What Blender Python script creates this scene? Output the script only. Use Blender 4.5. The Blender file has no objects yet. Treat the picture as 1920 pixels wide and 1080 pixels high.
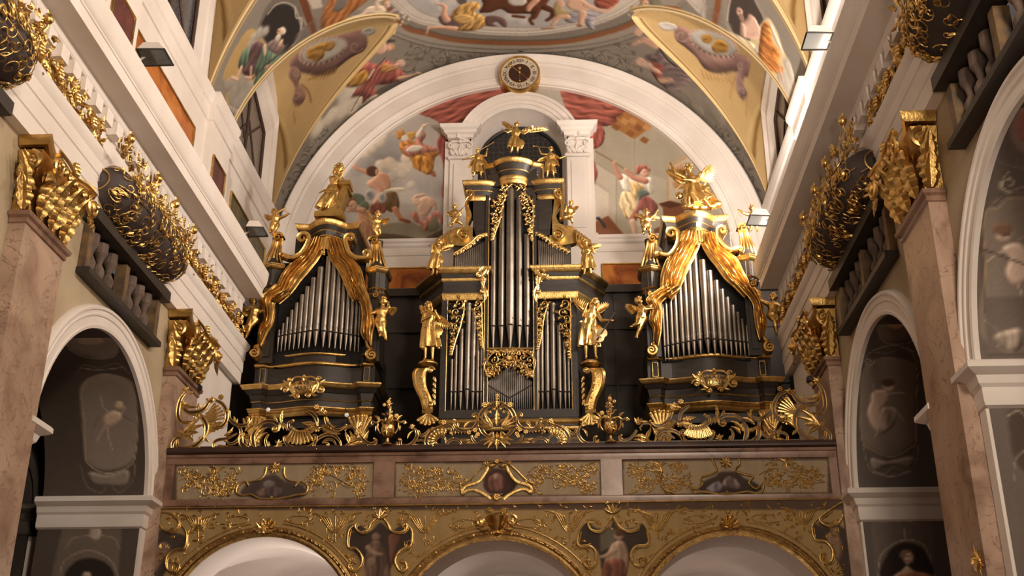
import bpy, bmesh, math, random
import numpy as np
from mathutils import Vector, Matrix
random.seed(7)
rng = np.random.default_rng(7)
PI = math.pi
SC = bpy.context.scene
COL = SC.collection

# ------------------------------------------------------------------ camera
F_PX, PITCH, YAW, ROLL, CAM_X, CAM_Z = 2160.506, 0.40439, -0.0497016, 0.000856, 0.939088, 1.6
_cp, _sp, _cy, _sy = math.cos(PITCH), math.sin(PITCH), math.cos(YAW), math.sin(YAW)
_f = np.array([_sy*_cp, _cy*_cp, _sp]); _r = np.array([_cy, -_sy, 0.0]); _u = np.cross(_r, _f)
_c, _s = math.cos(ROLL), math.sin(ROLL)
CR, CU, CF = _c*_r+_s*_u, -_s*_r+_c*_u, _f
CO = np.array([CAM_X, 0.0, CAM_Z])
cam_data = bpy.data.cameras.new('camera'); cam = bpy.data.objects.new('camera', cam_data); COL.objects.link(cam)
cam_data.sensor_width = 36.0; cam_data.lens = F_PX/1920*36.0
cam_data.clip_start = 0.1; cam_data.clip_end = 200
m3 = Matrix(((CR[0], CU[0], -CF[0]), (CR[1], CU[1], -CF[1]), (CR[2], CU[2], -CF[2])))
cam.matrix_world = Matrix.Translation(Vector(CO)) @ m3.to_4x4()
SC.camera = cam

# ------------------------------------------------------------------ view, world, large lights
SC.view_settings.view_transform = 'Standard'
SC.view_settings.look = 'None'
SC.view_settings.gamma = 1.0
SC.view_settings.use_curve_mapping = False
SC.view_settings.exposure = 0.2
world = bpy.data.worlds.new('world'); SC.world = world; world.use_nodes = True
world.node_tree.nodes['Background'].inputs[0].default_value = (1.0, 0.82, 0.66, 1)
world.node_tree.nodes['Background'].inputs[1].default_value = 0.085

def area_light(name, loc, target, w, h, energy, color, spread=PI):
    d = bpy.data.lights.new(name, 'AREA'); d.shape = 'RECTANGLE'; d.size = w; d.size_y = h
    d.energy = energy; d.color = color; d.spread = spread
    o = bpy.data.objects.new(name, d); COL.objects.link(o); o.location = loc
    o.rotation_euler = (Vector(target)-Vector(loc)).to_track_quat('-Z', 'Y').to_euler()
    return o
WARM = (1.0, 0.86, 0.74)
# floods standing on the right cornice (two of them in view), throwing light up and across the nave
for i, (yy, en) in enumerate(((7.2, 300), (12.1, 320), (16.9, 165))):
    area_light('cornice_flood_beam', (4.42, yy, 10.0), (2.2, yy+1.6, 14.2), 0.35, 0.2, en, WARM)
    area_light('cornice_flood_wash', (4.40, yy+0.3, 9.85), (5.2, yy+1.2, 11.3), 0.3, 0.2, 70, WARM)
    area_light('cornice_flood_throw', (4.30, yy, 10.0), (-4.8, yy+1.5, 10.3), 0.3, 0.2, en*0.36, WARM)
# warm fill lights added out of frame near the camera, for the gilding
area_light('nave_fill', (3.4, 0.5, 8.0), (-1.6, 18.0, 8.4), 1.2, 1.2, 520, (1.0, 0.82, 0.64))
area_light('nave_fill', (2.6, 2.0, 3.6), (-1.5, 16.0, 8.5), 0.9, 0.9, 130, (1.0, 0.80, 0.62))
# lamps hung under the organ loft
area_light('loft_lamp', (-2.4, 15.8, 3.0), (-2.9, 17.3, 5.0), 0.6, 0.6, 28, (1.0, 0.86, 0.76))
area_light('loft_lamp', (2.6, 17.8, 2.6), (3.0, 17.5, 5.0), 0.5, 0.5, 6, (1.0, 0.80, 0.68))

# ------------------------------------------------------------------ projection helpers (a traced point gets its real depth)
def pray(px, py): return (px-960)/F_PX*CR-(py-540)/F_PX*CU+CF
def atY(px, py, Y):
    d = pray(px, py); return CO+d*(Y/d[1])
def atX(px, py, X):
    d = pray(px, py); return CO+d*((X-CO[0])/d[0])
def atZ(px, py, Z):
    d = pray(px, py); return CO+d*((Z-CO[2])/d[2])
def to_px(P):
    d = np.asarray(P, float)-CO; z = d@CF
    return np.stack([960+F_PX*(d@CR)/z, 540-F_PX*(d@CU)/z], -1)

# ------------------------------------------------------------------ materials
def lin(c):
    return tuple(((x/12.92) if x <= 0.04045 else ((x+0.055)/1.055)**2.4) for x in c)
def hexc(h):
    return lin(tuple(int(h[i:i+2], 16)/255 for i in (0, 2, 4)))
MATS = {}
def mat(name, col, rough=0.6, metal=0.0, col2=None, scale=4.0, bump=0.0, bscale=30.0, detail=5.0, lo=0.35, hi=0.7, emit=None, est=0.0, distortion=0.0, stretch=(1, 1, 1), spec=None):
    m = bpy.data.materials.new(name); m.use_nodes = True; nt = m.node_tree; b = nt.nodes['Principled BSDF']
    c = hexc(col) if isinstance(col, str) else col
    b.inputs['Base Color'].default_value = (*c, 1); b.inputs['Roughness'].default_value = rough; b.inputs['Metallic'].default_value = metal
    if spec is not None: b.inputs['Specular IOR Level'].default_value = spec
    tc = nt.nodes.new('ShaderNodeTexCoord'); mp = nt.nodes.new('ShaderNodeMapping'); mp.inputs['Scale'].default_value = stretch
    nt.links.new(tc.outputs['Object'], mp.inputs['Vector'])
    if col2 is not None:
        c2 = hexc(col2) if isinstance(col2, str) else col2
        n = nt.nodes.new('ShaderNodeTexNoise'); n.inputs['Scale'].default_value = scale; n.inputs['Detail'].default_value = detail; n.inputs['Distortion'].default_value = distortion
        nt.links.new(mp.outputs[0], n.inputs['Vector'])
        r = nt.nodes.new('ShaderNodeValToRGB'); r.color_ramp.elements[0].position = lo; r.color_ramp.elements[1].position = hi
        r.color_ramp.elements[0].color = (*c, 1); r.color_ramp.elements[1].color = (*c2, 1)
        nt.links.new(n.outputs['Fac'], r.inputs[0]); nt.links.new(r.outputs[0], b.inputs['Base Color'])
    if bump:
        n2 = nt.nodes.new('ShaderNodeTexNoise'); n2.inputs['Scale'].default_value = bscale; n2.inputs['Detail'].default_value = 4
        nt.links.new(mp.outputs[0], n2.inputs['Vector'])
        bp = nt.nodes.new('ShaderNodeBump'); bp.inputs['Strength'].default_value = bump; bp.inputs['Distance'].default_value = 0.02
        nt.links.new(n2.outputs['Fac'], bp.inputs['Height']); nt.links.new(bp.outputs[0], b.inputs['Normal'])
    if emit: b.inputs['Emission Color'].default_value = (*hexc(emit), 1); b.inputs['Emission Strength'].default_value = est
    MATS[name] = m; return m
def marble(name, base, vein, dark, vscale=1.6, rough=0.35, vamt=1.0):
    m = bpy.data.materials.new(name); m.use_nodes = True; nt = m.node_tree; b = nt.nodes['Principled BSDF']
    b.inputs['Roughness'].default_value = rough
    tc = nt.nodes.new('ShaderNodeTexCoord')
    n = nt.nodes.new('ShaderNodeTexNoise'); n.inputs['Scale'].default_value = vscale; n.inputs['Detail'].default_value = 8; n.inputs['Distortion'].default_value = 1.2
    nt.links.new(tc.outputs['Object'], n.inputs['Vector'])
    r = nt.nodes.new('ShaderNodeValToRGB'); e = r.color_ramp.elements
    e[0].position = 0.30; e[0].color = (*hexc(dark), 1); e[1].position = 0.72; e[1].color = (*hexc(vein), 1)
    x = e.new(0.48); x.color = (*hexc(base), 1)
    nt.links.new(n.outputs['Fac'], r.inputs[0])
    n2 = nt.nodes.new('ShaderNodeTexNoise'); n2.inputs['Scale'].default_value = vscale*1.6; n2.inputs['Detail'].default_value = 6; n2.inputs['Distortion'].default_value = 2.0
    nt.links.new(tc.outputs['Object'], n2.inputs['Vector'])
    r2 = nt.nodes.new('ShaderNodeValToRGB'); e = r2.color_ramp.elements
    e[0].position = 0.485; e[0].color = (0, 0, 0, 1); e[1].position = 0.515; e[1].color = (0, 0, 0, 1); x = e.new(0.5); x.color = (vamt, vamt, vamt, 1)
    nt.links.new(n2.outputs['Fac'], r2.inputs[0])
    mx = nt.nodes.new('ShaderNodeMixRGB'); mx.inputs[2].default_value = (*hexc(dark), 1)
    nt.links.new(r2.outputs[0], mx.inputs[0]); nt.links.new(r.outputs[0], mx.inputs[1]); nt.links.new(mx.outputs[0], b.inputs['Base Color'])
    MATS[name] = m; return m
def vcol_mat(name, rough=0.8, bump=0.15, metal=None):
    m = bpy.data.materials.new(name); m.use_nodes = True; nt = m.node_tree; b = nt.nodes['Principled BSDF']
    a = nt.nodes.new('ShaderNodeAttribute'); a.attribute_name = 'paint'
    b.inputs['Roughness'].default_value = rough; b.inputs['Specular IOR Level'].default_value = 0.2
    nt.links.new(a.outputs['Color'], b.inputs['Base Color'])
    n = nt.nodes.new('ShaderNodeTexNoise'); n.inputs['Scale'].default_value = 9; n.inputs['Detail'].default_value = 6
    tc = nt.nodes.new('ShaderNodeTexCoord'); nt.links.new(tc.outputs['Object'], n.inputs['Vector'])
    bp = nt.nodes.new('ShaderNodeBump'); bp.inputs['Strength'].default_value = bump; bp.inputs['Distance'].default_value = 0.02
    nt.links.new(n.outputs['Fac'], bp.inputs['Height']); nt.links.new(bp.outputs[0], b.inputs['Normal'])
    MATS[name] = m; return m
WHITE = mat('white_plaster', 'E9E1DA', 0.7, col2='DDD3CA', scale=1.2, bump=0.05, bscale=14)
STUCCO = mat('beige_plaster', 'B8A78C', 0.85, col2='9C8A6C', scale=0.9, bump=0.12, bscale=8)
GREYP = mat('grey_painted_plaster', '5E5750', 0.85, col2='4A433E', scale=2.0)
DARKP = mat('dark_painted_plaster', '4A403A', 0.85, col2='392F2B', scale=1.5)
PINKM = marble('pink_marble', 'A98E7C', 'C0A692', '806454', 1.5, 0.3)
PINKM2 = marble('brown_marble', '8A6A58', '9C7E6C', '5A4034', 2.4, 0.3, 0.5)
ORANGEM = marble('orange_marble', 'A85A1C', 'CC8434', '6E2E0E', 1.7, 0.35, 0.3)
PURPM = marble('purple_marble', '5A2C2A', '7A4038', '3A1A18', 3.0, 0.4)
GREENM = marble('green_marble', '4E4A2C', '7C6630', '2C3424', 2.6, 0.4, 0.5)
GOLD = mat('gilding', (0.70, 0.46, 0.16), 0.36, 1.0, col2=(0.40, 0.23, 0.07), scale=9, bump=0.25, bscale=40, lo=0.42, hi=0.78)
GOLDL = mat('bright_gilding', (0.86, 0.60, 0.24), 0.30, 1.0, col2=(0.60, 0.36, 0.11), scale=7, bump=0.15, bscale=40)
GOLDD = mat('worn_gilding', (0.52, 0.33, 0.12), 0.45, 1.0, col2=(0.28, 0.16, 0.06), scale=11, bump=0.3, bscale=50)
BLACK = mat('black_stained_wood', (0.018, 0.013, 0.010), 0.45, col2=(0.034, 0.025, 0.018), scale=5, bump=0.04, stretch=(1, 1, 6))
WOOD = mat('dark_panel_wood', (0.040, 0.028, 0.020), 0.55, col2=(0.032, 0.023, 0.018), scale=3, bump=0.05, stretch=(1, 1, 5))
BROWN = mat('brown_ledge_wood', (0.055, 0.024, 0.015), 0.4, col2=(0.03, 0.014, 0.010), scale=3)
TIN = mat('organ_pipe_tin', (0.27, 0.235, 0.20), 0.40, 1.0, col2=(0.17, 0.145, 0.12), scale=3, bump=0.03)
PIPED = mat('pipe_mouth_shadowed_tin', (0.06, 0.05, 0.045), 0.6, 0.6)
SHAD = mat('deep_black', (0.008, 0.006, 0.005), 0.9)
IRON = mat('dark_iron', (0.03, 0.027, 0.025), 0.5, 0.6)
GLASSD = mat('dark_leaded_glass', (0.05, 0.05, 0.06), 0.25, col2=(0.10, 0.10, 0.11), scale=40, lo=0.45, hi=0.6)
IVORY = mat('ivory', 'E8D9B8', 0.5)
FRESCO = vcol_mat('fresco')

# ------------------------------------------------------------------ object helpers
def link(name, me, m=None, parent=None, smooth=True, loc=None):
    o = bpy.data.objects.new(name, me); COL.objects.link(o)
    if m is not None: me.materials.append(m)
    if smooth and len(me.polygons): me.polygons.foreach_set('use_smooth', [True]*len(me.polygons))
    if parent is not None: o.parent = parent; o.matrix_parent_inverse = Matrix.Translation(-parent.location) if parent.type == 'EMPTY' and parent.rotation_euler[:] == (0, 0, 0) else parent.matrix_world.inverted()
    return o
def tag(o, label=None, cat=None, group=None, kind=None):
    if label: o['label'] = label
    if cat: o['category'] = cat
    if group: o['group'] = group
    if kind: o['kind'] = kind
    return o
def thing(name, label, cat, loc=(0, 0, 0), group=None):
    o = bpy.data.objects.new(name, None); COL.objects.link(o); o.location = loc; o.empty_display_size = 0.1
    return tag(o, label, cat, group)
def autosmooth(me, ang=0.6):
    try: me.set_sharp_from_angle(angle=ang)
    except Exception: pass

class MB:
    """collects quads and triangles, then becomes one mesh object"""
    def __init__(s): s.v = []; s.f = []
    def add(s, vs, fs):
        k = len(s.v); s.v += [tuple(map(float, q)) for q in vs]; s.f += [tuple(i+k for i in q) for q in fs]
    def grid(s, P, cu=False, cv=False):
        P = np.asarray(P, float); a, b = P.shape[:2]; k = len(s.v)
        s.v += [tuple(q) for q in P.reshape(-1, 3)]
        for i in range(a if cu else a-1):
            for j in range(b if cv else b-1):
                i2, j2 = (i+1) % a, (j+1) % b
                s.f.append((k+i*b+j, k+i2*b+j, k+i2*b+j2, k+i*b+j2))
    def box(s, a, b):
        x0, y0, z0 = a; x1, y1, z1 = b
        s.add([(x0, y0, z0), (x1, y0, z0), (x1, y1, z0), (x0, y1, z0), (x0, y0, z1), (x1, y0, z1), (x1, y1, z1), (x0, y1, z1)],
              [(0, 3, 2, 1), (4, 5, 6, 7), (0, 1, 5, 4), (1, 2, 6, 5), (2, 3, 7, 6), (3, 0, 4, 7)])
    def prism(s, poly, d):
        """poly: list of 3D points; d: extrusion vector"""
        n = len(poly); d = np.asarray(d, float); P = [np.asarray(q, float) for q in poly]
        s.add(P+[q+d for q in P], [tuple(range(n-1, -1, -1)), tuple(range(n, 2*n))]+[(i, (i+1) % n, n+(i+1) % n, n+i) for i in range(n)])
    def tube(s, pts, rad, n=8, flat=None, fax=None, closed=False):
        """tapered tube; flat scales the section along axis fax"""
        P = np.asarray(pts, float); m = len(P)
        if np.isscalar(rad): rad = [rad]*m
        T = np.gradient(P, axis=0)
        if closed: T = np.roll(P, -1, 0)-np.roll(P, 1, 0)
        T /= np.linalg.norm(T, axis=1)[:, None]+1e-12
        rings = []; ref = None
        for i in range(m):
            t = T[i]
            if fax is not None:
                a = np.asarray(fax, float); a = a-t*(a@t)
                if np.linalg.norm(a) < 1e-4: a = np.array([1., 0, 0])-t*t[0]
            elif ref is None:
                a = np.array([0, 0, 1.])-t*t[2]
                if np.linalg.norm(a) < 0.1: a = np.array([0, 1., 0])-t*t[1]
            else: a = ref-t*(ref@t)
            a /= np.linalg.norm(a)+1e-12; ref = a; b = np.cross(t, a)
            fl = 1.0 if flat is None else flat
            rings.append([P[i]+rad[i]*(math.cos(q)*a*fl+math.sin(q)*b) for q in np.arange(n)*2*PI/n])
        k = len(s.v)
        s.grid(rings, cu=closed, cv=True)
        if not closed:
            s.f.append(tuple(k+j for j in range(n-1, -1, -1))); s.f.append(tuple(k+(m-1)*n+j for j in range(n)))
    def lathe(s, c, prof, n=24, a0=0, a1=2*PI, axis=(0, 0, 1), xa=(1, 0, 0)):
        """prof: (radius, height)"""
        ax = np.asarray(axis, float); xa = np.asarray(xa, float); ya = np.cross(ax, xa); c = np.asarray(c, float)
        full = abs(a1-a0-2*PI) < 1e-6
        A = np.linspace(a0, a1, n+(0 if full else 1), endpoint=not full)
        s.grid([[c+ax*h+r_*(math.cos(t)*xa+math.sin(t)*ya) for r_, h in prof] for t in A], cu=full)
    def ball(s, c, r, n=10, m=7, sc=(1, 1, 1), M=None):
        c = np.asarray(c, float); rows = []
        for i in range(m+1):
            ph = PI*i/m
            row = []
            for j in range(n):
                th = 2*PI*j/n
                q = np.array([math.sin(ph)*math.cos(th)*sc[0], math.sin(ph)*math.sin(th)*sc[1], math.cos(ph)*sc[2]])*r
                if M is not None: q = M@q
                row.append(c+q)
            rows.append(row)
        s.grid(rows, cv=True)
    def sweep(s, prof, path, side=1, caps=True):
        """prof: (out, z); path: horizontal (x, y) polyline, mitred; out is to the left of travel for side=1"""
        P = [np.array(q, float) for q in path]; n = len(P); rings = []
        for i in range(n):
            d0 = (P[i]-P[i-1]) if i > 0 else None; d1 = (P[i+1]-P[i]) if i < n-1 else None
            nn = []
            for d in (d0, d1):
                if d is not None: d = d/np.linalg.norm(d); nn.append(np.array([-d[1], d[0]])*side)
            if len(nn) == 2:
                b = nn[0]+nn[1]; b /= np.linalg.norm(b); k = 1/max(0.3, b@nn[0])
            else: b = nn[0]; k = 1
            rings.append([(P[i][0]+b[0]*k*o, P[i][1]+b[1]*k*o, z) for o, z in prof])
        k0 = len(s.v); s.grid(rings)
        if caps:
            m = len(prof); s.f.append(tuple(k0+j for j in range(m))); s.f.append(tuple(k0+(n-1)*m+j for j in range(m-1, -1, -1)))
    def ring(s, prof, c, U, V, N, a0, a1, n=48, caps=True):
        """prof: (radius, out) swept about centre c in the plane U,V with out along N"""
        c, U, V, N = [np.asarray(q, float) for q in (c, U, V, N)]
        k0 = len(s.v)
        s.grid([[c+r_*(math.cos(t)*U+math.sin(t)*V)+o*N for r_, o in prof] for t in np.linspace(a0, a1, n+1)])
        if caps:
            m = len(prof); s.f.append(tuple(k0+j for j in range(m))); s.f.append(tuple(k0+n*m+j for j in range(m-1, -1, -1)))
    def build(s, name, m=None, parent=None, smooth=True, ang=0.6, fixn=True):
        me = bpy.data.meshes.new(name); me.from_pydata(s.v, [], s.f); me.update()
        if fixn:
            b = bmesh.new(); b.from_mesh(me); bmesh.ops.remove_doubles(b, verts=b.verts, dist=1e-5); bmesh.ops.recalc_face_normals(b, faces=b.faces); b.to_mesh(me); b.free()
        o = link(name, me, m, parent, smooth)
        if smooth: autosmooth(me, ang)
        return o
def structure(name, mb, m, smooth=True, ang=0.6):
    o = mb.build(name, m, None, smooth, ang); o['kind'] = 'structure'; return o
def catmull(P, n=8, closed=False):
    P = np.asarray(P, float); m = len(P); out = []
    rngi = range(m if closed else m-1)
    for i in rngi:
        p0 = P[(i-1) % m] if (closed or i > 0) else 2*P[0]-P[1]
        p1 = P[i]; p2 = P[(i+1) % m]
        p3 = P[(i+2) % m] if (closed or i+2 < m) else 2*P[-1]-P[-2]
        for t in np.arange(n)/n:
            out.append(0.5*((2*p1)+(-p0+p2)*t+(2*p0-5*p1+4*p2-p3)*t*t+(-p0+3*p1-3*p2+p3)*t**3))
    if not closed: out.append(P[-1])
    return np.array(out)

# ================================================================== ROOM SHELL
WX = 4.65                      # nave wall plane
PX = 4.47                      # pilaster front plane
ACY = (13.03, 8.20, 3.37); AR = 1.74; ASP = 4.88
YEND = 18.05
b = MB(); b.box((-9.0, -4, -0.1), (9.0, 24, 0)); structure('floor', b, PINKM2)
def gap_list():                # oratory openings below the entablature
    return [(cy-1.25, cy+1.25) for cy in ACY]
for sx, side in ((-1, 'left'), (1, 'right')):
    b = MB(); X = sx*WX
    ys = sorted(ACY); edges = [-3.0]
    for cy in ys:
        # piers beside and spandrels above every arch
        pts = [(cy-AR, 0.0)]+[(cy-AR*math.cos(t), ASP+AR*math.sin(t)) for t in np.linspace(0, PI, 41)]+[(cy+AR, 0.0)]
        top = 7.0
        k = len(b.v)
        row0 = [(X, y, z) for y, z in pts[1:-1]]; row1 = [(X, y, top) for y, z in pts[1:-1]]
        b.grid([row0, row1])
        b.add([(X, edges[-1], 0), (X, cy-AR, 0), (X, cy-AR, top), (X, edges[-1], top)], [(0, 1, 2, 3)])
        edges.append(cy+AR)
    b.add([(X, edges[-1], 0), (X, YEND, 0), (X, YEND, top), (X, edges[-1], top)], [(0, 1, 2, 3)])
    # strip above, with the oratory openings left free
    y0 = -3.0
    for cy in ys:
        g0, g1 = cy-1.15, cy+1.15
        b.add([(X, y0, 7.0), (X, g0, 7.0), (X, g0, 7.8), (X, y0, 7.8)], [(0, 1, 2, 3)]); y0 = g1
        b.box((min(X, X+sx*0.5), g0-0.001, 6.99), (max(X, X+sx*0.5), g0, 7.8)); b.box((min(X, X+sx*0.5), g1, 6.99), (max(X, X+sx*0.5), g1+0.001, 7.8))
        b.box((min(X, X+sx*0.5), g0, 6.98), (max(X, X+sx*0.5), g1, 6.99))
    b.add([(X, y0, 7.0), (X, YEND, 7.0), (X, YEND, 7.8), (X, y0, 7.8)], [(0, 1, 2, 3)])
    b.add([(X, -3, 7.8), (X, YEND, 7.8), (X, YEND, 8.45), (X, -3, 8.45)], [(0, 1, 2, 3)])
    # end return towards the organ recess
    b.add([(X, YEND, 0), (sx*5.9, YEND, 0), (sx*5.9, YEND, 9.7), (X, YEND, 9.7)], [(0, 1, 2, 3)])
    structure('wall_'+side, b, STUCCO, smooth=False)
    b = MB(); x0, x1 = sorted((sx*(WX-0.012), sx*(WX-0.002))); b.box((x0, 15.95, 0), (x1, YEND, 7.72)); structure('wall_white_pier_'+side, b, WHITE, False)
    # dark back of the oratory openings
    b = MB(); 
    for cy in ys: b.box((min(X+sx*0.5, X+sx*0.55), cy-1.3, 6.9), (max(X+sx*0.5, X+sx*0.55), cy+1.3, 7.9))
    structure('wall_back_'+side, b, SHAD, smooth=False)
    # side wall of the organ recess
    b = MB(); b.add([(sx*5.2, YEND, 4.6), (sx*5.2, 22.0, 4.6), (sx*5.2, 22.0, 10.0), (sx*5.2, YEND, 10.0)], [(0, 1, 2, 3)])
    structure('wall_recess_'+side, b, WOOD, smooth=False)

# archivolts, jamb strips and imposts
n_trim = [0]; DENT = 0.33
def trim(mb, m=WHITE, smooth=True, ang=0.5):
    n_trim[0] += 1; return structure('trim_%d' % n_trim[0], mb, m, smooth, ang)
ARCHIV = [(AR, 0.0), (AR, 0.05), (AR+0.035, 0.06), (AR+0.045, 0.045), (AR+0.14, 0.05), (AR+0.15, 0.065), (AR+0.17, 0.07), (AR+0.18, 0.06), (AR+0.215, 0.065), (AR+0.225, 0.085), (AR+0.25, 0.09), (AR+0.27, 0.07), (AR+0.285, 0.02), (AR+0.285, 0.0)]
IMP = [(0, 4.62), (0.04, 4.64), (0.05, 4.69), (0.05, 4.80), (0.08, 4.83), (0.10, 4.90), (0.16, 4.93), (0.19, 4.95), (0.19, 5.0), (0.17, 5.02), (0, 5.03)]
for sx in (-1, 1):
    for cy in ACY:
        b = MB(); b.ring(ARCHIV, (sx*WX, cy, ASP), (0, 1, 0), (0, 0, 1), (-sx, 0, 0), 0, PI, 56)
        for s2 in (-1, 1):
            y0, y1 = sorted((cy+s2*AR, cy+s2*(AR+0.16)))
            x0, x1 = sorted((sx*(WX-0.03), sx*(WX+0.001)))
            b.box((x0, y0, 0), (x1, y1, 4.62))
        trim(b)
        for s2 in (-1, 1):
            yj = cy+s2*AR; yo = yj+s2*0.30
            b = MB()
            # along the jamb, round the corner, then along the wall as far as the pilaster
            path = [(sx*6.02, yj+s2*0.0), (sx*WX, yj), (sx*WX, yo)]
            b.sweep(IMP, path, side=(1 if (sx*s2 > 0) else -1))
            trim(b)
# ---- entablature
ARCHI = [(0.0, 7.72), (0.12, 7.72), (0.12, 7.92), (0.135, 7.93), (0.135, 8.14), (0.15, 8.15), (0.155, 8.30), (0.19, 8.35), (0.205, 8.40), (0.205, 8.43), (0.0, 8.43)]
CORN = [(0.0, 8.43), (0.04, 8.43), (0.04, 8.85), (0.06, 8.86), (0.06, 9.02), (0.14, 9.03), (0.16, 9.05), (0.175, 9.10), (0.165, 9.125), (0.17, 9.13),
        (0.46, 9.13), (0.46, 9.28), (0.475, 9.285), (0.475, 9.31), (0.49, 9.32), (0.515, 9.36), (0.525, 9.42), (0.535, 9.47), (0.54, 9.53), (0.54, 9.58), (0.53, 9.60), (0.0, 9.62), (-0.62, 9.66)]
for sx, side in ((-1, 'left'), (1, 'right')):
    sd = -1 if sx < 0 else 1
    b = MB(); b.sweep(CORN, [(sx*WX, -3), (sx*WX, 17.80)], side=sd, caps=True)
    structure('trim_cornice_'+side, b, WHITE, True, 0.45)
    segs = [(-3.0, 2.2), (4.65, 7.05), (9.5, 11.92), (14.32, YEND)]
    for a, c in segs:
        b = MB(); b.sweep(ARCHI, [(sx*WX+sx*0.3, a), (sx*WX, a), (sx*WX, c), (sx*WX+sx*0.3, c)], side=sd); trim(b)
    b = MB(); yy = 3.0
    while yy < 17.7:
        x0, x1 = sorted((sx*(WX-0.05), sx*(WX-0.17))); b.box((x0, yy, 8.84), (x1, yy+0.19, 9.02)); yy += DENT
    structure('trim_dentils_'+side, b, WHITE, False)
    # attic wall above the cornice
    XA = 5.2
    b = MB(); b.add([(sx*XA, -3, 9.5), (sx*XA, 22.0, 9.5), (sx*XA, 22.0, 12.7), (sx*XA, -3, 12.7)], [(0, 1, 2, 3)])
    for pc in (17.5, 12.9, 8.3):
        x0, x1 = sorted((sx*(XA-0.10), sx*XA)); b.box((x0, pc-0.55, 9.5), (x1, pc+0.55, 12.65))
    structure('wall_attic_'+side, b, WHITE, False)
    STR = [(0, 12.12), (0.03, 12.13), (0.04, 12.2), (0.03, 12.24), (0.03, 12.40), (0.07, 12.43), (0.10, 12.50), (0.12, 12.56), (0.12, 12.64), (0, 12.68)]
    path = [(sx*XA, -3)]
    for pc in (8.3, 12.9, 17.5):
        path += [(sx*XA, pc-0.55), (sx*(XA-0.10), pc-0.55), (sx*(XA-0.10), pc+0.55), (sx*XA, pc+0.55)]
    path += [(sx*XA, 21.75)]
    b = MB(); b.sweep(STR, path, side=sd); structure('trim_string_'+side, b, WHITE, True, 0.5)

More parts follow.
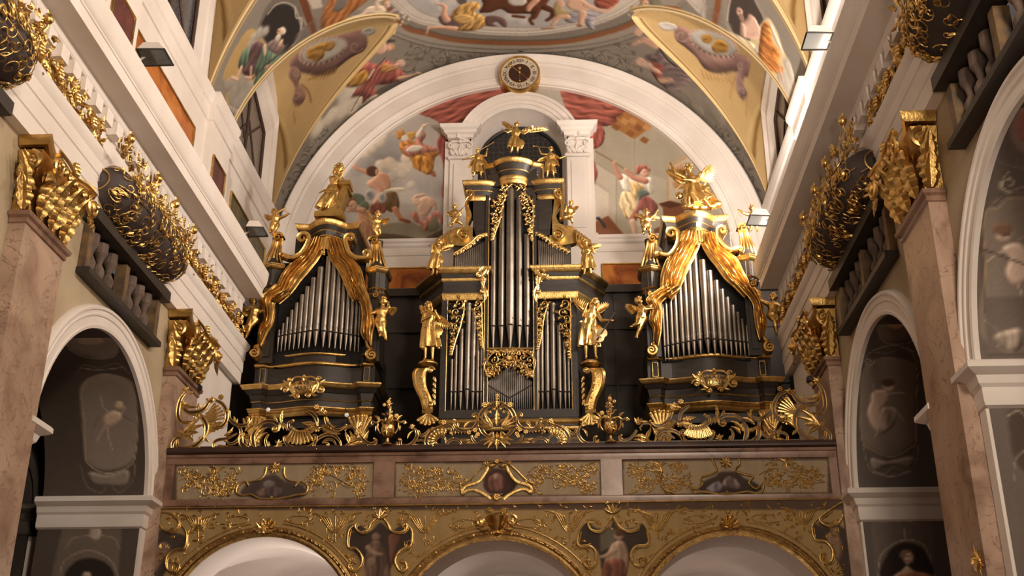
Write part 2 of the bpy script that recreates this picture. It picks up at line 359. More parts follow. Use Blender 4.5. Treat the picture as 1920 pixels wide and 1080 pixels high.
# ================================================================== FRESCO PAINTER
def _blur(a, r):
    r = int(max(1, r))
    for ax in (0, 1):
        p = [(0, 0)]*a.ndim; p[ax] = (r+1, r)
        c = np.cumsum(np.pad(a, p, mode='edge'), axis=ax)
        n = a.shape[ax]
        a = (np.take(c, np.arange(2*r+1, 2*r+1+n), axis=ax)-np.take(c, np.arange(0, n), axis=ax))/(2*r+1)
    return a
_ph = rng.uniform(0, 6.28, 24); _kk = rng.normal(0, 1, (24, 2))
def wob(u, v, f, k0=0, n=6):
    o = 0
    for i in range(k0, k0+n): o = o+np.sin(f*(1+0.35*(i-k0))*(_kk[i % 24, 0]*u+_kk[i % 24, 1]*v)+_ph[i % 24])/(1+0.3*(i-k0))
    return o/n*1.6
def rgb(h): return np.array([int(h[i:i+2], 16)/255 for i in (0, 2, 4)])
class Canvas:
    """a painted surface in its own metric surface coordinates (u, v); colours are sRGB"""
    def __init__(s, u0, u1, v0, v1, res, base, mapper):
        s.u0, s.v0, s.res = u0, v0, res; s.W = int((u1-u0)/res)+2; s.H = int((v1-v0)/res)+2
        s.a = np.zeros((s.H, s.W, 3))+rgb(base); s.map = mapper; s.T = (0, 0, 1.0); s.flipu = 1
    def crop(s, ox, oy, sc): s.T = (ox, oy, sc); return s
    def pt(s, pts):
        pts = np.asarray(pts, float); ox, oy, sc = s.T
        q = np.stack([pts[:, 0]/sc+ox, pts[:, 1]/sc+oy], -1)
        uv = np.array([s.map(*k) for k in q]); return (uv-[s.u0, s.v0])/s.res
    def k(s, pts):
        """local size of one traced unit, in canvas cells"""
        c = np.mean(np.asarray(pts, float), 0); p = s.pt([c, c+[1, 0], c+[0, 1]])
        return math.sqrt(abs(np.cross(p[1]-p[0], p[2]-p[0])))+1e-6
    def region(s, P, pad=6):
        x0 = int(max(0, np.floor(P[:, 0].min()-pad))); x1 = int(min(s.W, np.ceil(P[:, 0].max()+pad)))
        y0 = int(max(0, np.floor(P[:, 1].min()-pad))); y1 = int(min(s.H, np.ceil(P[:, 1].max()+pad)))
        return x0, x1, y0, y1
    def mask(s, P, reg):
        x0, x1, y0, y1 = reg
        X, Y = np.meshgrid(np.arange(x0, x1)+0.0, np.arange(y0, y1)+0.0)
        m = np.zeros(X.shape, bool); n = len(P)
        for i in range(n):
            a, b_ = P[i], P[(i+1) % n]
            if a[1] == b_[1]: continue
            c = ((a[1] > Y) != (b_[1] > Y)) & (X < (b_[0]-a[0])*(Y-a[1])/(b_[1]-a[1])+a[0])
            m ^= c
        return m.astype(float), X, Y
    def comp(s, reg, m, col, amp=0.0, rr=4, fold=0.0, fdir=0.0, ffreq=1.0, X=None, Y=None, light=(-0.6, 0.8), soft=1, alpha=1.0, tint=None):
        x0, x1, y0, y1 = reg
        if x1-x0 < 2 or y1-y0 < 2: return
        sh = np.ones(m.shape)
        if amp:
            g = _blur(_blur(m, rr), rr); gy, gx = np.gradient(g); sh = sh-amp*0.55*rr*(gx*light[0]+gy*light[1])*3.0
            if X is not None: sh = sh*(1+0.05*amp*wob(X*s.res, Y*s.res, 16, 5))
        if fold:
            u, v = X*s.res, Y*s.res; w = wob(u, v, 4.0*ffreq, 3); w2 = wob(u, v, 9*ffreq, 9)
            t = math.cos(fdir)*u+math.sin(fdir)*v
            f = np.sin(t*38*ffreq+w*4.5+w2*1.5); f2 = np.sin(t*71*ffreq-w*6+w2*3+1.0)
            g = np.clip(w2*0.6+0.6, 0.2, 1.2)
            sh = sh*(1+fold*1.15*np.sign(f)*np.abs(f)**0.8*g+fold*0.45*f2)
        c = np.clip((rgb(col) if isinstance(col, str) else col)*sh[..., None], 0, 1)
        if fold or amp:                        # warm the dark side of painted folds
            d = np.clip(1-sh, 0, 1)[..., None]; c = c*(1-d*0.25*np.array([0.0, 0.5, 0.8]))
        mm = (_blur(m, soft) if soft else m)[..., None]*alpha
        s.a[y0:y1, x0:x1] = s.a[y0:y1, x0:x1]*(1-mm)+c*mm
    def fill(s, pts, col, smooth=True, amp=0.35, rr=None, **kw):
        P = s.pt(pts)
        if smooth: P = catmull(P, 6, True)
        reg = s.region(P)
        if reg[1]-reg[0] < 2 or reg[3]-reg[2] < 2: return
        m, X, Y = s.mask(P, reg)
        if rr is None: rr = max(1, int(min(reg[1]-reg[0], reg[3]-reg[2])*0.07))
        s.comp(reg, m, col, amp, rr, X=X, Y=Y, **kw)
    def limb(s, pts, w, col, amp=0.5, smooth=True, **kw):
        """tapered painted limb or line; w in traced units (full width)"""
        k = s.k(pts); P = s.pt(pts); n = len(P)
        w = np.full(n, float(w)) if np.isscalar(w) else np.asarray(w, float)
        if smooth and n > 2:
            Q = catmull(np.concatenate([P, w[:, None]], 1), 6); P = Q[:, :2]; w = Q[:, 2]
        else:
            pass
        Ls = np.concatenate([[0], np.cumsum(np.linalg.norm(np.diff(P, axis=0), axis=1))]); cnt = int(min(1500, max(4, Ls[-1]/max(0.35, (w*k/2).mean()*0.4)))); t = np.linspace(0, Ls[-1], cnt); P = np.stack([np.interp(t, Ls, P[:, 0]), np.interp(t, Ls, P[:, 1])], -1); w = np.interp(t, Ls, w)
        R = np.maximum(w*k/2, 0.6); reg = s.region(P, pad=R.max()+4); x0, x1, y0, y1 = reg
        if x1-x0 < 2 or y1-y0 < 2: return
        X, Y = np.meshgrid(np.arange(x0, x1)+0.0, np.arange(y0, y1)+0.0); m = np.zeros(X.shape)
        for (a, b_), r_ in zip(P, R): m = np.maximum(m, np.clip(r_+0.5-np.hypot(X-a, Y-b_), 0, 1))
        s.comp(reg, m, col, amp, max(1, int(R.mean()*0.6)), X=X, Y=Y, soft=0 if R.max() < 1.5 else 1, **kw)
    def ell(s, c, rx, ry, col, ang=0.0, **kw):
        t = np.linspace(0, 2*PI, 25)[:-1]; ca, sa = math.cos(ang), math.sin(ang)
        s.fill([(c[0]+rx*math.cos(q)*ca-ry*math.sin(q)*sa, c[1]+rx*math.cos(q)*sa+ry*math.sin(q)*ca) for q in t], col, smooth=False, **kw)
    def cloud(s, blobs, col='BDB2A4', amp=0.35):
        P = [s.pt([(x, y)])[0] for x, y, r_ in blobs]; K = [max(1.0, r_*0.9*s.k([(x, y)])) for x, y, r_ in blobs]
        P = np.array(P); K = np.array(K); x0, x1, y0, y1 = reg = s.region(P, pad=K.max()+8)
        if x1-x0 < 2 or y1-y0 < 2: return
        X, Y = np.meshgrid(np.arange(x0, x1)+0.0, np.arange(y0, y1)+0.0); m = np.zeros(X.shape); sh = np.ones(X.shape)
        wx, wy = 3*wob(X*s.res, Y*s.res, 9, 2), 3*wob(X*s.res, Y*s.res, 9, 8)
        for (a, b_), r_ in zip(P, K):
            d = np.hypot(X+wx-a, Y+wy-b_)/r_; q = np.clip((1-d)*r_/2.5, 0, 1); m = np.maximum(m, q)
            lt = np.clip(1-np.hypot(X+wx-a+0.3*r_, Y+wy-b_-0.35*r_)/(r_*1.25), 0, 1); sh = sh*(1-q*0.5)+(0.90+0.26*lt)*q*0.5
        s.comp(reg, m, rgb(col)*np.ones(X.shape)[..., None]*sh[..., None], amp=amp*0.6, rr=max(2, int(K.mean()*0.25)), X=X, Y=Y, soft=2)
    def curl(s, c, r0, turns, a0, w, col, dirn=1):
        t = np.linspace(0, 1, 22); pts = [(c[0]+r0*(1-0.85*q)*math.cos(a0+dirn*turns*2*PI*q), c[1]+r0*(1-0.85*q)*math.sin(a0+dirn*turns*2*PI*q)) for q in t]
        s.limb(pts, [w*(1-0.5*q) for q in t], col, smooth=False)
    def head(s, c, r_, skin='D8A98A', hair='5A3A26', face=0.0, hairside=(-0.3, -0.5), beard=None):
        """painted head: hair mass, face oval, cheek, eye line and mouth; face = direction angle looked at"""
        s.ell((c[0]+hairside[0]*r_, c[1]+hairside[1]*r_), r_*1.05, r_*0.95, hair, amp=0.5)
        s.ell(c, r_*0.82, r_*0.95, skin, amp=0.4)
        dx, dy = math.cos(face)*r_*0.45, math.sin(face)*r_*0.45
        s.ell((c[0]+dx*1.9, c[1]+dy*1.9+0.05*r_), r_*0.16, r_*0.2, skin, amp=0.3)
        s.limb([(c[0]+dx*0.4, c[1]+dy-r_*0.12), (c[0]+dx*1.2, c[1]+dy-r_*0.12)], r_*0.14, '6A4030', amp=0)
        s.limb([(c[0]+dx*0.7, c[1]+dy+r_*0.42), (c[0]+dx*1.3, c[1]+dy+r_*0.42)], r_*0.11, 'A05A4A', amp=0)
        if beard: s.ell((c[0]+dx*1.0, c[1]+dy+r_*0.85), r_*0.5, r_*0.6, beard, amp=0.5)
    def grain(s, amt=0.03, f=5.0):
        V, U = np.mgrid[0:s.H, 0:s.W]*s.res
        s.a *= (1+amt*wob(U, V, f, 0, 8)+amt*0.6*wob(U, V, f*5, 8, 8))[..., None]
        s.a *= 1+rng.normal(0, 0.018, (s.H, s.W, 1))
        g = s.a.mean(2, keepdims=True); s.a = np.clip(g+(s.a-g)*0.76, 0, 1)
    def sample(s, u, v):
        x = np.clip((np.asarray(u)-s.u0)/s.res, 0, s.W-1.001); y = np.clip((np.asarray(v)-s.v0)/s.res, 0, s.H-1.001)
        i, j = x.astype(int), y.astype(int); fx, fy = (x-i)[:, None], (y-j)[:, None]; i2 = np.minimum(i+1, s.W-1); j2 = np.minimum(j+1, s.H-1)
        c = (s.a[j, i]*(1-fx)+s.a[j, i2]*fx)*(1-fy)+(s.a[j2, i]*(1-fx)+s.a[j2, i2]*fx)*fy
        return c
def paint_mesh(o, cols):
    """store sRGB colours (n, 3) as the pigment of the surface"""
    me = o.data; c = np.clip(cols, 0, 1); c = np.where(c <= 0.04045, c/12.92, ((c+0.055)/1.055)**2.4)
    at = me.color_attributes.new('paint', 'FLOAT_COLOR', 'POINT')
    at.data.foreach_set('color', np.concatenate([c, np.ones((len(c), 1))], 1).ravel().astype(np.float32))
def grid_object(name, P, cols, m=None, parent=None, keep=None):
    """P: (a, b, 3) grid with one colour per vertex"""
    a, b_ = P.shape[:2]; idx = np.arange(a*b_).reshape(a, b_)
    F = np.stack([idx[:-1, :-1], idx[1:, :-1], idx[1:, 1:], idx[:-1, 1:]], -1).reshape(-1, 4)
    if keep is not None:
        kk = keep.ravel(); F = F[kk[F].all(1)]
    me = bpy.data.meshes.new(name); me.vertices.add(a*b_); me.vertices.foreach_set('co', P.reshape(-1).astype(np.float32))
    me.loops.add(len(F)*4); me.loops.foreach_set('vertex_index', F.ravel().astype(np.int32))
    me.polygons.add(len(F)); me.polygons.foreach_set('loop_start', np.arange(0, len(F)*4, 4, dtype=np.int32)); me.polygons.foreach_set('loop_total', np.full(len(F), 4, dtype=np.int32))
    me.update(calc_edges=True); me.validate()
    o = link(name, me, m or FRESCO, parent); paint_mesh(o, cols); return o

# ================================================================== END WALL with its painted lunette
YW = 21.95
def map_end(px, py):
    p = atY(px, py, YW); return (p[0], p[2])
C = Canvas(-4.7, 4.7, 11.9, 16.1, 0.011, 'B3A89A', map_end)
# ---- left half: sky, clouds, flying bishop, running man with cymbals
C.crop(0, 0, 1)
C.fill([(840, 470), (840, 180), (560, 180), (500, 470)], 'AFA69B', smooth=False, amp=0)
C.crop(620, 180, 3.725)
C.fill([(150, 560), (300, 330), (470, 300), (560, 420), (420, 480), (250, 520)], '9A9490', amp=0.1, rr=12, soft=9)
C.fill([(560, 560), (700, 520), (800, 600), (790, 690), (640, 680)], 'A0988F', amp=0.1, rr=12, soft=9)
C.cloud([(240, 400, 45), (290, 370, 40), (340, 320, 45), (375, 285, 30)], 'C9B9A4', 0.25)
C.cloud([(350, 480, 50), (410, 470, 60), (460, 500, 55), (520, 500, 60), (560, 480, 45), (530, 430, 50), (330, 520, 40)], 'D4C2AC', 0.3)
C.cloud([(430, 560, 50), (500, 545, 45), (560, 620, 40)], 'B9AC9C', 0.2)
C.fill([(0, 1010), (0, 940), (380, 890), (560, 880), (620, 900), (830, 900), (840, 1010)], '8A7F66', amp=0.2)
C.fill([(100, 1020), (260, 970), (420, 962), (560, 985), (640, 1000), (760, 940), (840, 930), (840, 1020)], '5A4630', amp=0.2)
C.ell((180, 720), 60, 40, '5E6650', amp=0.4); C.ell((235, 770), 35, 40, '646B52', amp=0.4); C.ell((700, 900), 60, 50, '7C7A58', amp=0.3)
# bishop
C.fill([(480, 330), (560, 300), (600, 330), (740, 380), (760, 405), (730, 430), (720, 480), (690, 550), (640, 530), (580, 500), (560, 440), (500, 400)], 'B5702C', amp=0.6, fold=0.16, fdir=0.6)
C.fill([(590, 255), (650, 240), (665, 280), (640, 330), (720, 355), (745, 385), (640, 400), (560, 420), (510, 385), (520, 350), (590, 330)], 'B8705C', amp=0.5, fold=0.14, fdir=0.3)
C.fill([(525, 385), (560, 350), (620, 345), (645, 365), (590, 390)], 'CFC3B0', amp=0.5)
C.fill([(462, 290), (460, 240), (480, 250), (500, 228), (520, 270), (500, 290), (475, 305)], 'C88232', amp=0.5)
C.ell((520, 295), 28, 22, 'D8C8B4', amp=0.5); C.fill([(530, 262), (590, 250), (590, 290), (560, 305)], 'C89040', amp=0.5)
C.limb([(615, 275), (640, 230), (655, 205)], [44, 30, 20], 'C6BAA8'); C.limb([(648, 210), (680, 195)], [22, 14], 'DDB898')
C.fill([(690, 540), (720, 520), (735, 560), (715, 562)], '9A5A30', amp=0.4)
C.fill([(580, 430), (660, 420), (720, 470), (690, 545), (600, 505)], 'BE7A28', amp=0.7, fold=0.2, fdir=0.1)
# running man
C.fill([(280, 760), (330, 740), (400, 760), (370, 820), (330, 800), (300, 830), (275, 820)], '8A4B38', amp=0.5, fold=0.12)
C.fill([(385, 680), (440, 660), (470, 700), (478, 780), (420, 810), (370, 770), (360, 730)], '6A4A28', amp=0.6, fold=0.1)
C.limb([(450, 790), (480, 840), (540, 880)], [42, 30, 18], 'B87450'); C.fill([(480, 855), (520, 860), (556, 870), (550, 888), (480, 870)], '8C4A2C', amp=0.4)
C.fill([(255, 600), (300, 570), (340, 530), (400, 560), (420, 630), (380, 665), (320, 650), (262, 630)], 'D29C78', amp=0.6)
C.fill([(340, 540), (400, 555), (415, 640), (390, 640), (360, 590)], 'C98E68', amp=0.4)
C.limb([(300, 605), (345, 660), (330, 720), (300, 750)], [60, 46, 36, 24], 'CC9270')
C.limb([(270, 540), (220, 520), (180, 505)], [36, 28, 20], 'C88A64'); C.fill([(150, 500), (172, 470), (186, 490), (185, 515), (165, 515)], 'CF9674', amp=0.3)
C.fill([(365, 665), (420, 645), (500, 640), (528, 660), (470, 662), (520, 690), (440, 668)], 'CFC0A2', amp=0.5)
C.ell((290, 525), 42, 38, '5C3A24', amp=0.5); C.ell((322, 530), 12, 22, 'C08A68', amp=0.4)
C.ell((272, 690), 34, 38, '9A948C', amp=0.5); C.ell((272, 690), 18, 20, '6E6A66', amp=0.3); C.ell((360, 710), 32, 40, 'A39C92', amp=0.5); C.ell((360, 710), 16, 22, '7E7872', amp=0.3)
# reclining man at the lower left
C.fill([(186, 830), (200, 775), (250, 795), (268, 860), (290, 960), (270, 1010), (225, 1000), (196, 900)], 'C08A66', amp=0.5); C.fill([(200, 880), (260, 860), (300, 930), (290, 1010), (215, 1010)], 'B47C58', amp=0.5, fold=0.08); C.limb([(225, 800), (175, 795), (122, 800)], [40, 32, 24], 'C8946F'); C.limb([(250, 850), (262, 900), (300, 900)], [26, 22, 14], 'BC845F')
C.head((155, 765), 38, 'C89674', '7A4A2C', 2.6)
# pale figures at the lower right of the left half
C.limb([(600, 740), (580, 725), (600, 700), (650, 690)], [24, 26, 26, 22], 'C39A7E'); C.fill([(625, 715), (680, 700), (715, 740), (700, 800), (650, 850), (610, 810), (610, 760)], 'C39A7E', amp=0.5); C.limb([(690, 720), (725, 750), (735, 790)], [30, 24, 16], 'BE9276'); C.limb([(640, 830), (660, 880)], [40, 26], 'B98C70')
C.ell((600, 740), 26, 26, 'C89C80', amp=0.4); C.ell((705, 745), 26, 28, 'C49678', amp=0.4)
C.fill([(555, 830), (600, 810), (640, 880), (740, 800), (795, 870), (770, 900), (740, 850), (660, 950), (630, 900), (590, 880)], 'B06A58', amp=0.5, fold=0.12)
C.fill([(690, 880), (740, 840), (745, 930), (690, 940)], '77735A', amp=0.3)
# red curtain, left
CUR = 'A85444'
C.fill([(590, 100), (700, 40), (830, -10), (1300, -80), (1300, 60), (900, 200), (880, 235), (830, 236), (780, 215), (740, 175), (690, 150), (640, 135)], CUR, amp=0.4, rr=8, fold=0.2, fdir=1.9, ffreq=0.8)
C.fill([(740, 330), (770, 265), (790, 256), (835, 330), (835, 470), (830, 700), (815, 805), (800, 740), (775, 680), (790, 560), (785, 470), (760, 400)], '96463C', amp=0.5, fold=0.16, fdir=0.0)
# ---- right half: a hall with a man swinging a staff
C.crop(1100, 160, 3.6)
C.fill([(0, 0), (420, -100), (1000, 500), (1000, 1030), (0, 1030)], 'ACA088', smooth=False, amp=0)
C.fill([(320, 370), (460, 250), (720, 520), (980, 1030), (540, 1030), (540, 640), (325, 560)], 'A2957E', smooth=False, amp=0)
C.fill([(60, 270), (155, 275), (320, 370), (325, 700), (60, 520)], 'A1947C', smooth=False, amp=0)
C.fill([(50, 660), (150, 730), (155, 1000), (60, 1000), (50, 880)], 'C8B9A4', smooth=False, amp=0)
C.fill([(50, 530), (200, 610), (200, 1000), (155, 1000), (150, 700), (50, 640)], 'B5A892', smooth=False, amp=0)
C.limb([(60, 520), (200, 610), (200, 1030)], 3, '8C7F6A', amp=0, smooth=False); C.limb([(322, 372), (326, 700)], 3, '8C7F6A', amp=0)
C.fill([(160, 272), (320, 365), (460, 262), (420, 200), (240, 80), (200, 120)], 'A86A30', smooth=False, amp=0.05)
for i in range(5):
    for j in range(4):
        x, y = 215+i*48-j*8, 130+i*22+j*42-(i % 2)*18
        if (i+j) % 2: C.fill([(x, y), (x+42, y+24), (x+14, y+52), (x-26, y+26)], 'C08444' if (i*j) % 3 else '8F5224', smooth=False, amp=0)
C.fill([(540, 540), (720, 450), (720, 780), (540, 780)], 'B89468', smooth=False, amp=0); C.fill([(556, 556), (708, 478), (708, 770), (556, 770)], 'BBA88C', smooth=False, amp=0)
C.ell((625, 600), 34, 42, 'C8A486', amp=0.3); C.fill([(595, 580), (630, 525), (665, 580)], 'C08A60', amp=0.3); C.ell((630, 660), 52, 40, 'B8824E', amp=0.3)
C.fill([(485, 800), (560, 780), (660, 800), (650, 1000), (520, 1020), (515, 830)], '7A4426', smooth=False, amp=0.1); C.fill([(485, 800), (560, 780), (650, 805), (560, 830)], '5A2E18', smooth=False, amp=0)
C.fill([(22, 940), (145, 880), (270, 1028), (22, 1028)], '8F5434', smooth=False, amp=0.1); C.limb([(22, 940), (145, 880), (268, 1028)], 5, 'B07848', amp=0, smooth=False)
C.limb([(68, 895), (95, 915), (122, 955)], [10, 16, 20], '3A3A38', amp=0); C.ell((80, 900), 16, 12, '3A3A38', amp=0)
C.fill([(455, 970), (520, 945), (540, 1028), (455, 1028)], '82502E', smooth=False, amp=0)
C.limb([(60, 445), (180, 515), (325, 612)], 11, '8A6E46', amp=0.3)
C.fill([(218, 610), (250, 600), (330, 640), (430, 620), (455, 690), (440, 740), (400, 700), (300, 725), (240, 690)], 'D8CDB8', amp=0.6, fold=0.1)
C.fill([(290, 650), (370, 670), (380, 700), (340, 760), (330, 840), (270, 900), (240, 840), (222, 800), (250, 740), (300, 720)], 'C9A264', amp=0.6, fold=0.16, fdir=0.2)
C.fill([(240, 720), (300, 730), (340, 800), (330, 870), (290, 900), (250, 850), (222, 800)], 'DCC08A', amp=0.5, fold=0.14, fdir=0.3)
C.fill([(370, 740), (430, 760), (480, 810), (470, 860), (420, 890), (360, 840), (340, 900), (330, 920), (290, 920), (300, 880), (340, 820)], '8C4A40', amp=0.6, fold=0.1)
C.fill([(345, 715), (390, 705), (425, 735), (380, 750), (355, 780)], '5A6A5A', amp=0.6)
C.limb([(310, 920), (322, 970), (330, 1020)], [44, 34, 22], 'C8A284'); C.limb([(300, 1025), (340, 1030)], 16, '8C5A3C'); C.limb([(425, 860), (430, 900)], [34, 24], '8C4A40')
C.limb([(225, 620), (200, 570), (185, 530)], [40, 28, 18], 'BC7A5E'); C.limb([(395, 645), (320, 625), (262, 575)], [46, 36, 20], 'BC7A5E'); C.ell((187, 522), 14, 14, 'C88C70'); C.ell((262, 570), 13, 12, 'C88C70')
C.ell((395, 590), 30, 30, 'CC9478', amp=0.4); C.fill([(325, 590), (335, 550), (380, 535), (425, 555), (428, 585), (385, 562), (350, 600)], 'A8604E', amp=0.6, fold=0.15)
C.limb([(395, 583), (415, 585)], 4, '6A3A2C', amp=0); C.limb([(398, 604), (410, 606)], 4, '9A4A3C', amp=0)
# red curtain, right
C.fill([(-200, -60), (-100, -20), (60, 60), (200, 110), (262, 150), (240, 190), (200, 215), (205, 245), (150, 272), (80, 280), (0, 285), (-120, 200)], CUR, amp=0.45, rr=8, fold=0.2, fdir=1.4, ffreq=0.8)
C.fill([(60, 290), (100, 280), (122, 320), (110, 390), (70, 425), (40, 440), (60, 540), (75, 600), (50, 680), (45, 760), (22, 820), (18, 400)], '9E4A3E', amp=0.5, fold=0.18, fdir=0.0)
C.grain(0.035, 4.0)
nx, nz = 520, 236
gx, gz = np.meshgrid(np.linspace(-4.65, 4.65, nx), np.linspace(12.0, 16.0, nz), indexing='ij')
P = np.stack([gx, np.full_like(gx, YW), gz], -1)
keep = (gx**2+(gz-11.4)**2 < 4.62**2)
keep &= ~((np.abs(gx) < 1.03) & (gz < 14.25)) & ~(gx**2+(gz-14.25)**2 < 1.04**2)
o = grid_object('wall_end', P, C.sample(gx.ravel(), gz.ravel()), keep=keep); o['kind'] = 'structure'

# ================================================================== VAULT: barrel with a lunette over each window
VR, VZ, XF = 5.3, 11.4, 5.2
YCS = (19.76, 15.10); HW = 1.6; YSPAN = (10.6, 21.95)
def xgroin(y):
    x = XF
    for yc in YCS:
        t = abs(y-yc)/HW
        if t < 1: x = 2.42+(XF-2.42)*t**1.6
    return x
def map_barrel(px, py):
    d = pray(px, py); A = d[0]**2+d[2]**2; B = 2*(CO[0]*d[0]+(CO[2]-VZ)*d[2]); Cc = CO[0]**2+(CO[2]-VZ)**2-VR**2
    t = (-B+math.sqrt(max(0, B*B-4*A*Cc)))/2/A; p = CO+t*d
    return (p[1], VR*math.atan2(p[0], p[2]-VZ))
C = Canvas(10.4, 22.1, -7.4, 7.4, 0.016, '847A6C', map_barrel)
# grey ornament scrolled over the spandrels
for sgn in (-1, 1):
    C.T = (0, 0, 1)
    def both(pts): return [(977+sgn*(x-977)*1.0, y) for x, y in pts]
    for (x, y, r_, a0) in ((1060, 104, 12, 0.5), (1105, 108, 14, 2.4), (1138, 104, 24, 0.3), (1128, 112, 14, 3.4), (1172, 96, 14, 1.3), (1190, 118, 16, 2.0), (1370, 268, 14, 0.6), (1384, 296, 15, 2.2), (1398, 330, 14, 0.2), (1410, 362, 12, 2.0), (1352, 244, 10, 1.2)):
        X = 977+sgn*(x-977)
        C.curl((X+0.6, y+0.8), r_, 1.25, a0, 4.0, '4C453D', sgn); C.curl((X, y), r_, 1.25, a0, 2.2, '9C9182', sgn)
        for q in range(5):
            an = a0+q*1.25; C.limb([(X+r_*math.cos(an), y+r_*math.sin(an)), (X+r_*1.5*math.cos(an+0.3), y+r_*1.4*math.sin(an+0.3))], [4, 1], '5C5449', amp=0.2)
# mouldings round the great oval picture
def band(outer, col, amp=0.0, **kw):
    C.fill([(q[0], q[1]) for q in outer]+[(outer[-1][0]+60, -160), (outer[0][0]-60, -160)], col, smooth=False, amp=amp, **kw)
C.crop(740, 0, 4.174)
def arc(pts): return [tuple(q) for q in catmull(pts, 6)]
o0 = arc([(-420, 10), (-200, 190), (0, 285), (340, 385), (900, 425), (1500, 390), (1900, 285), (2150, 130), (2300, 0)])
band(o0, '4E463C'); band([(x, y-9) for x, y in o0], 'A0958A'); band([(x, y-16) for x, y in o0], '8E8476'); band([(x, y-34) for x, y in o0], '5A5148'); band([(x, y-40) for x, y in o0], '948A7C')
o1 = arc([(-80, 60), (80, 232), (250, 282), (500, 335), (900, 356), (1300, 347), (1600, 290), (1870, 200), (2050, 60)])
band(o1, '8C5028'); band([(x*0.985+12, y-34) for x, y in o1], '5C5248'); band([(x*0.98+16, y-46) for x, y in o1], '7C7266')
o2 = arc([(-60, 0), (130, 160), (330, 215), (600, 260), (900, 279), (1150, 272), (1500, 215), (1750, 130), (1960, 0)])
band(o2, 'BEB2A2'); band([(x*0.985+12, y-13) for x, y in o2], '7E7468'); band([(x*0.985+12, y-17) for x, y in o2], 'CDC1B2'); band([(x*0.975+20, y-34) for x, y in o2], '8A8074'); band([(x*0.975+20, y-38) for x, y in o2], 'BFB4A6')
o3 = arc([(60, -30), (200, 90), (420, 165), (700, 205), (900, 214), (1150, 214), (1450, 170), (1650, 90), (1780, -40)])
band(o3, '877D72'); band([(x, y-5) for x, y in o3], 'A5A09C')
# inside the oval: clouds, fallen man in yellow, horse, seated man
C.cloud([(380, 60, 70), (300, 20, 50), (440, 20, 60), (900, 140, 60), (1000, 170, 50)], 'B4AEA8', 0.2)
C.fill([(480, 0), (560, -40), (565, 30), (530, 40), (500, 30)], '5A5048', smooth=False, amp=0)
C.fill([(690, 40), (720, -60), (1200, -80), (1190, 30), (1110, 100), (1000, 108), (900, 105), (830, 70), (760, 95), (700, 100), (660, 95)], '5E3018', amp=0.5)
C.limb([(1110, 60), (1090, 130), (1060, 155), (1080, 190)], [60, 40, 24, 22], '5E3018'); C.limb([(1180, 60), (1240, 90), (1230, 130), (1190, 160)], [56, 44, 28, 22], '562A16'); C.limb([(930, 125), (1010, 135)], 26, '5E3018')
C.ell((960, 10), 75, 38, 'B9B2A8', amp=0.5); C.limb([(1110, 0), (1060, 50), (1045, 85)], [44, 40, 26], 'C79070'); C.limb([(1015, 95), (1100, 98)], 12, '3A2018')
C.fill([(345, 130), (430, 120), (520, 190), (480, 240), (370, 190)], '5C4A4C', amp=0.5)
C.fill([(455, 90), (540, 30), (640, 15), (670, 60), (620, 90), (700, 130), (720, 190), (640, 235), (540, 245), (460, 230), (520, 200), (450, 150)], 'B88840', amp=0.7, fold=0.2, fdir=1.0)
C.fill([(455, 140), (540, 110), (620, 140), (600, 185), (500, 185)], 'C99A50', amp=0.6, fold=0.1)
C.limb([(410, 160), (385, 110), (395, 60), (370, 35)], [50, 40, 30, 20], 'CC9474'); C.limb([(325, 30), (375, 38)], [14, 20], 'D09A7C')
C.limb([(470, 225), (360, 215), (265, 220)], [48, 32, 18], 'CC9676'); C.limb([(262, 212), (250, 268)], [20, 10], 'CC9676')
C.fill([(715, 130), (800, 125), (860, 150), (880, 205), (850, 210), (800, 170), (770, 185), (800, 205), (740, 205), (712, 190)], '6A4A44', amp=0.5)
C.fill([(1560, 20), (1600, -30), (1760, -20), (1700, 60), (1600, 65)], '9C4A34', amp=0.5, fold=0.15)
C.fill([(1245, 40), (1280, 0), (1330, 30), (1320, 80), (1400, 90), (1350, 110), (1270, 140), (1250, 100)], 'A8905A', amp=0.5)
C.fill([(1340, 20), (1400, -20), (1480, 0), (1540, 60), (1460, 90), (1370, 70)], 'D0A080', amp=0.5)
C.limb([(1500, 40), (1580, 75), (1660, 85), (1740, 40)], [46, 36, 26, 14], 'D2A284'); C.ell((1300, 30), 26, 30, 'CF9A7C', amp=0.4)
C.fill([(1360, 110), (1440, 75), (1560, 105), (1640, 100), (1560, 140), (1560, 235), (1500, 200), (1480, 150), (1400, 180), (1330, 160)], '8E8A94', amp=0.6, fold=0.14)
C.limb([(1350, 130), (1280, 140), (1230, 200)], [46, 34, 20], 'CC9C78'); C.limb([(1150, 224), (1240, 222)], 14, '9C6240'); C.limb([(1470, 100), (1460, 150), (1450, 195)], [56, 40, 24], 'CE9C7C'); C.ell((1445, 200), 24, 12, '9C6240')
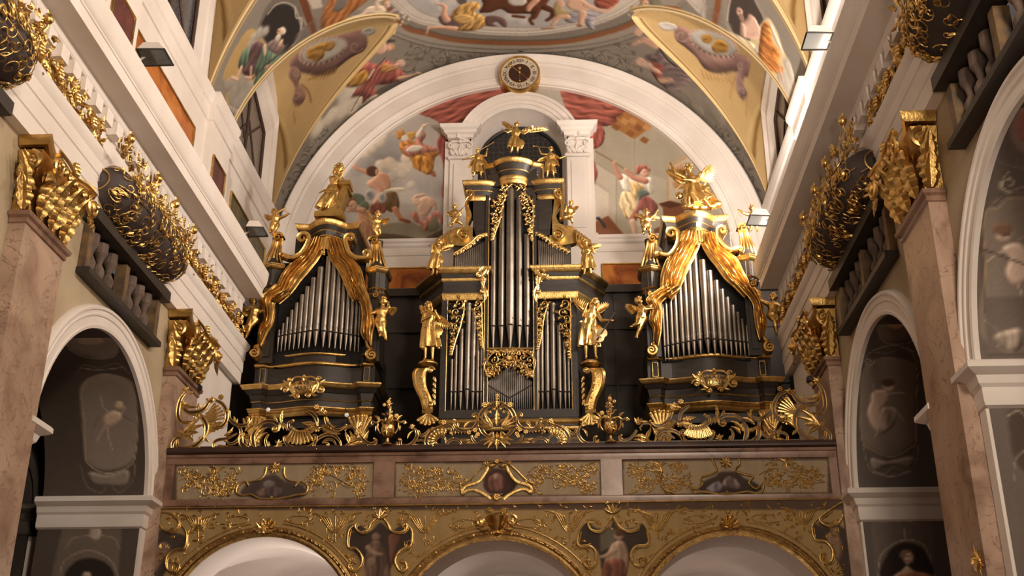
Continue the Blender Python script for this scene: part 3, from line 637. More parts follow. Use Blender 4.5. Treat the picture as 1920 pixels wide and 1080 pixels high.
# ---------- the pendentives: grey framework, dark ovals, seers on clouds
C.crop(400, 0, 4.5)
C.fill([(640, -200), (1000, -300), (1000, 60), (900, 300), (760, 380), (620, 470)], '7C7266', smooth=False, amp=0)
C.fill([(720, 0), (640, -200), (740, -250), (820, 100), (890, 310), (850, 340), (790, 200)], '6E3A1E', smooth=False, amp=0)
C.fill([(780, -30), (900, -60), (920, 60), (840, 80)], 'B6A894', smooth=False, amp=0); C.limb([(700, 20), (790, 230), (830, 330)], 8, 'A0958A', amp=0)
C.fill([(370, 300), (420, 110), (480, 20), (560, -60), (660, -60), (740, 60), (770, 200), (830, 340), (700, 420), (620, 480), (450, 420)], '6A6056', amp=0)
C.fill([(400, 235), (450, 120), (520, 50), (600, 30), (670, 60), (715, 150), (735, 240), (700, 340), (640, 410), (540, 420), (430, 330)], '2E2824', amp=0)
C.limb([(460, 120), (520, 50), (600, 25), (680, 60), (725, 160), (735, 250), (700, 345), (650, 400)], 16, '8E8476', amp=0.6); C.limb([(690, 60), (700, 150), (745, 160), (740, 260)], 12, 'A89D90', amp=0.6)
C.fill([(90, 1120), (95, 960), (110, 800), (100, 700), (80, 640), (200, 380), (330, 240), (480, 420), (580, 560), (470, 700), (330, 820), (250, 960), (160, 1120)], 'B48E50', amp=0.1)
C.cloud([(150, 980, 50), (140, 1050, 45), (190, 930, 55)], '8A7F72', 0.4)
C.cloud([(330, 330, 55), (390, 280, 55), (440, 260, 50), (350, 390, 50), (300, 380, 40)], '9E9586', 0.45)
C.cloud([(120, 720, 55), (180, 720, 70), (250, 700, 80), (300, 760, 70), (170, 800, 75), (240, 840, 80), (330, 740, 40), (190, 880, 60), (270, 880, 50)], '8E8576', 0.45)
C.fill([(110, 900), (190, 920), (235, 930), (190, 1000), (130, 1120), (60, 1120)], '7C7368', amp=0.6, fold=0.1)
C.fill([(250, 430), (330, 400), (420, 370), (480, 400), (520, 470), (600, 470), (570, 550), (520, 620), (440, 720), (360, 770), (340, 700), (360, 640), (300, 600), (210, 570)], '4F6650', amp=0.7, fold=0.16, fdir=0.8)
C.fill([(315, 400), (370, 350), (420, 370), (410, 430), (360, 540), (340, 620), (300, 640), (240, 610), (290, 520)], '5A4040', amp=0.7, fold=0.14, fdir=0.2)
C.fill([(450, 380), (520, 330), (590, 370), (600, 410), (540, 450), (480, 430)], '7E6660', amp=0.5, fold=0.1)
C.ell((585, 262), 28, 34, 'D8CDB8', amp=0.5); C.ell((560, 270), 24, 32, 'C89C7C', amp=0.4); C.ell((545, 320), 22, 34, 'C6B8A0', ang=0.5, amp=0.5); C.limb([(560, 380), (575, 350)], [40, 34], 'CFA182')
C.limb([(538, 262), (556, 262)], 5, '5A3A2C', amp=0)
C.limb([(430, 390), (435, 460)], [30, 22], 'CFA688'); C.limb([(510, 570), (440, 565)], [38, 26], 'B98260'); C.limb([(655, 405), (500, 500), (330, 665)], 10, '3A3230', amp=0); C.limb([(652, 400), (658, 445)], 8, '3A3230', amp=0)
C.limb([(235, 575), (205, 650)], [34, 22], 'CFA182'); C.limb([(155, 655), (205, 675)], [20, 22], 'CFA182'); C.limb([(318, 570), (315, 640)], [26, 20], 'C09070'); C.limb([(268, 655), (315, 660)], [16, 20], 'C4947A')
# far left pendentive: seer in red and yellow on a cloud
C.crop(600, 40, 5.4)
C.cloud([(60, 850, 60), (120, 760, 90), (180, 720, 90), (260, 760, 110), (340, 820, 100), (400, 800, 90), (480, 760, 80), (540, 760, 60), (230, 900, 110), (130, 950, 90), (330, 900, 70), (80, 1000, 80), (-60, 1030, 80), (-30, 1100, 90)], 'B9AD98', 0.4)
C.limb([(640, 80), (600, 130), (640, 160)], 12, 'C9B88C', amp=0.5)
C.ell((715, 260), 40, 36, 'C98C5C', amp=0.4); C.ell((695, 270), 32, 30, 'D8A488', amp=0.4); C.fill([(560, 310), (600, 250), (660, 210), (670, 290), (620, 340), (570, 340)], 'CC9C80', amp=0.5); C.limb([(690, 195), (755, 200)], [40, 20], '4A443E', amp=0.4)
C.fill([(270, 570), (340, 500), (370, 410), (440, 400), (600, 440), (640, 400), (700, 400), (800, 480), (850, 520), (820, 590), (760, 620), (660, 640), (560, 650), (560, 700), (590, 720), (500, 770), (430, 830), (430, 760), (320, 770), (370, 690), (430, 640), (420, 560), (300, 590)], '94483E', amp=0.7, fold=0.2, fdir=0.9)
C.fill([(260, 580), (350, 550), (440, 495), (480, 510), (480, 580), (420, 640), (350, 665), (290, 670), (250, 640)], 'A87628', amp=0.7, fold=0.2, fdir=0.4)
C.fill([(610, 460), (660, 420), (720, 440), (800, 470), (720, 510), (620, 520)], 'B87C3C', amp=0.6, fold=0.12)
C.ell((825, 425), 38, 38, 'C9A68C', amp=0.5); C.ell((800, 420), 34, 30, 'D2A084', amp=0.4); C.limb([(750, 450), (780, 440)], [44, 38], 'CE9C80')
C.limb([(800, 575), (900, 555), (985, 525)], [38, 28, 18], 'D0A07E'); C.limb([(985, 525), (1040, 535)], [30, 12], 'D4A888'); C.limb([(490, 580), (545, 500)], [24, 34], 'D6BCA4')
C.limb([(660, 370), (560, 490), (440, 690), (320, 905)], 9, '4E3020', amp=0); C.limb([(190, 610), (250, 625)], [24, 40], 'BE8858')
C.fill([(590, 690), (740, 620), (850, 600), (700, 680), (580, 740)], '5E564C', amp=0)
# right near pendentive
C.crop(1180, 0, 4.5)
C.fill([(440, -200), (860, -260), (900, 60), (870, 380), (740, 260), (540, 180)], '847A6C', smooth=False, amp=0)
C.fill([(500, -80), (640, -80), (640, 160), (560, 90), (400, -80)], 'BDAFA2', smooth=False, amp=0); C.limb([(400, -60), (600, 150), (640, -100)], 8, '7A6F66', amp=0, smooth=False); C.limb([(450, -60), (575, 70), (590, -100)], 6, '8A7F74', amp=0, smooth=False)
C.fill([(740, -80), (790, -80), (740, 240), (690, 230)], '8A4A24', smooth=False, amp=0)
C.fill([(800, -60), (1010, -80), (1130, 100), (1180, 200), (1100, 420), (950, 420), (830, 300)], '8E8272', amp=0)
C.fill([(860, -60), (1000, -60), (1080, 60), (1130, 170), (1120, 260), (1020, 420), (900, 300), (840, 200), (835, 90)], '463A34', amp=0)
C.limb([(855, -40), (830, 90), (825, 200), (860, 280)], 18, 'A89C8C', amp=0.6)
C.fill([(1000, 380), (1150, 160), (1230, 230), (1300, 420), (1380, 600), (1400, 760), (1440, 900), (1400, 1060), (1330, 1000), (1230, 800), (1120, 620), (1040, 500)], 'D6BC88', amp=0.1)
C.cloud([(1340, 560, 60), (1300, 660, 80), (1340, 720, 80), (1360, 620, 50), (1290, 740, 60), (1330, 820, 70), (1080, 440, 40), (1100, 520, 50), (1160, 600, 50), (1200, 660, 50), (1380, 700, 40)], 'BFB6A4', 0.4)
C.fill([(1330, 930), (1400, 860), (1430, 880), (1400, 1000), (1370, 1060)], '756A5C', amp=0.4)
C.fill([(800, 260), (900, 290), (1000, 340), (1060, 380), (1050, 410), (960, 390), (860, 340), (800, 300)], 'D8C49A', amp=0.6, fold=0.12)
C.fill([(990, 160), (1010, 120), (1060, 150), (1100, 230), (1120, 290), (1060, 330), (990, 300), (940, 290), (940, 210)], 'D8AA92', amp=0.6)
C.limb([(1090, 290), (1020, 310), (960, 300)], [36, 30, 22], 'D8AA92'); C.limb([(960, 220), (965, 290)], [50, 40], 'D6A68E')
C.ell((930, 100), 28, 38, 'D4A48C', ang=-0.3, amp=0.5); C.ell((945, 150), 22, 36, '9C7460', ang=-0.3, amp=0.5); C.limb([(915, 95), (940, 92)], 5, '5A3A2C', amp=0)
C.fill([(1120, 210), (1170, 190), (1200, 260), (1210, 360), (1270, 440), (1260, 560), (1300, 560), (1280, 620), (1200, 600), (1140, 560), (1090, 480), (1100, 340)], 'C8762E', amp=0.7, fold=0.2, fdir=0.3)
C.limb([(1190, 210), (1240, 330), (1290, 440)], [30, 44, 20], 'DCC8BC'); C.limb([(1270, 590), (1295, 680)], [30, 20], 'D8A48A')
# far right pendentive: seer in mauve on a cloud, putti above
C.cloud([(450, 760, 60), (520, 790, 90), (600, 820, 100), (690, 880, 90), (730, 960, 80), (600, 700, 60), (660, 760, 70), (560, 900, 70), (760, 1020, 50)], '8C8272', 0.4)
C.fill([(130, 480), (220, 450), (260, 400), (340, 520), (440, 540), (520, 560), (560, 620), (500, 700), (400, 760), (330, 740), (350, 800), (290, 730), (240, 690), (180, 590), (250, 560)], '75625F', amp=0.7, fold=0.2, fdir=0.8)
C.fill([(150, 520), (260, 540), (290, 560), (250, 660), (200, 620)], '94483C', amp=0.5, fold=0.1); C.fill([(430, 510), (490, 530), (540, 600), (460, 600)], '8E4438', amp=0.5)
C.ell((90, 520), 40, 36, 'CBA488', amp=0.5); C.ell((125, 535), 26, 30, 'CFA184', amp=0.4); C.ell((165, 555), 28, 30, 'BEB0A0', amp=0.5); C.limb([(190, 580), (240, 600)], [50, 44], 'CE9E80')
C.limb([(260, 680), (360, 670)], [40, 22], 'C99870'); C.limb([(540, 620), (570, 690), (620, 715)], [44, 30, 18], 'B06A4A'); C.limb([(240, 390), (320, 500), (390, 560)], 20, '3E342E', amp=0); C.limb([(260, 380), (320, 350)], 18, '3E342E', amp=0)
C.ell((75, 270), 40, 36, 'D0A082', amp=0.4); C.fill([(60, 350), (110, 310), (200, 340), (250, 400), (200, 410), (100, 360), (30, 370)], 'C49678', amp=0.5); C.limb([(80, 350), (25, 380)], [26, 14], 'C49678')
# gilded scroll gables over the two lunettes
for (T_, dx, pts, lobes) in (
    ((560, 0, 4.571), 1, [(370, 190), (440, 150), (560, 130), (700, 120), (790, 130), (840, 210), (820, 280), (760, 340), (700, 300), (760, 250), (720, 180), (640, 190), (500, 215), (420, 215)], ((470, 170, 60), (640, 150, 70))),
    ((960, 0, 4.571), -1, [(1560, 180), (1480, 110), (1380, 115), (1280, 95), (1170, 90), (1105, 140), (1100, 220), (1170, 290), (1250, 360), (1240, 300), (1190, 220), (1260, 170), (1400, 190), (1500, 200)], ((1250, 130, 60), (1420, 140, 60)))):
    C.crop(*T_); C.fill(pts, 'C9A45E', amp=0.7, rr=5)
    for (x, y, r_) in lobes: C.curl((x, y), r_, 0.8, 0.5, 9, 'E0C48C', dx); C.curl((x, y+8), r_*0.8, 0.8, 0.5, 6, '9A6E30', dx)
C.crop(560, 0, 4.571)
C.limb([(820, 290), (832, 210), (790, 150), (700, 140)], 12, 'E4C890', amp=0.4); C.limb([(800, 280), (808, 210), (770, 170)], 8, '9C7438', amp=0)
C.fill([(190, 230), (200, 120), (260, 0), (300, -80), (640, -80), (560, 30), (430, 130), (380, 200), (300, 240), (230, 290)], 'A8622A', amp=0.7, fold=0.25, fdir=0.7)
C.fill([(300, 90), (320, 10), (380, -30), (430, -20), (400, 50), (340, 100)], '6C665E', amp=0.5)
C.fill([(560, 120), (600, 60), (660, 50), (720, 50), (750, 90), (700, 130), (620, 120)], 'D8BCA0', amp=0.5); C.limb([(600, 80), (540, 130), (460, 150)], [40, 32, 18], 'D8BCA0'); C.limb([(680, 70), (670, 20), (720, 0)], [36, 26, 20], 'D6B898'); C.head((760, 40), 32, 'D8AE92', 'A87C4C', 2.8); C.limb([(780, 110), (820, 90)], [20, 40], 'B09498')
for (x, y) in ((850, 120), (880, 110), (900, 150), (935, 140), (860, 160), (890, 190), (940, 170), (870, 215), (915, 205)): C.ell((x, y), 16, 11, ['C9B49C', '8C7C64', 'B0A294'][int(x+y) % 3], ang=x, amp=0.5)
C.crop(960, 0, 4.571)
for (x, y) in ((1020, 90), (1050, 110), (1000, 130), (1040, 150), (1060, 180), (1085, 130), (1030, 60), (1075, 205)): C.ell((x, y), 15, 11, ['C4AE90', '8C7450', 'A89A84'][int(x+y) % 3], ang=x, amp=0.5)
C.head((1140, 30), 34, 'D2A282', 'A0744C', 0.5); C.fill([(1090, 60), (1180, 50), (1280, 90), (1270, 120), (1200, 100), (1110, 100)], 'CE9E7E', amp=0.5)
C.fill([(1180, 10), (1240, -30), (1300, 30), (1230, 60)], '7C7460', amp=0.4); C.fill([(1280, 50), (1420, 60), (1460, 110), (1330, 110)], '8C5426', amp=0.3)
C.ell((75, 441), 4, 2.6, '14100E', amp=0); C.limb([(62, 441), (90, 441)], 10, '14100E', amp=0)
# cream mouldings that follow each groin
C.T = (0, 0, 1)
_map = C.map; C.map = lambda a, b_: (a, b_)
for sgn in (-1, 1):
    for yc in YCS:
        for s2 in (-1, 1):
            G = []
            for t in np.linspace(0.10, 1, 26):
                x = 2.42+(XF-2.42)*t**1.6; G.append((yc+s2*HW*t, sgn*VR*math.asin(min(1, x/VR))))
            G = np.array(G); N = np.stack([np.full(len(G), s2*0.8), np.full(len(G), -sgn*0.6)], -1)
            if (s2 < 0 or yc < 17):
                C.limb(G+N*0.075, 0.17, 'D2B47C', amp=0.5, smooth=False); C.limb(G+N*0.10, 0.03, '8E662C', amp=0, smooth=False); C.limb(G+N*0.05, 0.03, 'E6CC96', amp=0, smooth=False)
C.map = _map
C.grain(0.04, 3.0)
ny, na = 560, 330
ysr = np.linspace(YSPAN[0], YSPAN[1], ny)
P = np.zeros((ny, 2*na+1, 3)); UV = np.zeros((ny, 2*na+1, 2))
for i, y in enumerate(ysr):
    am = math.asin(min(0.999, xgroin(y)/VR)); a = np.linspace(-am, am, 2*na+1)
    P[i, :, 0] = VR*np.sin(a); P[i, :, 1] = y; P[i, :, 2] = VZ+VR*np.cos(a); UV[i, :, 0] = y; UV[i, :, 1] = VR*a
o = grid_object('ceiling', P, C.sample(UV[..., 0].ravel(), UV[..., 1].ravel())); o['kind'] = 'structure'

# ---- lunette webs, each ruled from its groin to the head of its window wall
def wall_head(s): return 12.55+2.45*(max(0, 1-abs(s)**12))**0.5+0.85*(1-abs(s)**1.3)
def web_grid(sgn, yc, ns, nt):
    G = np.zeros((ns, nt, 3)); 
    for i, s in enumerate(np.linspace(-1, 1, ns)):
        x = 2.42+(XF-2.42)*abs(s)**1.6; g = np.array([sgn*x, yc+HW*s, VZ+math.sqrt(VR**2-min(x, 5.29)**2)]); w = np.array([sgn*XF, yc+HW*s*1.02, wall_head(s)])
        w[2] = max(w[2], 12.5)
        for j, t in enumerate(np.linspace(0, 1, nt)):
            p = g*(1-t)+w*t; p[2] += 0.35*math.sin(PI*t)*(1-abs(s)**3); G[i, j] = p
    return G
for sgn in (-1, 1):
    for yc in YCS:
        WG = web_grid(sgn, yc, 240, 120); PXG = to_px(WG.reshape(-1, 3))
        SU = np.repeat(np.linspace(-1, 1, 240)*HW, 120); TV = np.tile(np.linspace(0, 1, 120)*2.4, 240)
        far = (np.abs(SU) > -1) & (SU > -0.02)
        def map_web(px, py):
            d = (PXG[:, 0]-px)**2+(PXG[:, 1]-py)**2; d = np.where(far, d, 1e9); k_ = int(np.argmin(d)); return (SU[k_], TV[k_])
        C = Canvas(-HW-0.05, HW+0.05, -0.05, 2.45, 0.012, 'C4A062', map_web)
        C.T = (0, 0, 1); C.map = lambda a, b_: (a, b_)
        for s2 in (-1, 1):
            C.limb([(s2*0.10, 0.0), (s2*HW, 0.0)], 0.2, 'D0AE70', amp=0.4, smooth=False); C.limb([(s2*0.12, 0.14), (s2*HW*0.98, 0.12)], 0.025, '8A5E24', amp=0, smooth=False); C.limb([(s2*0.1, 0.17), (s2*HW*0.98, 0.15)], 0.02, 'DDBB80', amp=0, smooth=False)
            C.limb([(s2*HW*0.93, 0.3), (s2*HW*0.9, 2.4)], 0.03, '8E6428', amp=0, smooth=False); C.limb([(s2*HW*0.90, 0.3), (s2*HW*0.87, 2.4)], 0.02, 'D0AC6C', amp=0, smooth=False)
        C.map = map_web
        if yc > 17 and sgn < 0:
            C.crop(400, 0, 4.5)
            C.fill([(640, 540), (700, 460), (800, 420), (1130, 280), (1250, 260), (1300, 330), (1280, 420), (1180, 480), (1060, 560), (1000, 620), (860, 640), (700, 600)], '7C5850', amp=0.7, rr=5)
            C.ell((925, 430), 215, 100, '94786A', ang=-0.33, amp=0.8, rr=3)
            for q in range(26):
                an = q*PI/13; x, y = 925+205*math.cos(an)*math.cos(-0.33)-96*math.sin(an)*math.sin(-0.33), 430+205*math.cos(an)*math.sin(-0.33)+96*math.sin(an)*math.cos(-0.33); C.ell((x, y), 13, 9, 'B4968A', ang=an, amp=0.6)
            C.ell((930, 425), 190, 84, 'A9A294', ang=-0.33, amp=0.3)
            C.fill([(790, 430), (880, 380), (960, 350), (1010, 350), (1030, 380), (990, 420), (940, 430), (930, 480), (870, 520), (800, 490)], 'A8762C', amp=0.8, rr=3, fold=0.15)
            C.ell((975, 385), 46, 34, 'B4823A', ang=-0.3, amp=0.7); C.limb([(940, 392), (965, 385)], 5, '6E4418', amp=0)
            C.ell((1310, 265), 62, 34, '9C968C', ang=-0.2, amp=0.7); C.limb([(1290, 262), (1330, 258)], 6, '5C564E', amp=0); C.curl((1200, 390), 60, 1.0, 0.3, 14, '9C7A6A')
            C.fill([(640, 580), (700, 560), (740, 640), (720, 700), (770, 780), (760, 860), (700, 900), (670, 840), (690, 740), (640, 660)], '8A6456', amp=0.7); C.curl((705, 610), 34, 1.2, 1.0, 12, 'A88474'); C.curl((715, 810), 40, 1.1, 2.0, 12, 'A88474')
            C.limb([(740, 720), (800, 770), (830, 860)], [12, 26, 6], '8A5E28'); C.limb([(690, 900), (680, 960), (685, 1040)], [26, 18, 6], 'A8782E')
            for q in range(16): C.limb([(790+q*16, 700-abs(q-8)*3-q*4), (830+q*14, 660-q*6)], [12, 3], ['B8883C', '8A5C20'][q % 2], amp=0.5)
        if yc > 17 and sgn > 0:
            C.crop(1180, 0, 4.5)
            C.fill([(400, 220), (480, 240), (560, 300), (640, 420), (760, 480), (900, 450), (1020, 500), (1000, 640), (900, 600), (760, 620), (640, 580), (560, 480), (470, 400), (390, 330)], '8A665C', amp=0.7, rr=5)
            C.ell((710, 370), 225, 100, 'A48274', ang=0.36, amp=0.8, rr=3)
            for q in range(26):
                an = q*PI/13; x, y = 710+212*math.cos(an)*math.cos(0.36)-94*math.sin(an)*math.sin(0.36), 370+212*math.cos(an)*math.sin(0.36)+94*math.sin(an)*math.cos(0.36); C.ell((x, y), 13, 9, 'C4A496', ang=an, amp=0.6)
            C.ell((710, 362), 195, 84, 'B4B0A8', ang=0.36, amp=0.3)
            C.fill([(700, 370), (760, 330), (830, 380), (820, 440), (740, 450), (700, 420)], 'B4802A', amp=0.8, rr=3, fold=0.15); C.ell((655, 325), 52, 38, 'B8842E', ang=0.3, amp=0.7); C.limb([(630, 330), (655, 335)], 5, '6E4418', amp=0)
            C.ell((325, 225), 78, 36, 'BDB9B0', ang=0.2, amp=0.7); C.curl((440, 300), 60, 1.0, 0.3, 14, 'AA8678')
            C.fill([(930, 480), (1010, 500), (1000, 600), (960, 700), (1000, 780), (960, 840), (910, 780), (900, 680), (920, 580)], '94706A', amp=0.7); C.curl((940, 550), 34, 1.2, 1.0, 12, 'B4908A'); C.curl((950, 770), 40, 1.1, 2.0, 12, 'B4908A')
            C.limb([(900, 660), (860, 760), (850, 840)], [12, 26, 6], 'C08048'); C.limb([(985, 830), (990, 900), (985, 980)], [26, 20, 6], 'BA8C48')
            for q in range(16): C.limb([(600+q*16, 600+q*5), (620+q*16, 660+q*3)], [12, 3], ['D09850', 'A87038'][q % 2], amp=0.5)
        C.grain(0.04, 3.0)
        W2 = web_grid(sgn, yc, 240, 120)
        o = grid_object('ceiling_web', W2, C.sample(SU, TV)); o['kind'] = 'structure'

# ================================================================== ORNAMENT KIT
class Orn:
    """carved ornament laid on a plane: maps 2D drawing coordinates to 3D, N points to the viewer"""
    def __init__(s, f=None, N=(0, -1, 0), O=(0, 0, 0), U=(1, 0, 0), V=(0, 0, 1), mirror=False):
        s.g = MB(); s.d = MB(); s.N = np.array(N, float); s.O = np.array(O, float); s.U = np.array(U, float); s.V = np.array(V, float); s.f = f; s.T = (0, 0, 1); s.mir = mirror; s.lift = 0.0
    def crop(s, ox, oy, sc): s.T = (ox, oy, sc); return s
    def uv(s, q):
        if s.f is not None:
            p = s.f(q[0]/s.T[2]+s.T[0], q[1]/s.T[2]+s.T[1]); u, v = p
        else: u, v = q
        return np.array([-u if s.mir else u, v])
    def W(s, u, v, n=0.0): return s.O+s.U*u+s.V*v+s.N*(n+s.lift)
    def curve(s, pts, k=7, smooth=True):
        Q = np.array([s.uv(q) for q in pts]); return catmull(Q, k) if (smooth and len(Q) > 2) else Q
    def rod(s, pts, r_, n=0.0, flat=0.8, smooth=True, ns=6, taper=(1, 1), bulge=None, mb=None):
        Q = s.curve(pts, 6, smooth); m = len(Q)
        if not smooth or m < 3: t = np.linspace(0, m-1, 3*m); Q = np.stack([np.interp(t, range(m), Q[:, i]) for i in (0, 1)], -1); m = len(Q)
        R = r_*np.interp(np.linspace(0, 1, m), [0, 0.5, 1], [taper[0], 1, taper[1]])
        (mb or s.g).tube([s.W(u, v, n) for u, v in Q], R, ns, flat=flat, fax=s.N)
    def spiral(s, c, r0, turns, a0, r_, dirn=1, n=0.0, mb=None, raw=False, rise=0.0):
        """c in drawing units unless raw; r0 metres"""
        c = s.uv(c) if not raw else np.asarray(c, float)
        if s.mir and not raw: dirn = -dirn; a0 = PI-a0
        t = np.linspace(0, 1, int(14*turns)+6); R = r0*(1-0.9*t**0.8)
        P = [s.W(c[0]+R[i]*math.cos(a0+dirn*2*PI*turns*t[i]), c[1]+R[i]*math.sin(a0+dirn*2*PI*turns*t[i]), n+rise*t[i]) for i in range(len(t))]
        (mb or s.g).tube(P, [r_*(1-0.35*q) for q in t]+[] , 6, flat=0.9, fax=s.N); s.g.ball(P[-1], r_*1.25, 7, 5)
    def strap(s, pts, w, rim=None, n=0.0, back=True, ends=(0.6, 0.25), curls=(0, 0)):
        """C-scroll: a channelled strap with gilded rims; ends may curl (sign gives the hand)"""
        Q = s.curve(pts, 7); m = len(Q); T = np.gradient(Q, axis=0); T /= np.linalg.norm(T, axis=1)[:, None]+1e-9; Nn = np.stack([-T[:, 1], T[:, 0]], -1)
        hw = w/2*np.interp(np.linspace(0, 1, m), [0, 0.3, 0.7, 1], [ends[0], 1, 1, ends[1]]); w = w*1.12; rim = rim or w*0.22
        for sg in (-1, 1):
            E = Q+Nn*(hw*sg)[:, None]; s.g.tube([s.W(u, v, n+rim*0.6) for u, v in E], rim, 6, flat=1.0, fax=s.N)
        if back:
            A = Q-Nn*hw[:, None]; B = Q+Nn*hw[:, None]
            s.d.grid([[s.W(*A[i], n-0.01), s.W(*A[i], n+0.004), s.W(*B[i], n+0.004), s.W(*B[i], n-0.01)] for i in range(m)], cv=True)
        for end, hand in ((0, curls[0]), (-1, curls[1])):
            if hand:
                if s.mir: hand = -hand
                r0 = abs(hand)*w; sg = 1 if hand > 0 else -1; t = T[end]*(1 if end == -1 else -1); nrm = np.array([-t[1], t[0]])*sg
                c = Q[end]+nrm*r0; a0 = math.atan2(-nrm[1], -nrm[0])
                s.spiral(c, r0, 1.3, a0, rim*1.35, sg, n+rim, raw=True, rise=0.01)
    def leaf(s, a, b_, w, bend=0.0, lobes=4, h=0.35, n=0.0, tipup=0.0):
        A, B = s.uv(a), s.uv(b_); d = B-A; L = np.linalg.norm(d)+1e-9; t_ = d/L; nr = np.array([-t_[1], t_[0]])
        if s.mir: bend = -bend
        nt = max(9, lobes*4+1); rows = []
        for i, t in enumerate(np.linspace(0, 1, nt)):
            p = A+d*t+nr*bend*L*math.sin(PI*t)*0.5+nr*bend*L*0.35*t*t
            tt = d/L+nr*bend*(0.5*PI*math.cos(PI*t)+0.7*t); tt /= np.linalg.norm(tt); nn = np.array([-tt[1], tt[0]])
            ww = w*max(0.05, math.sin(PI*min(1, t**0.75*0.97+0.03)))*(0.72+0.28*abs(math.sin(PI*lobes*t)))
            if t < 0.12: ww = max(ww, w*0.25)
            hh = ww*h; z = n+tipup*L*t*t
            rows.append([s.W(*(p-nn*ww), z), s.W(*(p-nn*ww*0.55), z+hh), s.W(*p, z+hh*0.45), s.W(*(p+nn*ww*0.55), z+hh), s.W(*(p+nn*ww), z), s.W(*p, z-hh*0.4)])
        k = len(s.g.v); s.g.grid(rows, cv=True); m = 6
        s.g.f.append(tuple(k+j for j in range(m-1, -1, -1))); s.g.f.append(tuple(k+(nt-1)*m+j for j in range(m)))
    def spray(s, c, L, angs, w, bend=0.0, lobes=3, **kw):
        """leaves radiating from one point; c in drawing units, L metres"""
        C0 = s.uv(c); f, T, mi = s.f, s.T, s.mir; s.f = None; s.mir = False
        for i, a in enumerate(angs):
            ll = L[i] if hasattr(L, '__len__') else L
            if mi: a = PI-a
            s.leaf(C0, C0+ll*np.array([math.cos(a), math.sin(a)]), w, bend=(-bend if mi else bend), lobes=lobes, **kw)
        s.f, s.T, s.mir = f, T, mi
    def flower(s, c, r_, petals=6, n=0.0, raw=False):
        C0 = s.uv(c) if not raw else np.asarray(c, float)
        for i in range(petals):
            a = i*2*PI/petals+0.3; q = C0+0.58*r_*np.array([math.cos(a), math.sin(a)])
            s.g.ball(s.W(*q, n+r_*0.25), r_*0.42, 7, 5)
        s.g.ball(s.W(*C0, n+r_*0.45), r_*0.35, 7, 5)
    def shell(s, c, r0, r1, a0, a1, ribs=7, w=None, plate=True, n=0.0, hole=False):
        """fan shell: c drawing units; radii metres"""
        C0 = s.uv(c)
        if s.mir: a0, a1 = PI-a1, PI-a0
        for i in range(ribs):
            a = a0+(a1-a0)*(i+0.5)/ribs; u = np.array([math.cos(a), math.sin(a)]); ww = (w or (r1*(a1-a0)/ribs*0.40))
            P = [C0+u*(r0+(r1-r0)*t) for t in np.linspace(0, 1, 6)]
            s.g.tube([s.W(*p, n+0.012*math.sin(PI*t)) for p, t in zip(P, np.linspace(0, 1, 6))], [ww*(0.45+0.55*t) for t in np.linspace(0, 1, 6)], 7, flat=0.55, fax=s.N)
            s.g.ball(s.W(*P[-1], n), ww*1.02, 7, 5, sc=(1, 1, 1))
        if plate:
            A = np.linspace(a0, a1, 16); s.g.grid([[s.W(*(C0+np.array([math.cos(a), math.sin(a)])*r_), n+z) for r_, z in ((r0, -0.006), (r1*0.97, -0.006), (r1*0.97, -0.02), (r0, -0.02))] for a in A], cv=True)
    def out(s, gname, parent, gm=None, dname=None, dm=None):
        r_ = []
        if s.g.v: r_.append(s.g.build(gname, gm or GOLDL, parent, fixn=False))
        if s.d.v: r_.append(s.d.build(dname or 'scroll_backing', dm or BROWN, parent, fixn=False))
        return r_
def tube_recalc(): pass

# ================================================================== END WALL MOULDINGS AND NICHE
RP = [(4.47, 0.0), (4.47, 0.10), (4.50, 0.12), (4.53, 0.10), (4.56, 0.10), (4.62, 0.12), (4.64, 0.15), (4.68, 0.16), (4.70, 0.14), (4.98, 0.15), (5.00, 0.17), (5.04, 0.18), (5.06, 0.16), (5.12, 0.18), (5.16, 0.22), (5.22, 0.24), (5.26, 0.20), (5.30, 0.0)]
b = MB(); b.ring(RP, (0, YW, 11.4), (1, 0, 0), (0, 0, 1), (0, -1, 0), 0, PI, 96)
for sx in (-1, 1):
    x0, x1 = sorted((sx*4.5, sx*5.2)); b.box((x0, YW-0.16, 10.9), (x1, YW, 11.4))
trim(b)
b = MB(); b.add([(-5.25, YW, 4.0), (5.25, YW, 4.0), (5.25, YW, 12.02), (-5.25, YW, 12.02)], [(0, 1, 2, 3)]); structure('wall_end_lower', b, WHITE, False)
BAND = [(0, 11.78), (0.03, 11.79), (0.04, 11.84), (0.02, 11.86), (0.02, 11.96), (0.07, 11.99), (0.09, 12.04), (0.13, 12.07), (0.14, 12.13), (0, 12.15)]
for sx in (-1, 1):
    b = MB(); b.sweep(BAND, [(sx*4.7, YW), (sx*1.62, YW)] if sx > 0 else [(-1.62, YW), (-4.7, YW)], side=1); trim(b)
# niche
NC = (0, YW, 14.25)
b = MB(); b.ring([(0.92, -0.5), (1.02, 0.0), (1.04, 0.10), (1.07, 0.12), (1.12, 0.12), (1.13, 0.15), (1.20, 0.16), (1.21, 0.19), (1.24, 0.20), (1.30, 0.20), (1.32, 0.24), (1.37, 0.26), (1.39, 0.22), (1.40, 0.0)], NC, (1, 0, 0), (0, 0, 1), (0, -1, 0), 0.18, PI-0.18, 64)
b.ring([(0.92, -0.5), (1.02, 0.0), (1.05, 0.06)], NC, (1, 0, 0), (0, 0, 1), (0, -1, 0), 0, PI, 64, caps=False)
for sx in (-1, 1): b.add([(sx*0.92, YW+0.5, 11.0), (sx*1.02, YW, 11.0), (sx*1.02, YW, 14.26), (sx*0.92, YW+0.5, 14.26)], [(0, 1, 2, 3)])
trim(b)
CORN2 = [(0, 14.50), (0.05, 14.51), (0.06, 14.58), (0.12, 14.61), (0.13, 14.66), (0.19, 14.70), (0.22, 14.78), (0, 14.80)]
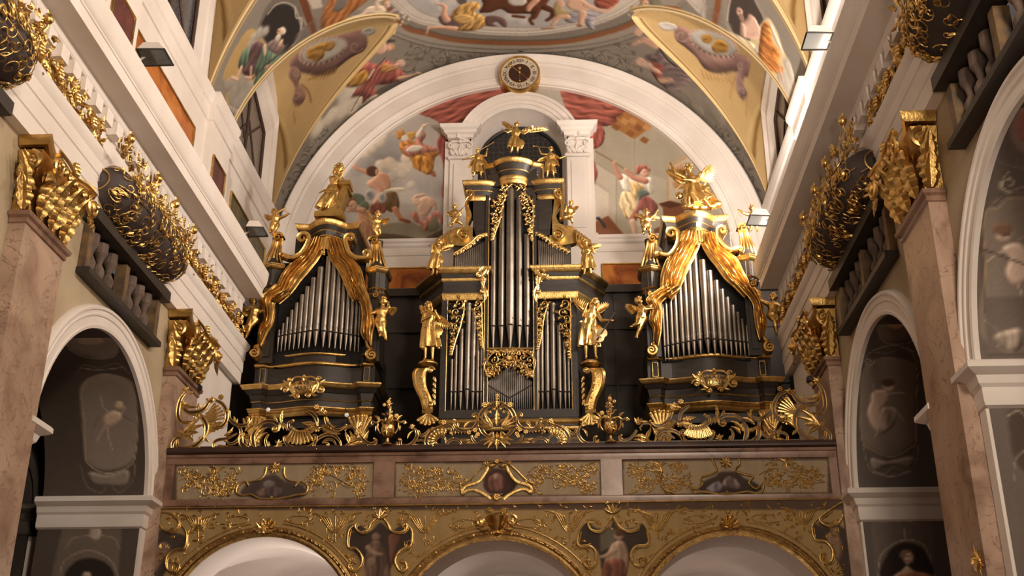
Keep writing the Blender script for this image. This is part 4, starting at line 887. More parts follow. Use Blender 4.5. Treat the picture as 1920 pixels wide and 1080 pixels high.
CAPB = [(0.0, 14.00), (0.03, 14.01), (0.05, 14.04), (0.03, 14.07), (0.0, 14.08)]
for sx in (-1, 1):
    xa, xb = 1.04, 1.50
    b = MB()
    for prof in (CORN2, CAPB):
        pth = [(sx*xa, YW-0.05), (sx*xa, YW-0.16), (sx*xb, YW-0.16), (sx*xb, YW)]
        b.sweep(prof, pth, side=(-1 if sx > 0 else 1))
    x0, x1 = sorted((sx*xa, sx*xb)); b.box((x0, YW-0.12, 12.15), (x1, YW, 14.8))
    x0, x1 = sorted((sx*(xa+0.09), sx*(xb-0.09))); b.box((x0, YW-0.15, 12.3), (x1, YW-0.12, 13.9))
    x0, x1 = sorted((sx*1.02, sx*1.62)); b.box((x0, YW-0.06, 11.0), (x1, YW, 14.5))
    x0, x1 = sorted((sx*1.02, sx*1.66)); b.box((x0, YW-0.20, 11.9), (x1, YW, 12.14))
    trim(b)
    o_ = Orn(O=(sx*1.27, YW-0.14, 14.1)); 
    for s2 in (-1, 1):
        o_.spiral((s2*0.19, 0.22), 0.085, 1.4, PI/2, 0.022, -s2, n=0.05, raw=True); o_.leaf((s2*0.05, 0.0), (s2*0.20, 0.16), 0.06, bend=s2*0.3, n=0.02); o_.leaf((s2*0.16, 0.0), (s2*0.25, 0.12), 0.05, bend=s2*0.3, n=0.02)
    o_.leaf((0, 0), (0, 0.26), 0.07, n=0.03); o_.flower((0, 0.31), 0.05, n=0.06); o_.rod([(-0.2, 0.34), (0.2, 0.34)], 0.03, n=0.03)
    structure('trim_niche_capital_'+('left' if sx < 0 else 'right'), o_.g, WHITE)
def net_glass(name, base, netc, scale, squash=1.0):
    m = bpy.data.materials.new(name); m.use_nodes = True; nt = m.node_tree; bs = nt.nodes['Principled BSDF']; bs.inputs['Roughness'].default_value = 0.35
    tc = nt.nodes.new('ShaderNodeTexCoord'); v = nt.nodes.new('ShaderNodeTexVoronoi'); v.feature = 'DISTANCE_TO_EDGE'; v.inputs['Scale'].default_value = scale; v.inputs['Randomness'].default_value = 0.35
    mp = nt.nodes.new('ShaderNodeMapping'); mp.inputs['Scale'].default_value = (1, 1, squash)
    nt.links.new(tc.outputs['Object'], mp.inputs[0]); nt.links.new(mp.outputs[0], v.inputs['Vector'])
    r_ = nt.nodes.new('ShaderNodeValToRGB'); r_.color_ramp.elements[0].position = 0.02; r_.color_ramp.elements[0].color = (*hexc(netc), 1); r_.color_ramp.elements[1].position = 0.07; r_.color_ramp.elements[1].color = (*hexc(base), 1)
    nt.links.new(v.outputs['Distance'], r_.inputs[0]); nt.links.new(r_.outputs[0], bs.inputs['Base Color']); return m
NETD = net_glass('dark_glass_behind_net', '221F1F', '4A4642', 9)
NETL = net_glass('grey_glass_behind_net', '958A82', '4A403A', 10)
b = MB(); A = np.linspace(0, PI, 33); b.prism([(0.95*math.cos(a), YW+0.48, 14.22+0.93*math.sin(a)) for a in A]+[(-0.95, YW+0.48, 11.5), (0.95, YW+0.48, 11.5)], (0, 0.02, 0)); structure('window_1', b, NETD, False)
b = MB(); b.tube([(0.90*math.cos(a), YW+0.44, 14.22+0.88*math.sin(a)) for a in A], 0.035, 6); b.tube([(-0.90, YW+0.44, 11.6), (-0.90, YW+0.44, 14.25)], 0.035, 6); b.tube([(0.90, YW+0.44, 11.6), (0.90, YW+0.44, 14.25)], 0.035, 6); b.tube([(0, YW+0.46, 11.6), (0, YW+0.46, 15.1)], 0.02, 6)
structure('window_frame', b, IRON)
# clerestory windows
nw = 2
for sgn in (-1, 1):
    for yc in YCS:
        S = np.linspace(-1, 1, 61)
        L0 = [(yc+HW*s*1.02, max(12.5, wall_head(s))) for s in S]
        L0 = np.array([(yc-HW*1.02, 12.4)]+L0+[(yc+HW*1.02, 12.4)])
        def inset(d, k):      # a smaller polygonal head with vertical jambs and slanting shoulders
            Y = np.clip((L0[:, 0]-yc), -(HW*1.02-d), HW*1.02-d); Z = np.minimum(L0[:, 1]-d*k, 15.15-1.3*d*k-(np.clip(np.abs(L0[:, 0]-yc)-0.25, 0, 9))*0.55*k)
            Z[0] = Z[-1] = 12.4; return np.stack([Y+yc, Z], -1)
        loops = [(L0, 5.2), (inset(0.14, 0.3), 5.2), (inset(0.16, 0.4), 5.16), (inset(0.24, 0.5), 5.15), (inset(0.28, 0.6), 5.22), (inset(0.34, 0.7), 5.24), (inset(0.46, 0.8), 5.40)]
        b = MB(); b.grid([[(sgn*x, q[0], q[1]) for q in L] for L, x in loops])
        structure('wall_window_surround', b, WHITE, True, 0.3)
        g = loops[-1][0]; b = MB(); b.prism([(sgn*5.41, q[0], q[1]) for q in g], (sgn*0.02, 0, 0)); structure('window_%d' % nw, b, NETL if yc > 17 else GLASSD, False)
        b = MB(); x = sgn*5.38; y0, y1 = yc-0.95, yc+0.95
        b.tube([(x, yc, 12.5), (x, yc, 14.4)], 0.03, 6); b.tube([(x, y0, 12.9), (x, yc+0.1, 13.9), (x, y1, 12.9)], 0.022, 6); b.tube([(x, y0, 14.3), (x, yc-0.1, 13.4), (x, y1, 14.3)], 0.022, 6)
        b.tube([(x, q[0], q[1]) for q in g], 0.035, 6)
        structure('window_frame_%d' % nw, b, mat('brown_window_iron_%d' % nw, '4A342A', 0.6) if nw == 2 else MATS['brown_window_iron_2']); nw += 1
    # painted ochre strips over the piers between the windows
for sgn in (-1, 1):
    b = MB(); b.add([(sgn*5.205, -3, 12.6), (sgn*5.205, 22, 12.6), (sgn*5.205, 22, 12.9), (sgn*5.205, -3, 12.9)], [(0, 1, 2, 3)])
# painted marble panels of the attic and the end wall
def wall_panel(label, corners, N, m, group=None, frame=GOLD, lobed=False):
    """corners: four 3D points round the field"""
    c = np.mean(corners, 0); t = thing('marble_panel', label, 'marble panel', c, group); N = np.array(N, float); K = [np.array(q, float) for q in corners]
    b = MB(); b.prism([q+N*0.004 for q in K], N*0.012); b.build('panel_field', m, t, smooth=False)
    b = MB()
    for i in range(4): b.tube([c+(K[i]-c)*1.0+N*0.02, c+(K[(i+1) % 4]-c)*1.0+N*0.02], 0.022, 6)
    b.build('panel_frame', frame, t)
    return t
def XP(sg, y0, y1, z0, z1, x=5.2): return [(sg*x, y0, z0), (sg*x, y1, z0), (sg*x, y1, z1), (sg*x, y0, z1)]
wall_panel('long orange marble panel in the left attic above the nearer dark floodlight', XP(-1, 13.6, 16.35, 10.6, 11.62), (1, 0, 0), ORANGEM)
wall_panel('small purple marble panel between the long orange and the green one in the left attic', XP(-1, 17.14, 17.86, 10.6, 11.55, 5.1), (1, 0, 0), PURPM)
wall_panel('green and gold marble panel in the left attic behind the farther floodlight', XP(-1, 18.6, 21.1, 10.6, 11.62), (1, 0, 0), GREENM)
wall_panel('dark red marble panel at the top edge of the left attic', XP(-1, 12.5, 13.25, 10.6, 11.55, 5.1), (1, 0, 0), PURPM)
wall_panel('orange marble panel with gold frame low on the end wall left of the centre organ', [(-4.2, YW, 11.02), (-1.78, YW, 11.02), (-1.78, YW, 11.50), (-4.2, YW, 11.50)], (0, -1, 0), ORANGEM)
wall_panel('orange marble panel with gold frame low on the end wall right of the centre organ', [(1.72, YW, 11.02), (4.2, YW, 11.02), (4.2, YW, 11.50), (1.72, YW, 11.50)], (0, -1, 0), ORANGEM)
# panelled wooden wall behind the organ
b = MB(); b.box((-5.2, 21.2, 4.6), (5.2, 21.3, 10.62)); b.box((-5.2, 21.1, 10.52), (5.2, 21.2, 10.68))
for z in (6.2, 7.6, 8.6, 9.75): b.box((-5.2, 21.16, z), (5.2, 21.21, z+0.06))
for x in (-4.2, -2.95, -1.9, 1.9, 2.95, 4.2): b.box((x, 21.17, 4.6), (x+0.05, 21.21, 10.5))
structure('wall_wood', b, WOOD, False)

# ================================================================== CHAPELS seen through the nave arches
def arch_soffit(sx, cy, far, base, painter, mapside=True):
    """jamb and half soffit with its painting; s runs up the jamb and round the arch, d into the wall"""
    ss = np.linspace(0, 1, 260); L1 = ASP-2.6; L2 = AR*PI/2; P = np.zeros((260, 60, 3)); U = np.zeros((260, 60)); Vv = np.zeros((260, 60))
    for i, t in enumerate(ss):
        l = t*(L1+L2)
        if l < L1: y, z = cy+far*AR, 2.6+l
        else: ph = (l-L1)/AR; y, z = cy+far*AR*math.cos(ph), ASP+AR*math.sin(ph)
        for j, d in enumerate(np.linspace(0, 1.35, 60)): P[i, j] = (sx*(WX+d), y, z); U[i, j] = d; Vv[i, j] = 2.6+l
    PX_ = to_px(P.reshape(-1, 3)); Uf, Vf = U.ravel(), Vv.ravel()
    def mp(px, py):
        k_ = int(np.argmin((PX_[:, 0]-px)**2+(PX_[:, 1]-py)**2)); return (Uf[k_], Vf[k_])
    C = Canvas(-0.05, 1.4, 2.5, 2.6+L1+L2+0.1, 0.011, base, mp)
    if painter: painter(C)
    C.grain(0.04, 5); C.a = np.clip(C.a*1.35, 0, 1)
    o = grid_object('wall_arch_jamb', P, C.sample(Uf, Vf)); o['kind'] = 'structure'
def frame_rect(C, pts, w, c1, c2):
    C.limb(pts+[pts[0]], w, c1, amp=0.7); C.limb(pts+[pts[0]], w*0.35, c2, amp=0)
def paint_LF(C):
    C.crop(0, 540, 2.0)
    C.fill([(300, 400), (330, 345), (400, 322), (480, 345), (508, 400), (510, 600), (480, 660), (400, 685), (340, 660), (315, 600)], '6E6258', amp=0.1)
    frame_rect(C, [(305, 400), (325, 345), (400, 322), (485, 345), (508, 400), (514, 600), (485, 665), (400, 692), (335, 665), (318, 600)], 15, '584C42', '8C7A64')
    C.limb([(470, 450), (440, 490), (400, 500)], [20, 44, 40], 'A08872'); C.ell((448, 440), 16, 16, 'A89078', amp=0.5); C.ell((420, 490), 38, 26, 'A28A74', ang=-0.5, amp=0.5)
    C.limb([(400, 505), (380, 540), (365, 575)], [38, 30, 14], 'A08872'); C.limb([(405, 520), (408, 560), (420, 605)], [34, 24, 12], '98806C'); C.limb([(410, 470), (385, 440), (375, 410)], [20, 14, 10], 'A08872'); C.limb([(460, 480), (495, 500)], [30, 10], '54463E'); C.limb([(370, 480), (350, 520)], [26, 8], '54463E')
    C.ell((340, 205), 104, 56, '6C5F54', ang=0.25, amp=0.2); frame_rect(C, [(236, 180), (300, 155), (390, 165), (440, 220), (420, 258), (340, 262), (270, 235)], 8, '5A4E44', '83725E'); C.ell((340, 200), 50, 18, '8A7866', amp=0.4)
    C.limb([(285, 325), (310, 290), (370, 300), (440, 285), (485, 320)], 22, '5E5248', amp=0.9); C.limb([(300, 300), (370, 310), (460, 300)], 6, '85735F')
    C.limb([(305, 665), (325, 740), (380, 770), (410, 740), (450, 765), (495, 720), (508, 660)], 16, '5E5248', amp=0.9); C.fill([(330, 690), (400, 700), (480, 685), (470, 740), (400, 745), (345, 735)], '665A50', amp=0.8)
    C.crop(0, 540, 2.0)
    C.fill([(230, 900), (460, 900), (440, 1085), (190, 1085)], '55493F', smooth=False, amp=0); C.limb([(215, 1085), (250, 1020), (330, 985), (410, 1015), (445, 1085)], 26, '7A6C60', amp=0.8); C.fill([(250, 1090), (280, 1030), (340, 1010), (400, 1035), (420, 1090)], '241C18', amp=0)
    C.ell((355, 920), 24, 28, '86766A', amp=0.7); C.limb([(330, 930), (270, 940), (245, 980)], [30, 40, 16], '74665A', amp=0.9); C.limb([(380, 930), (430, 940), (450, 980)], [30, 40, 16], '74665A', amp=0.9); C.ell((325, 1078), 18, 16, '8A7466', amp=0.4)
def paint_RF(C):
    C.crop(1440, 540, 2.0)
    C.fill([(350, 330), (380, 280), (450, 262), (530, 280), (555, 330), (550, 550), (520, 600), (460, 625), (390, 600), (355, 560)], '665A52', amp=0.1)
    frame_rect(C, [(350, 330), (378, 280), (450, 262), (535, 280), (560, 330), (552, 555), (525, 605), (460, 632), (385, 605), (352, 560)], 15, '54453C', '86705A')
    C.cloud([(380, 500, 34), (420, 560, 40), (470, 560, 44), (510, 540, 30)], '84756A', 0.4)
    C.fill([(395, 390), (440, 385), (450, 420), (430, 460), (440, 500), (410, 540), (375, 480), (385, 430)], 'A08878', amp=0.6); C.limb([(430, 460), (470, 450), (510, 495)], [44, 32, 12], 'A08878'); C.limb([(440, 400), (490, 395), (525, 398)], [20, 14, 8], 'A48C7C'); C.limb([(420, 480), (415, 530), (400, 560)], [40, 28, 12], 'A08878'); C.fill([(430, 450), (480, 460), (470, 520), (420, 540)], '7A6A60', amp=0.7, fold=0.15)
    C.ell((452, 368), 20, 22, 'A48C7C', amp=0.5); C.ell((448, 354), 24, 16, '4E3A30', amp=0.4); C.limb([(400, 400), (395, 360)], [20, 6], '8E8078'); C.limb([(480, 390), (490, 370), (525, 400)], 5, '5A4A40')
    C.ell((478, 150), 66, 54, '60534A', amp=0.3); C.ell((480, 140), 30, 14, '9A8266', amp=0.5); frame_rect(C, [(410, 150), (440, 100), (510, 95), (548, 150), (540, 200), (480, 212), (425, 195)], 8, '54483E', '7E6E5C')
    C.limb([(355, 285), (385, 240), (450, 245), (520, 225), (565, 285)], 22, '6E6258', amp=0.9); C.limb([(395, 235), (470, 215), (545, 238)], 8, '948474'); C.curl((378, 275), 18, 1.2, 0, 8, '8A7C6E')
    C.limb([(360, 600), (380, 680), (440, 695), (470, 670), (520, 690), (560, 640), (560, 590)], 16, '6A5C56', amp=0.9); C.fill([(385, 640), (450, 650), (540, 630), (530, 680), (460, 660), (400, 685)], '6E6059', amp=0.8); C.limb([(400, 690), (460, 705), (530, 690)], 8, '857668')
    C.fill([(385, 840), (610, 840), (625, 1085), (400, 1085)], '574C45', smooth=False, amp=0); C.limb([(415, 1085), (425, 1000), (500, 945), (590, 970), (625, 1085)], 28, '86786C', amp=0.8); C.fill([(430, 1090), (445, 1000), (500, 960), (560, 965), (600, 1010), (610, 1090)], '2A201C', amp=0)
    C.ell((497, 860), 22, 26, '6C5E54', amp=0.7); C.limb([(480, 870), (430, 880), (400, 860)], [24, 36, 12], '6A5C52', amp=0.9); C.limb([(515, 870), (560, 885), (600, 860)], [24, 36, 12], '6A5C52', amp=0.9); C.limb([(510, 905), (512, 940)], [40, 30], '857A70', amp=0.8)
    C.ell((525, 1010), 19, 24, 'A48872', amp=0.4); C.ell((517, 1000), 22, 18, '6E5442', amp=0.4); C.ell((527, 1014), 15, 20, 'AC9078', amp=0.3); C.fill([(470, 1090), (500, 1060), (520, 1040), (550, 1062), (600, 1075), (610, 1090)], 'A4866E', amp=0.5); C.fill([(480, 1090), (540, 1066), (610, 1075), (615, 1095)], '8C5A3C', amp=0.5, fold=0.1)
    C.limb([(519, 1006), (532, 1006)], 2.5, '4A342A', amp=0); C.limb([(522, 1024), (531, 1024)], 2.5, '8A4A3C', amp=0)
def paint_RN(C):
    C.crop(1440, 0, 2.0)
    C.fill([(820, 790), (900, 730), (1000, 740), (1200, 900), (1200, 1300), (820, 1290), (812, 1000)], '6A5E54', amp=0.0)
    C.limb([(1000, 735), (900, 735), (850, 770), (810, 790), (806, 1000), (812, 1150), (816, 1170)], 18, '4E382A', amp=0.7); C.limb([(1000, 745), (905, 745), (855, 780), (820, 800), (818, 1000), (824, 1160)], 6, '8A7258', amp=0)
    C.limb([(900, 650), (870, 700), (900, 720), (960, 700), (1000, 690)], 22, '857868', amp=0.9); C.limb([(860, 600), (900, 620), (980, 640)], 20, '6A5A4C', amp=0.9); C.limb([(900, 440), (940, 470), (900, 560), (860, 600)], 12, '54443A', amp=0.6); C.ell((1000, 480), 90, 110, '6E5A52', amp=0.2); C.ell((960, 470), 30, 60, '7E4E44', amp=0.4)
    C.curl((905, 690), 34, 1.0, 1.5, 10, '9A8C7C')
    C.ell((885, 875), 34, 34, 'A48C7C', amp=0.5); C.ell((880, 860), 38, 26, '6A4E3E', amp=0.4); C.limb([(880, 878), (900, 880)], 4, '4A342A', amp=0); C.fill([(880, 930), (940, 910), (980, 960), (990, 1040), (930, 1070), (890, 1020), (900, 970)], 'A68E7E', amp=0.6); C.limb([(930, 930), (860, 950), (830, 975)], [36, 28, 16], 'A48C7C'); C.limb([(770, 930), (860, 950), (960, 990)], 8, '3E3028', amp=0); C.limb([(930, 1050), (960, 1120)], [60, 44], 'A08878'); C.limb([(940, 900), (990, 880)], [44, 20], '857668')
    C.crop(1440, 540, 2.0)
    C.fill([(812, 30), (1000, 30), (1000, 245), (828, 245)], '5A4F48', smooth=False, amp=0); C.limb([(812, 120), (860, 150), (890, 190), (860, 215), (900, 240), (960, 225)], 18, '6E5F52', amp=0.9); C.fill([(850, 180), (940, 150), (960, 200), (930, 240), (880, 215)], '7E7064', amp=0.8, fold=0.15); C.limb([(828, 246), (1000, 246)], 8, '4A423C', amp=0)
    C.fill([(900, 470), (940, 455), (1000, 470), (1000, 700), (960, 690), (920, 620)], '40332C', amp=0.2); C.limb([(905, 480), (940, 462), (980, 490), (985, 540)], 26, '857668', amp=0.9); C.limb([(925, 720), (930, 640), (990, 590)], 16, '6E6258', amp=0.8)
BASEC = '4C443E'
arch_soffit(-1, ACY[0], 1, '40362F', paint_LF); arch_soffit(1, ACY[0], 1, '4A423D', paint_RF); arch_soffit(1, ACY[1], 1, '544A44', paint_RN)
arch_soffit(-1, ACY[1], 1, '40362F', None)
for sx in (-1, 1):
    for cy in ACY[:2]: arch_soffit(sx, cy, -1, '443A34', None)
for sx, side in ((-1, 'left'), (1, 'right')):
    for i, cy in enumerate(ACY[:2]):
        b = MB(); X0, X1 = sx*6.0, sx*9.0; yf, yn = cy+2.15, cy-2.15
        b.add([(X0, cy+AR, 0), (X0, yf, 0), (X0, yf, 8), (X0, cy+AR, 8)], [(0, 1, 2, 3)])
        b.add([(X0, yf, 0), (X1, yf, 0), (X1, yf, 8), (X0, yf, 8)], [(0, 1, 2, 3)]); b.add([(X0, yn, 0), (X1, yn, 0), (X1, yn, 8), (X0, yn, 8)], [(0, 1, 2, 3)])
        b.add([(X1, yf, 0), (X1, yn, 0), (X1, yn, 8), (X1, yf, 8)], [(0, 1, 2, 3)])
        pts = [(cy+2.15*math.cos(a), 5.6+1.7*math.sin(a)) for a in np.linspace(0, PI, 25)]
        b.grid([[(X0, y, z) for y, z in pts], [(X1, y, z) for y, z in pts]])
        b.add([(X0, cy-2.2, 6.62), (X0, cy+2.2, 6.62), (X0, cy+2.2, 8), (X0, cy-2.2, 8)], [(0, 1, 2, 3)])
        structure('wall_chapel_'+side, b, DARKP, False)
        b = MB(); b.sweep(IMP, [(sx*9, yf), (sx*6.0, yf)], side=(1 if sx > 0 else -1)); b.ring([(1.05, 0), (1.05, 0.06), (1.12, 0.08), (1.17, 0.06), (1.2, 0.0)], (sx*7.35, yf, 5.05), (1, 0, 0), (0, 0, 1), (0, -1, 0), 0, PI, 40); trim(b, GREYP)
        b = MB(); x0, x1 = sorted((sx*6.0, sx*6.28)); b.box((x0, yf-0.05, 0), (x1, yf, 4.6)); trim(b, WHITE)

# ================================================================== ORGAN LOFT
YG = 15.0
GT = [(500-0, 0)]
def fG(px, py): p = atY(px, py, YG); return (p[0], p[2])
loft = thing('organ_loft', 'stone organ loft front with gilded panels and three arches across the nave', 'organ loft', (0, YG, 4.0))
ARCH3 = ((-3.03, 3.32, 1.22), (0.0, 3.20, 1.27), (3.03, 3.28, 1.22))
C = Canvas(-4.65, 4.65, 2.9, 5.6, 0.010, 'A8854C', fG)
C.fill([(200, 855), (1700, 840), (1700, 956), (200, 956)], '5E4636', smooth=False, amp=0)
for (x0, x1) in ((331, 700), (742, 1125), (1169, 1552)): C.fill([(x0, 873.5-(x0-331)*0.0095), (x1, 873.5-(x1-331)*0.0095), (x1, 937-(x1-331)*0.0115), (x0, 937-(x0-331)*0.0115)], 'A18A68', smooth=False, amp=0)
C.crop(300, 840, 3.0)
C.fill([(500, 200), (590, 160), (650, 150), (700, 185), (780, 200), (830, 250), (780, 280), (630, 285), (500, 275), (450, 250)], '4E4038', amp=0.3); C.ell((615, 205), 34, 22, '786A66', amp=0.6); C.fill([(540, 250), (620, 215), (700, 240), (660, 275), (570, 270)], '5E4A46', amp=0.6, fold=0.2); C.ell((570, 262), 18, 14, '7E5A48', amp=0.5)
C.fill([(1830, 150), (1880, 115), (1950, 130), (2010, 190), (1960, 260), (1880, 270), (1820, 220)], '4A3028', amp=0.3); C.fill([(1850, 170), (1900, 140), (1940, 180), (1930, 240), (1860, 240)], '7A4C40', amp=0.6, fold=0.2); C.ell((1890, 160), 14, 16, 'A48876', amp=0.4)
C.fill([(1060, 440), (1120, 430), (1180, 470), (1240, 420), (1300, 465), (1380, 425), (1415, 480), (1410, 560), (1350, 590), (1310, 650), (1290, 720), (1280, 900), (1170, 900), (1160, 700), (1120, 620), (1070, 560), (1055, 500)], '45362E', amp=0.1)
C.fill([(1180, 540), (1220, 515), (1260, 560), (1280, 640), (1300, 800), (1180, 800), (1150, 660)], '6A4E40', amp=0.6, fold=0.2); C.fill([(1290, 490), (1360, 480), (1330, 560), (1300, 660), (1290, 560)], '7A4A36', amp=0.4); C.ell((1215, 500), 24, 22, '8C6C56', amp=0.5); C.limb([(1170, 560), (1200, 590), (1250, 600)], [30, 24, 14], '9A7A62'); C.ell((1190, 640), 26, 24, '8C6E58', amp=0.4)
C.fill([(-60, 520), (20, 460), (100, 480), (145, 500), (130, 560), (60, 600), (30, 700), (-60, 800)], '4A3C34', amp=0.1); C.fill([(-20, 560), (30, 530), (60, 570), (20, 640), (-30, 700)], '86664E', amp=0.5)
C.crop(930, 840, 2.866)
C.fill([(1100, 190), (1180, 150), (1200, 130), (1290, 130), (1330, 160), (1380, 180), (1430, 220), (1350, 245), (1240, 240), (1110, 245)], '43342C', amp=0.3); C.fill([(1130, 220), (1190, 180), (1220, 210), (1180, 240)], '7E7480', amp=0.5, fold=0.2); C.fill([(1220, 200), (1250, 150), (1300, 180), (1310, 220)], '75605C', amp=0.5, fold=0.2)
C.fill([(450, 440), (490, 400), (540, 430), (610, 430), (630, 390), (660, 430), (740, 430), (790, 410), (815, 470), (810, 520), (750, 550), (720, 600), (700, 690), (690, 800), (590, 800), (560, 600), (530, 540), (445, 520)], '43352C', amp=0.1)
C.fill([(560, 440), (640, 430), (640, 520), (560, 560)], '6A5E4C', smooth=False, amp=0); C.ell((660, 470), 26, 28, 'A07E64', amp=0.5); C.ell((664, 456), 28, 18, '5C3E2C', amp=0.4); C.fill([(620, 520), (680, 500), (710, 560), (700, 660), (600, 760), (580, 640)], 'A08066', amp=0.6, fold=0.15); C.fill([(580, 620), (680, 600), (700, 690), (640, 800), (580, 760)], '7A4634', amp=0.6, fold=0.2); C.limb([(640, 550), (590, 580), (560, 585)], [30, 22, 12], 'AE8C70')
C.fill([(1700, 420), (1760, 400), (1850, 420), (1900, 500), (1900, 800), (1850, 640), (1780, 520), (1710, 490)], '4A3A32', amp=0.1); C.fill([(1780, 470), (1830, 450), (1860, 520), (1850, 600), (1800, 560)], '8E6A50', amp=0.5); C.ell((1825, 440), 18, 18, '9A7860', amp=0.4)
C.grain(0.08, 7.0)
nx, nz = 900, 270
gx, gz = np.meshgrid(np.linspace(-4.465, 4.465, nx), np.linspace(2.95, 5.58, nz), indexing='ij'); keep = np.ones(gx.shape, bool)
for cx, cz, r_ in ARCH3: keep &= ~(((gx-cx)**2+(gz-cz)**2 < (r_+0.03)**2) | ((np.abs(gx-cx) < r_+0.03) & (gz < cz)))
grid_object('front_wall', np.stack([gx, np.full_like(gx, YG), gz], -1), C.sample(gx.ravel(), gz.ravel()), parent=loft, keep=keep)
b = MB()
for cx, cz, r_ in ARCH3:
    b.ring([(r_, 0.0), (r_-0.005, 0.05), (r_+0.03, 0.06), (r_+0.06, 0.05), (r_+0.10, 0.07), (r_+0.13, 0.05), (r_+0.14, 0.0)], (cx, YG, cz), (1, 0, 0), (0, 0, 1), (0, -1, 0), 0, PI, 56)
b.build('arch_moulding', MATS['worn_gilding'], loft)
b = MB()
for cx, cz, r_ in ARCH3:
    b.ring([(r_, 0.01), (r_, -0.75)], (cx, YG, cz), (1, 0, 0), (0, 0, 1), (0, -1, 0), 0, PI, 56, caps=False)
    for s2 in (-1, 1): b.add([(cx+s2*r_, YG, cz), (cx+s2*r_, YG+0.75, cz), (cx+s2*r_, YG+0.75, 0), (cx+s2*r_, YG, 0)], [(0, 1, 2, 3)])
for x0, x1 in ((-4.465, -4.25), (-1.81, -1.27), (1.27, 1.81), (4.25, 4.465)): b.box((x0, YG, 0), (x1, YG+0.75, 3.3))
b.build('arch_reveal', WHITE, loft)
# groined vaults under the loft
b = MB()
for cx, cz, r_ in ARCH3:
    X = np.linspace(-1.52, 1.52, 33); Y = np.linspace(0, 3.0, 33)
    b.grid([[(max(-4.46, min(4.46, cx+x)), YG+0.75+y, 3.15+1.5*max(math.sqrt(max(0, 1-(x/1.53)**2)), math.sqrt(max(0, 1-((y-1.5)/1.53)**2)))) for y in Y] for x in X])
b.build('groined_vault', WHITE, loft, ang=0.35)
b = MB(); b.box((-4.46, YG+3.75, 0), (4.46, YG+3.9, 5.0)); b.box((-4.5, YG+0.93, 0), (-4.455, YG+3.75, 5.0)); b.box((4.455, YG+0.93, 0), (4.5, YG+3.75, 5.0)); b.build('rear_wall', WHITE, loft, smooth=False)
b = MB(); b.box((-4.46, YG+0.02, 5.1), (4.46, 21.1, 5.40)); b.box((-4.465, YG+0.02, 5.0), (4.465, YG+0.3, 5.66)); b.build('floor_slab', BROWN, loft, smooth=False)
b = MB(); LEDGE = [(0, 5.52), (0.02, 5.52), (0.03, 5.56), (0.03, 5.60), (0.05, 5.61), (0.06, 5.645), (0.0, 5.65)]
BOT = [(0, 4.955), (0.015, 4.955), (0.02, 4.965), (0.02, 5.035), (0.0, 5.045)]
for prof in (LEDGE, BOT): b.sweep(prof, [(-4.465, YG), (4.465, YG)], side=-1)
for s2 in (-1, 1):
    x0, x1 = sorted((s2*1.37, s2*1.65)); b.box((x0, YG-0.025, 5.04), (x1, YG, 5.525))
    x0, x1 = sorted((s2*4.36, s2*4.465)); b.box((x0, YG-0.012, 4.96), (x1, YG, 5.55))
b.build('marble_mouldings', PINKM2, loft)
b = MB(); b.sweep([(0, 5.65), (0.10, 5.652), (0.12, 5.67), (0.12, 5.70), (0.115, 5.715), (0.11, 5.735), (0, 5.735)], [(-4.465, YG+0.02), (4.465, YG+0.02)], side=-1); b.box((-4.465, YG+0.02, 5.66), (4.465, YG+0.14, 5.735)); b.build('wooden_ledge', BROWN, loft)
# gilded low relief
fP = lambda px, py: tuple(atY(px, py, YG-0.01)[[0, 2]])
def vines(o, x0, x1, z0, z1, n, seed, r_=0.0065):
    R_ = random.Random(seed)
    for i in range(n):
        x = R_.uniform(x0+0.08, x1-0.08); z = R_.uniform(z0+0.05, z1-0.05); rr = R_.uniform(0.03, 0.085); rr = min(rr, z-z0, z1-z)
        o.spiral((x, z), rr, R_.uniform(0.6, 1.1), R_.uniform(0, 6.28), r_, R_.choice((-1, 1)), raw=True)
        for q in range(3):
            a = R_.uniform(0, 6.28); p = (x+rr*math.cos(a), z+rr*math.sin(a)); l = R_.uniform(0.03, 0.06)
            o.leaf(p, (p[0]+l*math.cos(a+0.8), p[1]+l*math.sin(a+0.8)), 0.010, lobes=1, bend=0.4, h=0.5)
        if i % 3 == 0: o.flower((x+0.05, z), 0.018, 5, raw=True)
def bird(o, px, py, s_):
    o.leaf((px, py), (px-34*s_, py-14*s_), 0.020, bend=-0.4, lobes=4); o.leaf((px, py), (px+34*s_, py-12*s_), 0.020, bend=0.4, lobes=4)
    o.leaf((px-4*s_, py-6*s_), (px+8*s_, py+22*s_), 0.017, lobes=1, h=0.8); o.rod([(px-2*s_, py-8*s_), (px-8*s_, py-20*s_)], 0.008)
for k_, (x0, x1, sd) in enumerate(((-4.32, -1.70, 3), (-1.33, 1.33, 5), (1.70, 4.32, 8))):
    o = Orn(fP, O=(0, YG-0.004, 0)); o.T = (0, 0, 1); sv = o.f
    cxm = (x0+x1)/2; o.f = None
    for (a, c) in ((x0, cxm-0.40), (cxm+0.40, x1)):
        vines(o, a, c, 5.06, 5.50, 46, sd+int(a*10), 0.0085); o.rod([(q, 5.28+0.10*math.sin((q-a)*6)) for q in np.arange(a+0.03, c, 0.06)], 0.008); o.out('vine_relief', loft, GOLD); o.g = MB()
    if k_ == 1:
        for s2 in (-1, 1): o.spiral((s2*0.42, 5.26), 0.09, 1.0, 0.5, 0.010, s2, raw=True)
    o.f = sv
    if k_ == 0: o.crop(300, 840, 3.0); bird(o, 320, 135, 1.5); bird(o, 985, 130, 1.5)
    if k_ == 1: o.crop(300, 840, 3.0); bird(o, 1550, 130, 1.0); o.crop(930, 840, 2.866); bird(o, 350, 110, 1.0)
    if k_ == 2: o.crop(930, 840, 2.866); bird(o, 885, 100, 1.5); bird(o, 1560, 85, 1.5)
    o.out('bird_relief', loft, GOLDL)
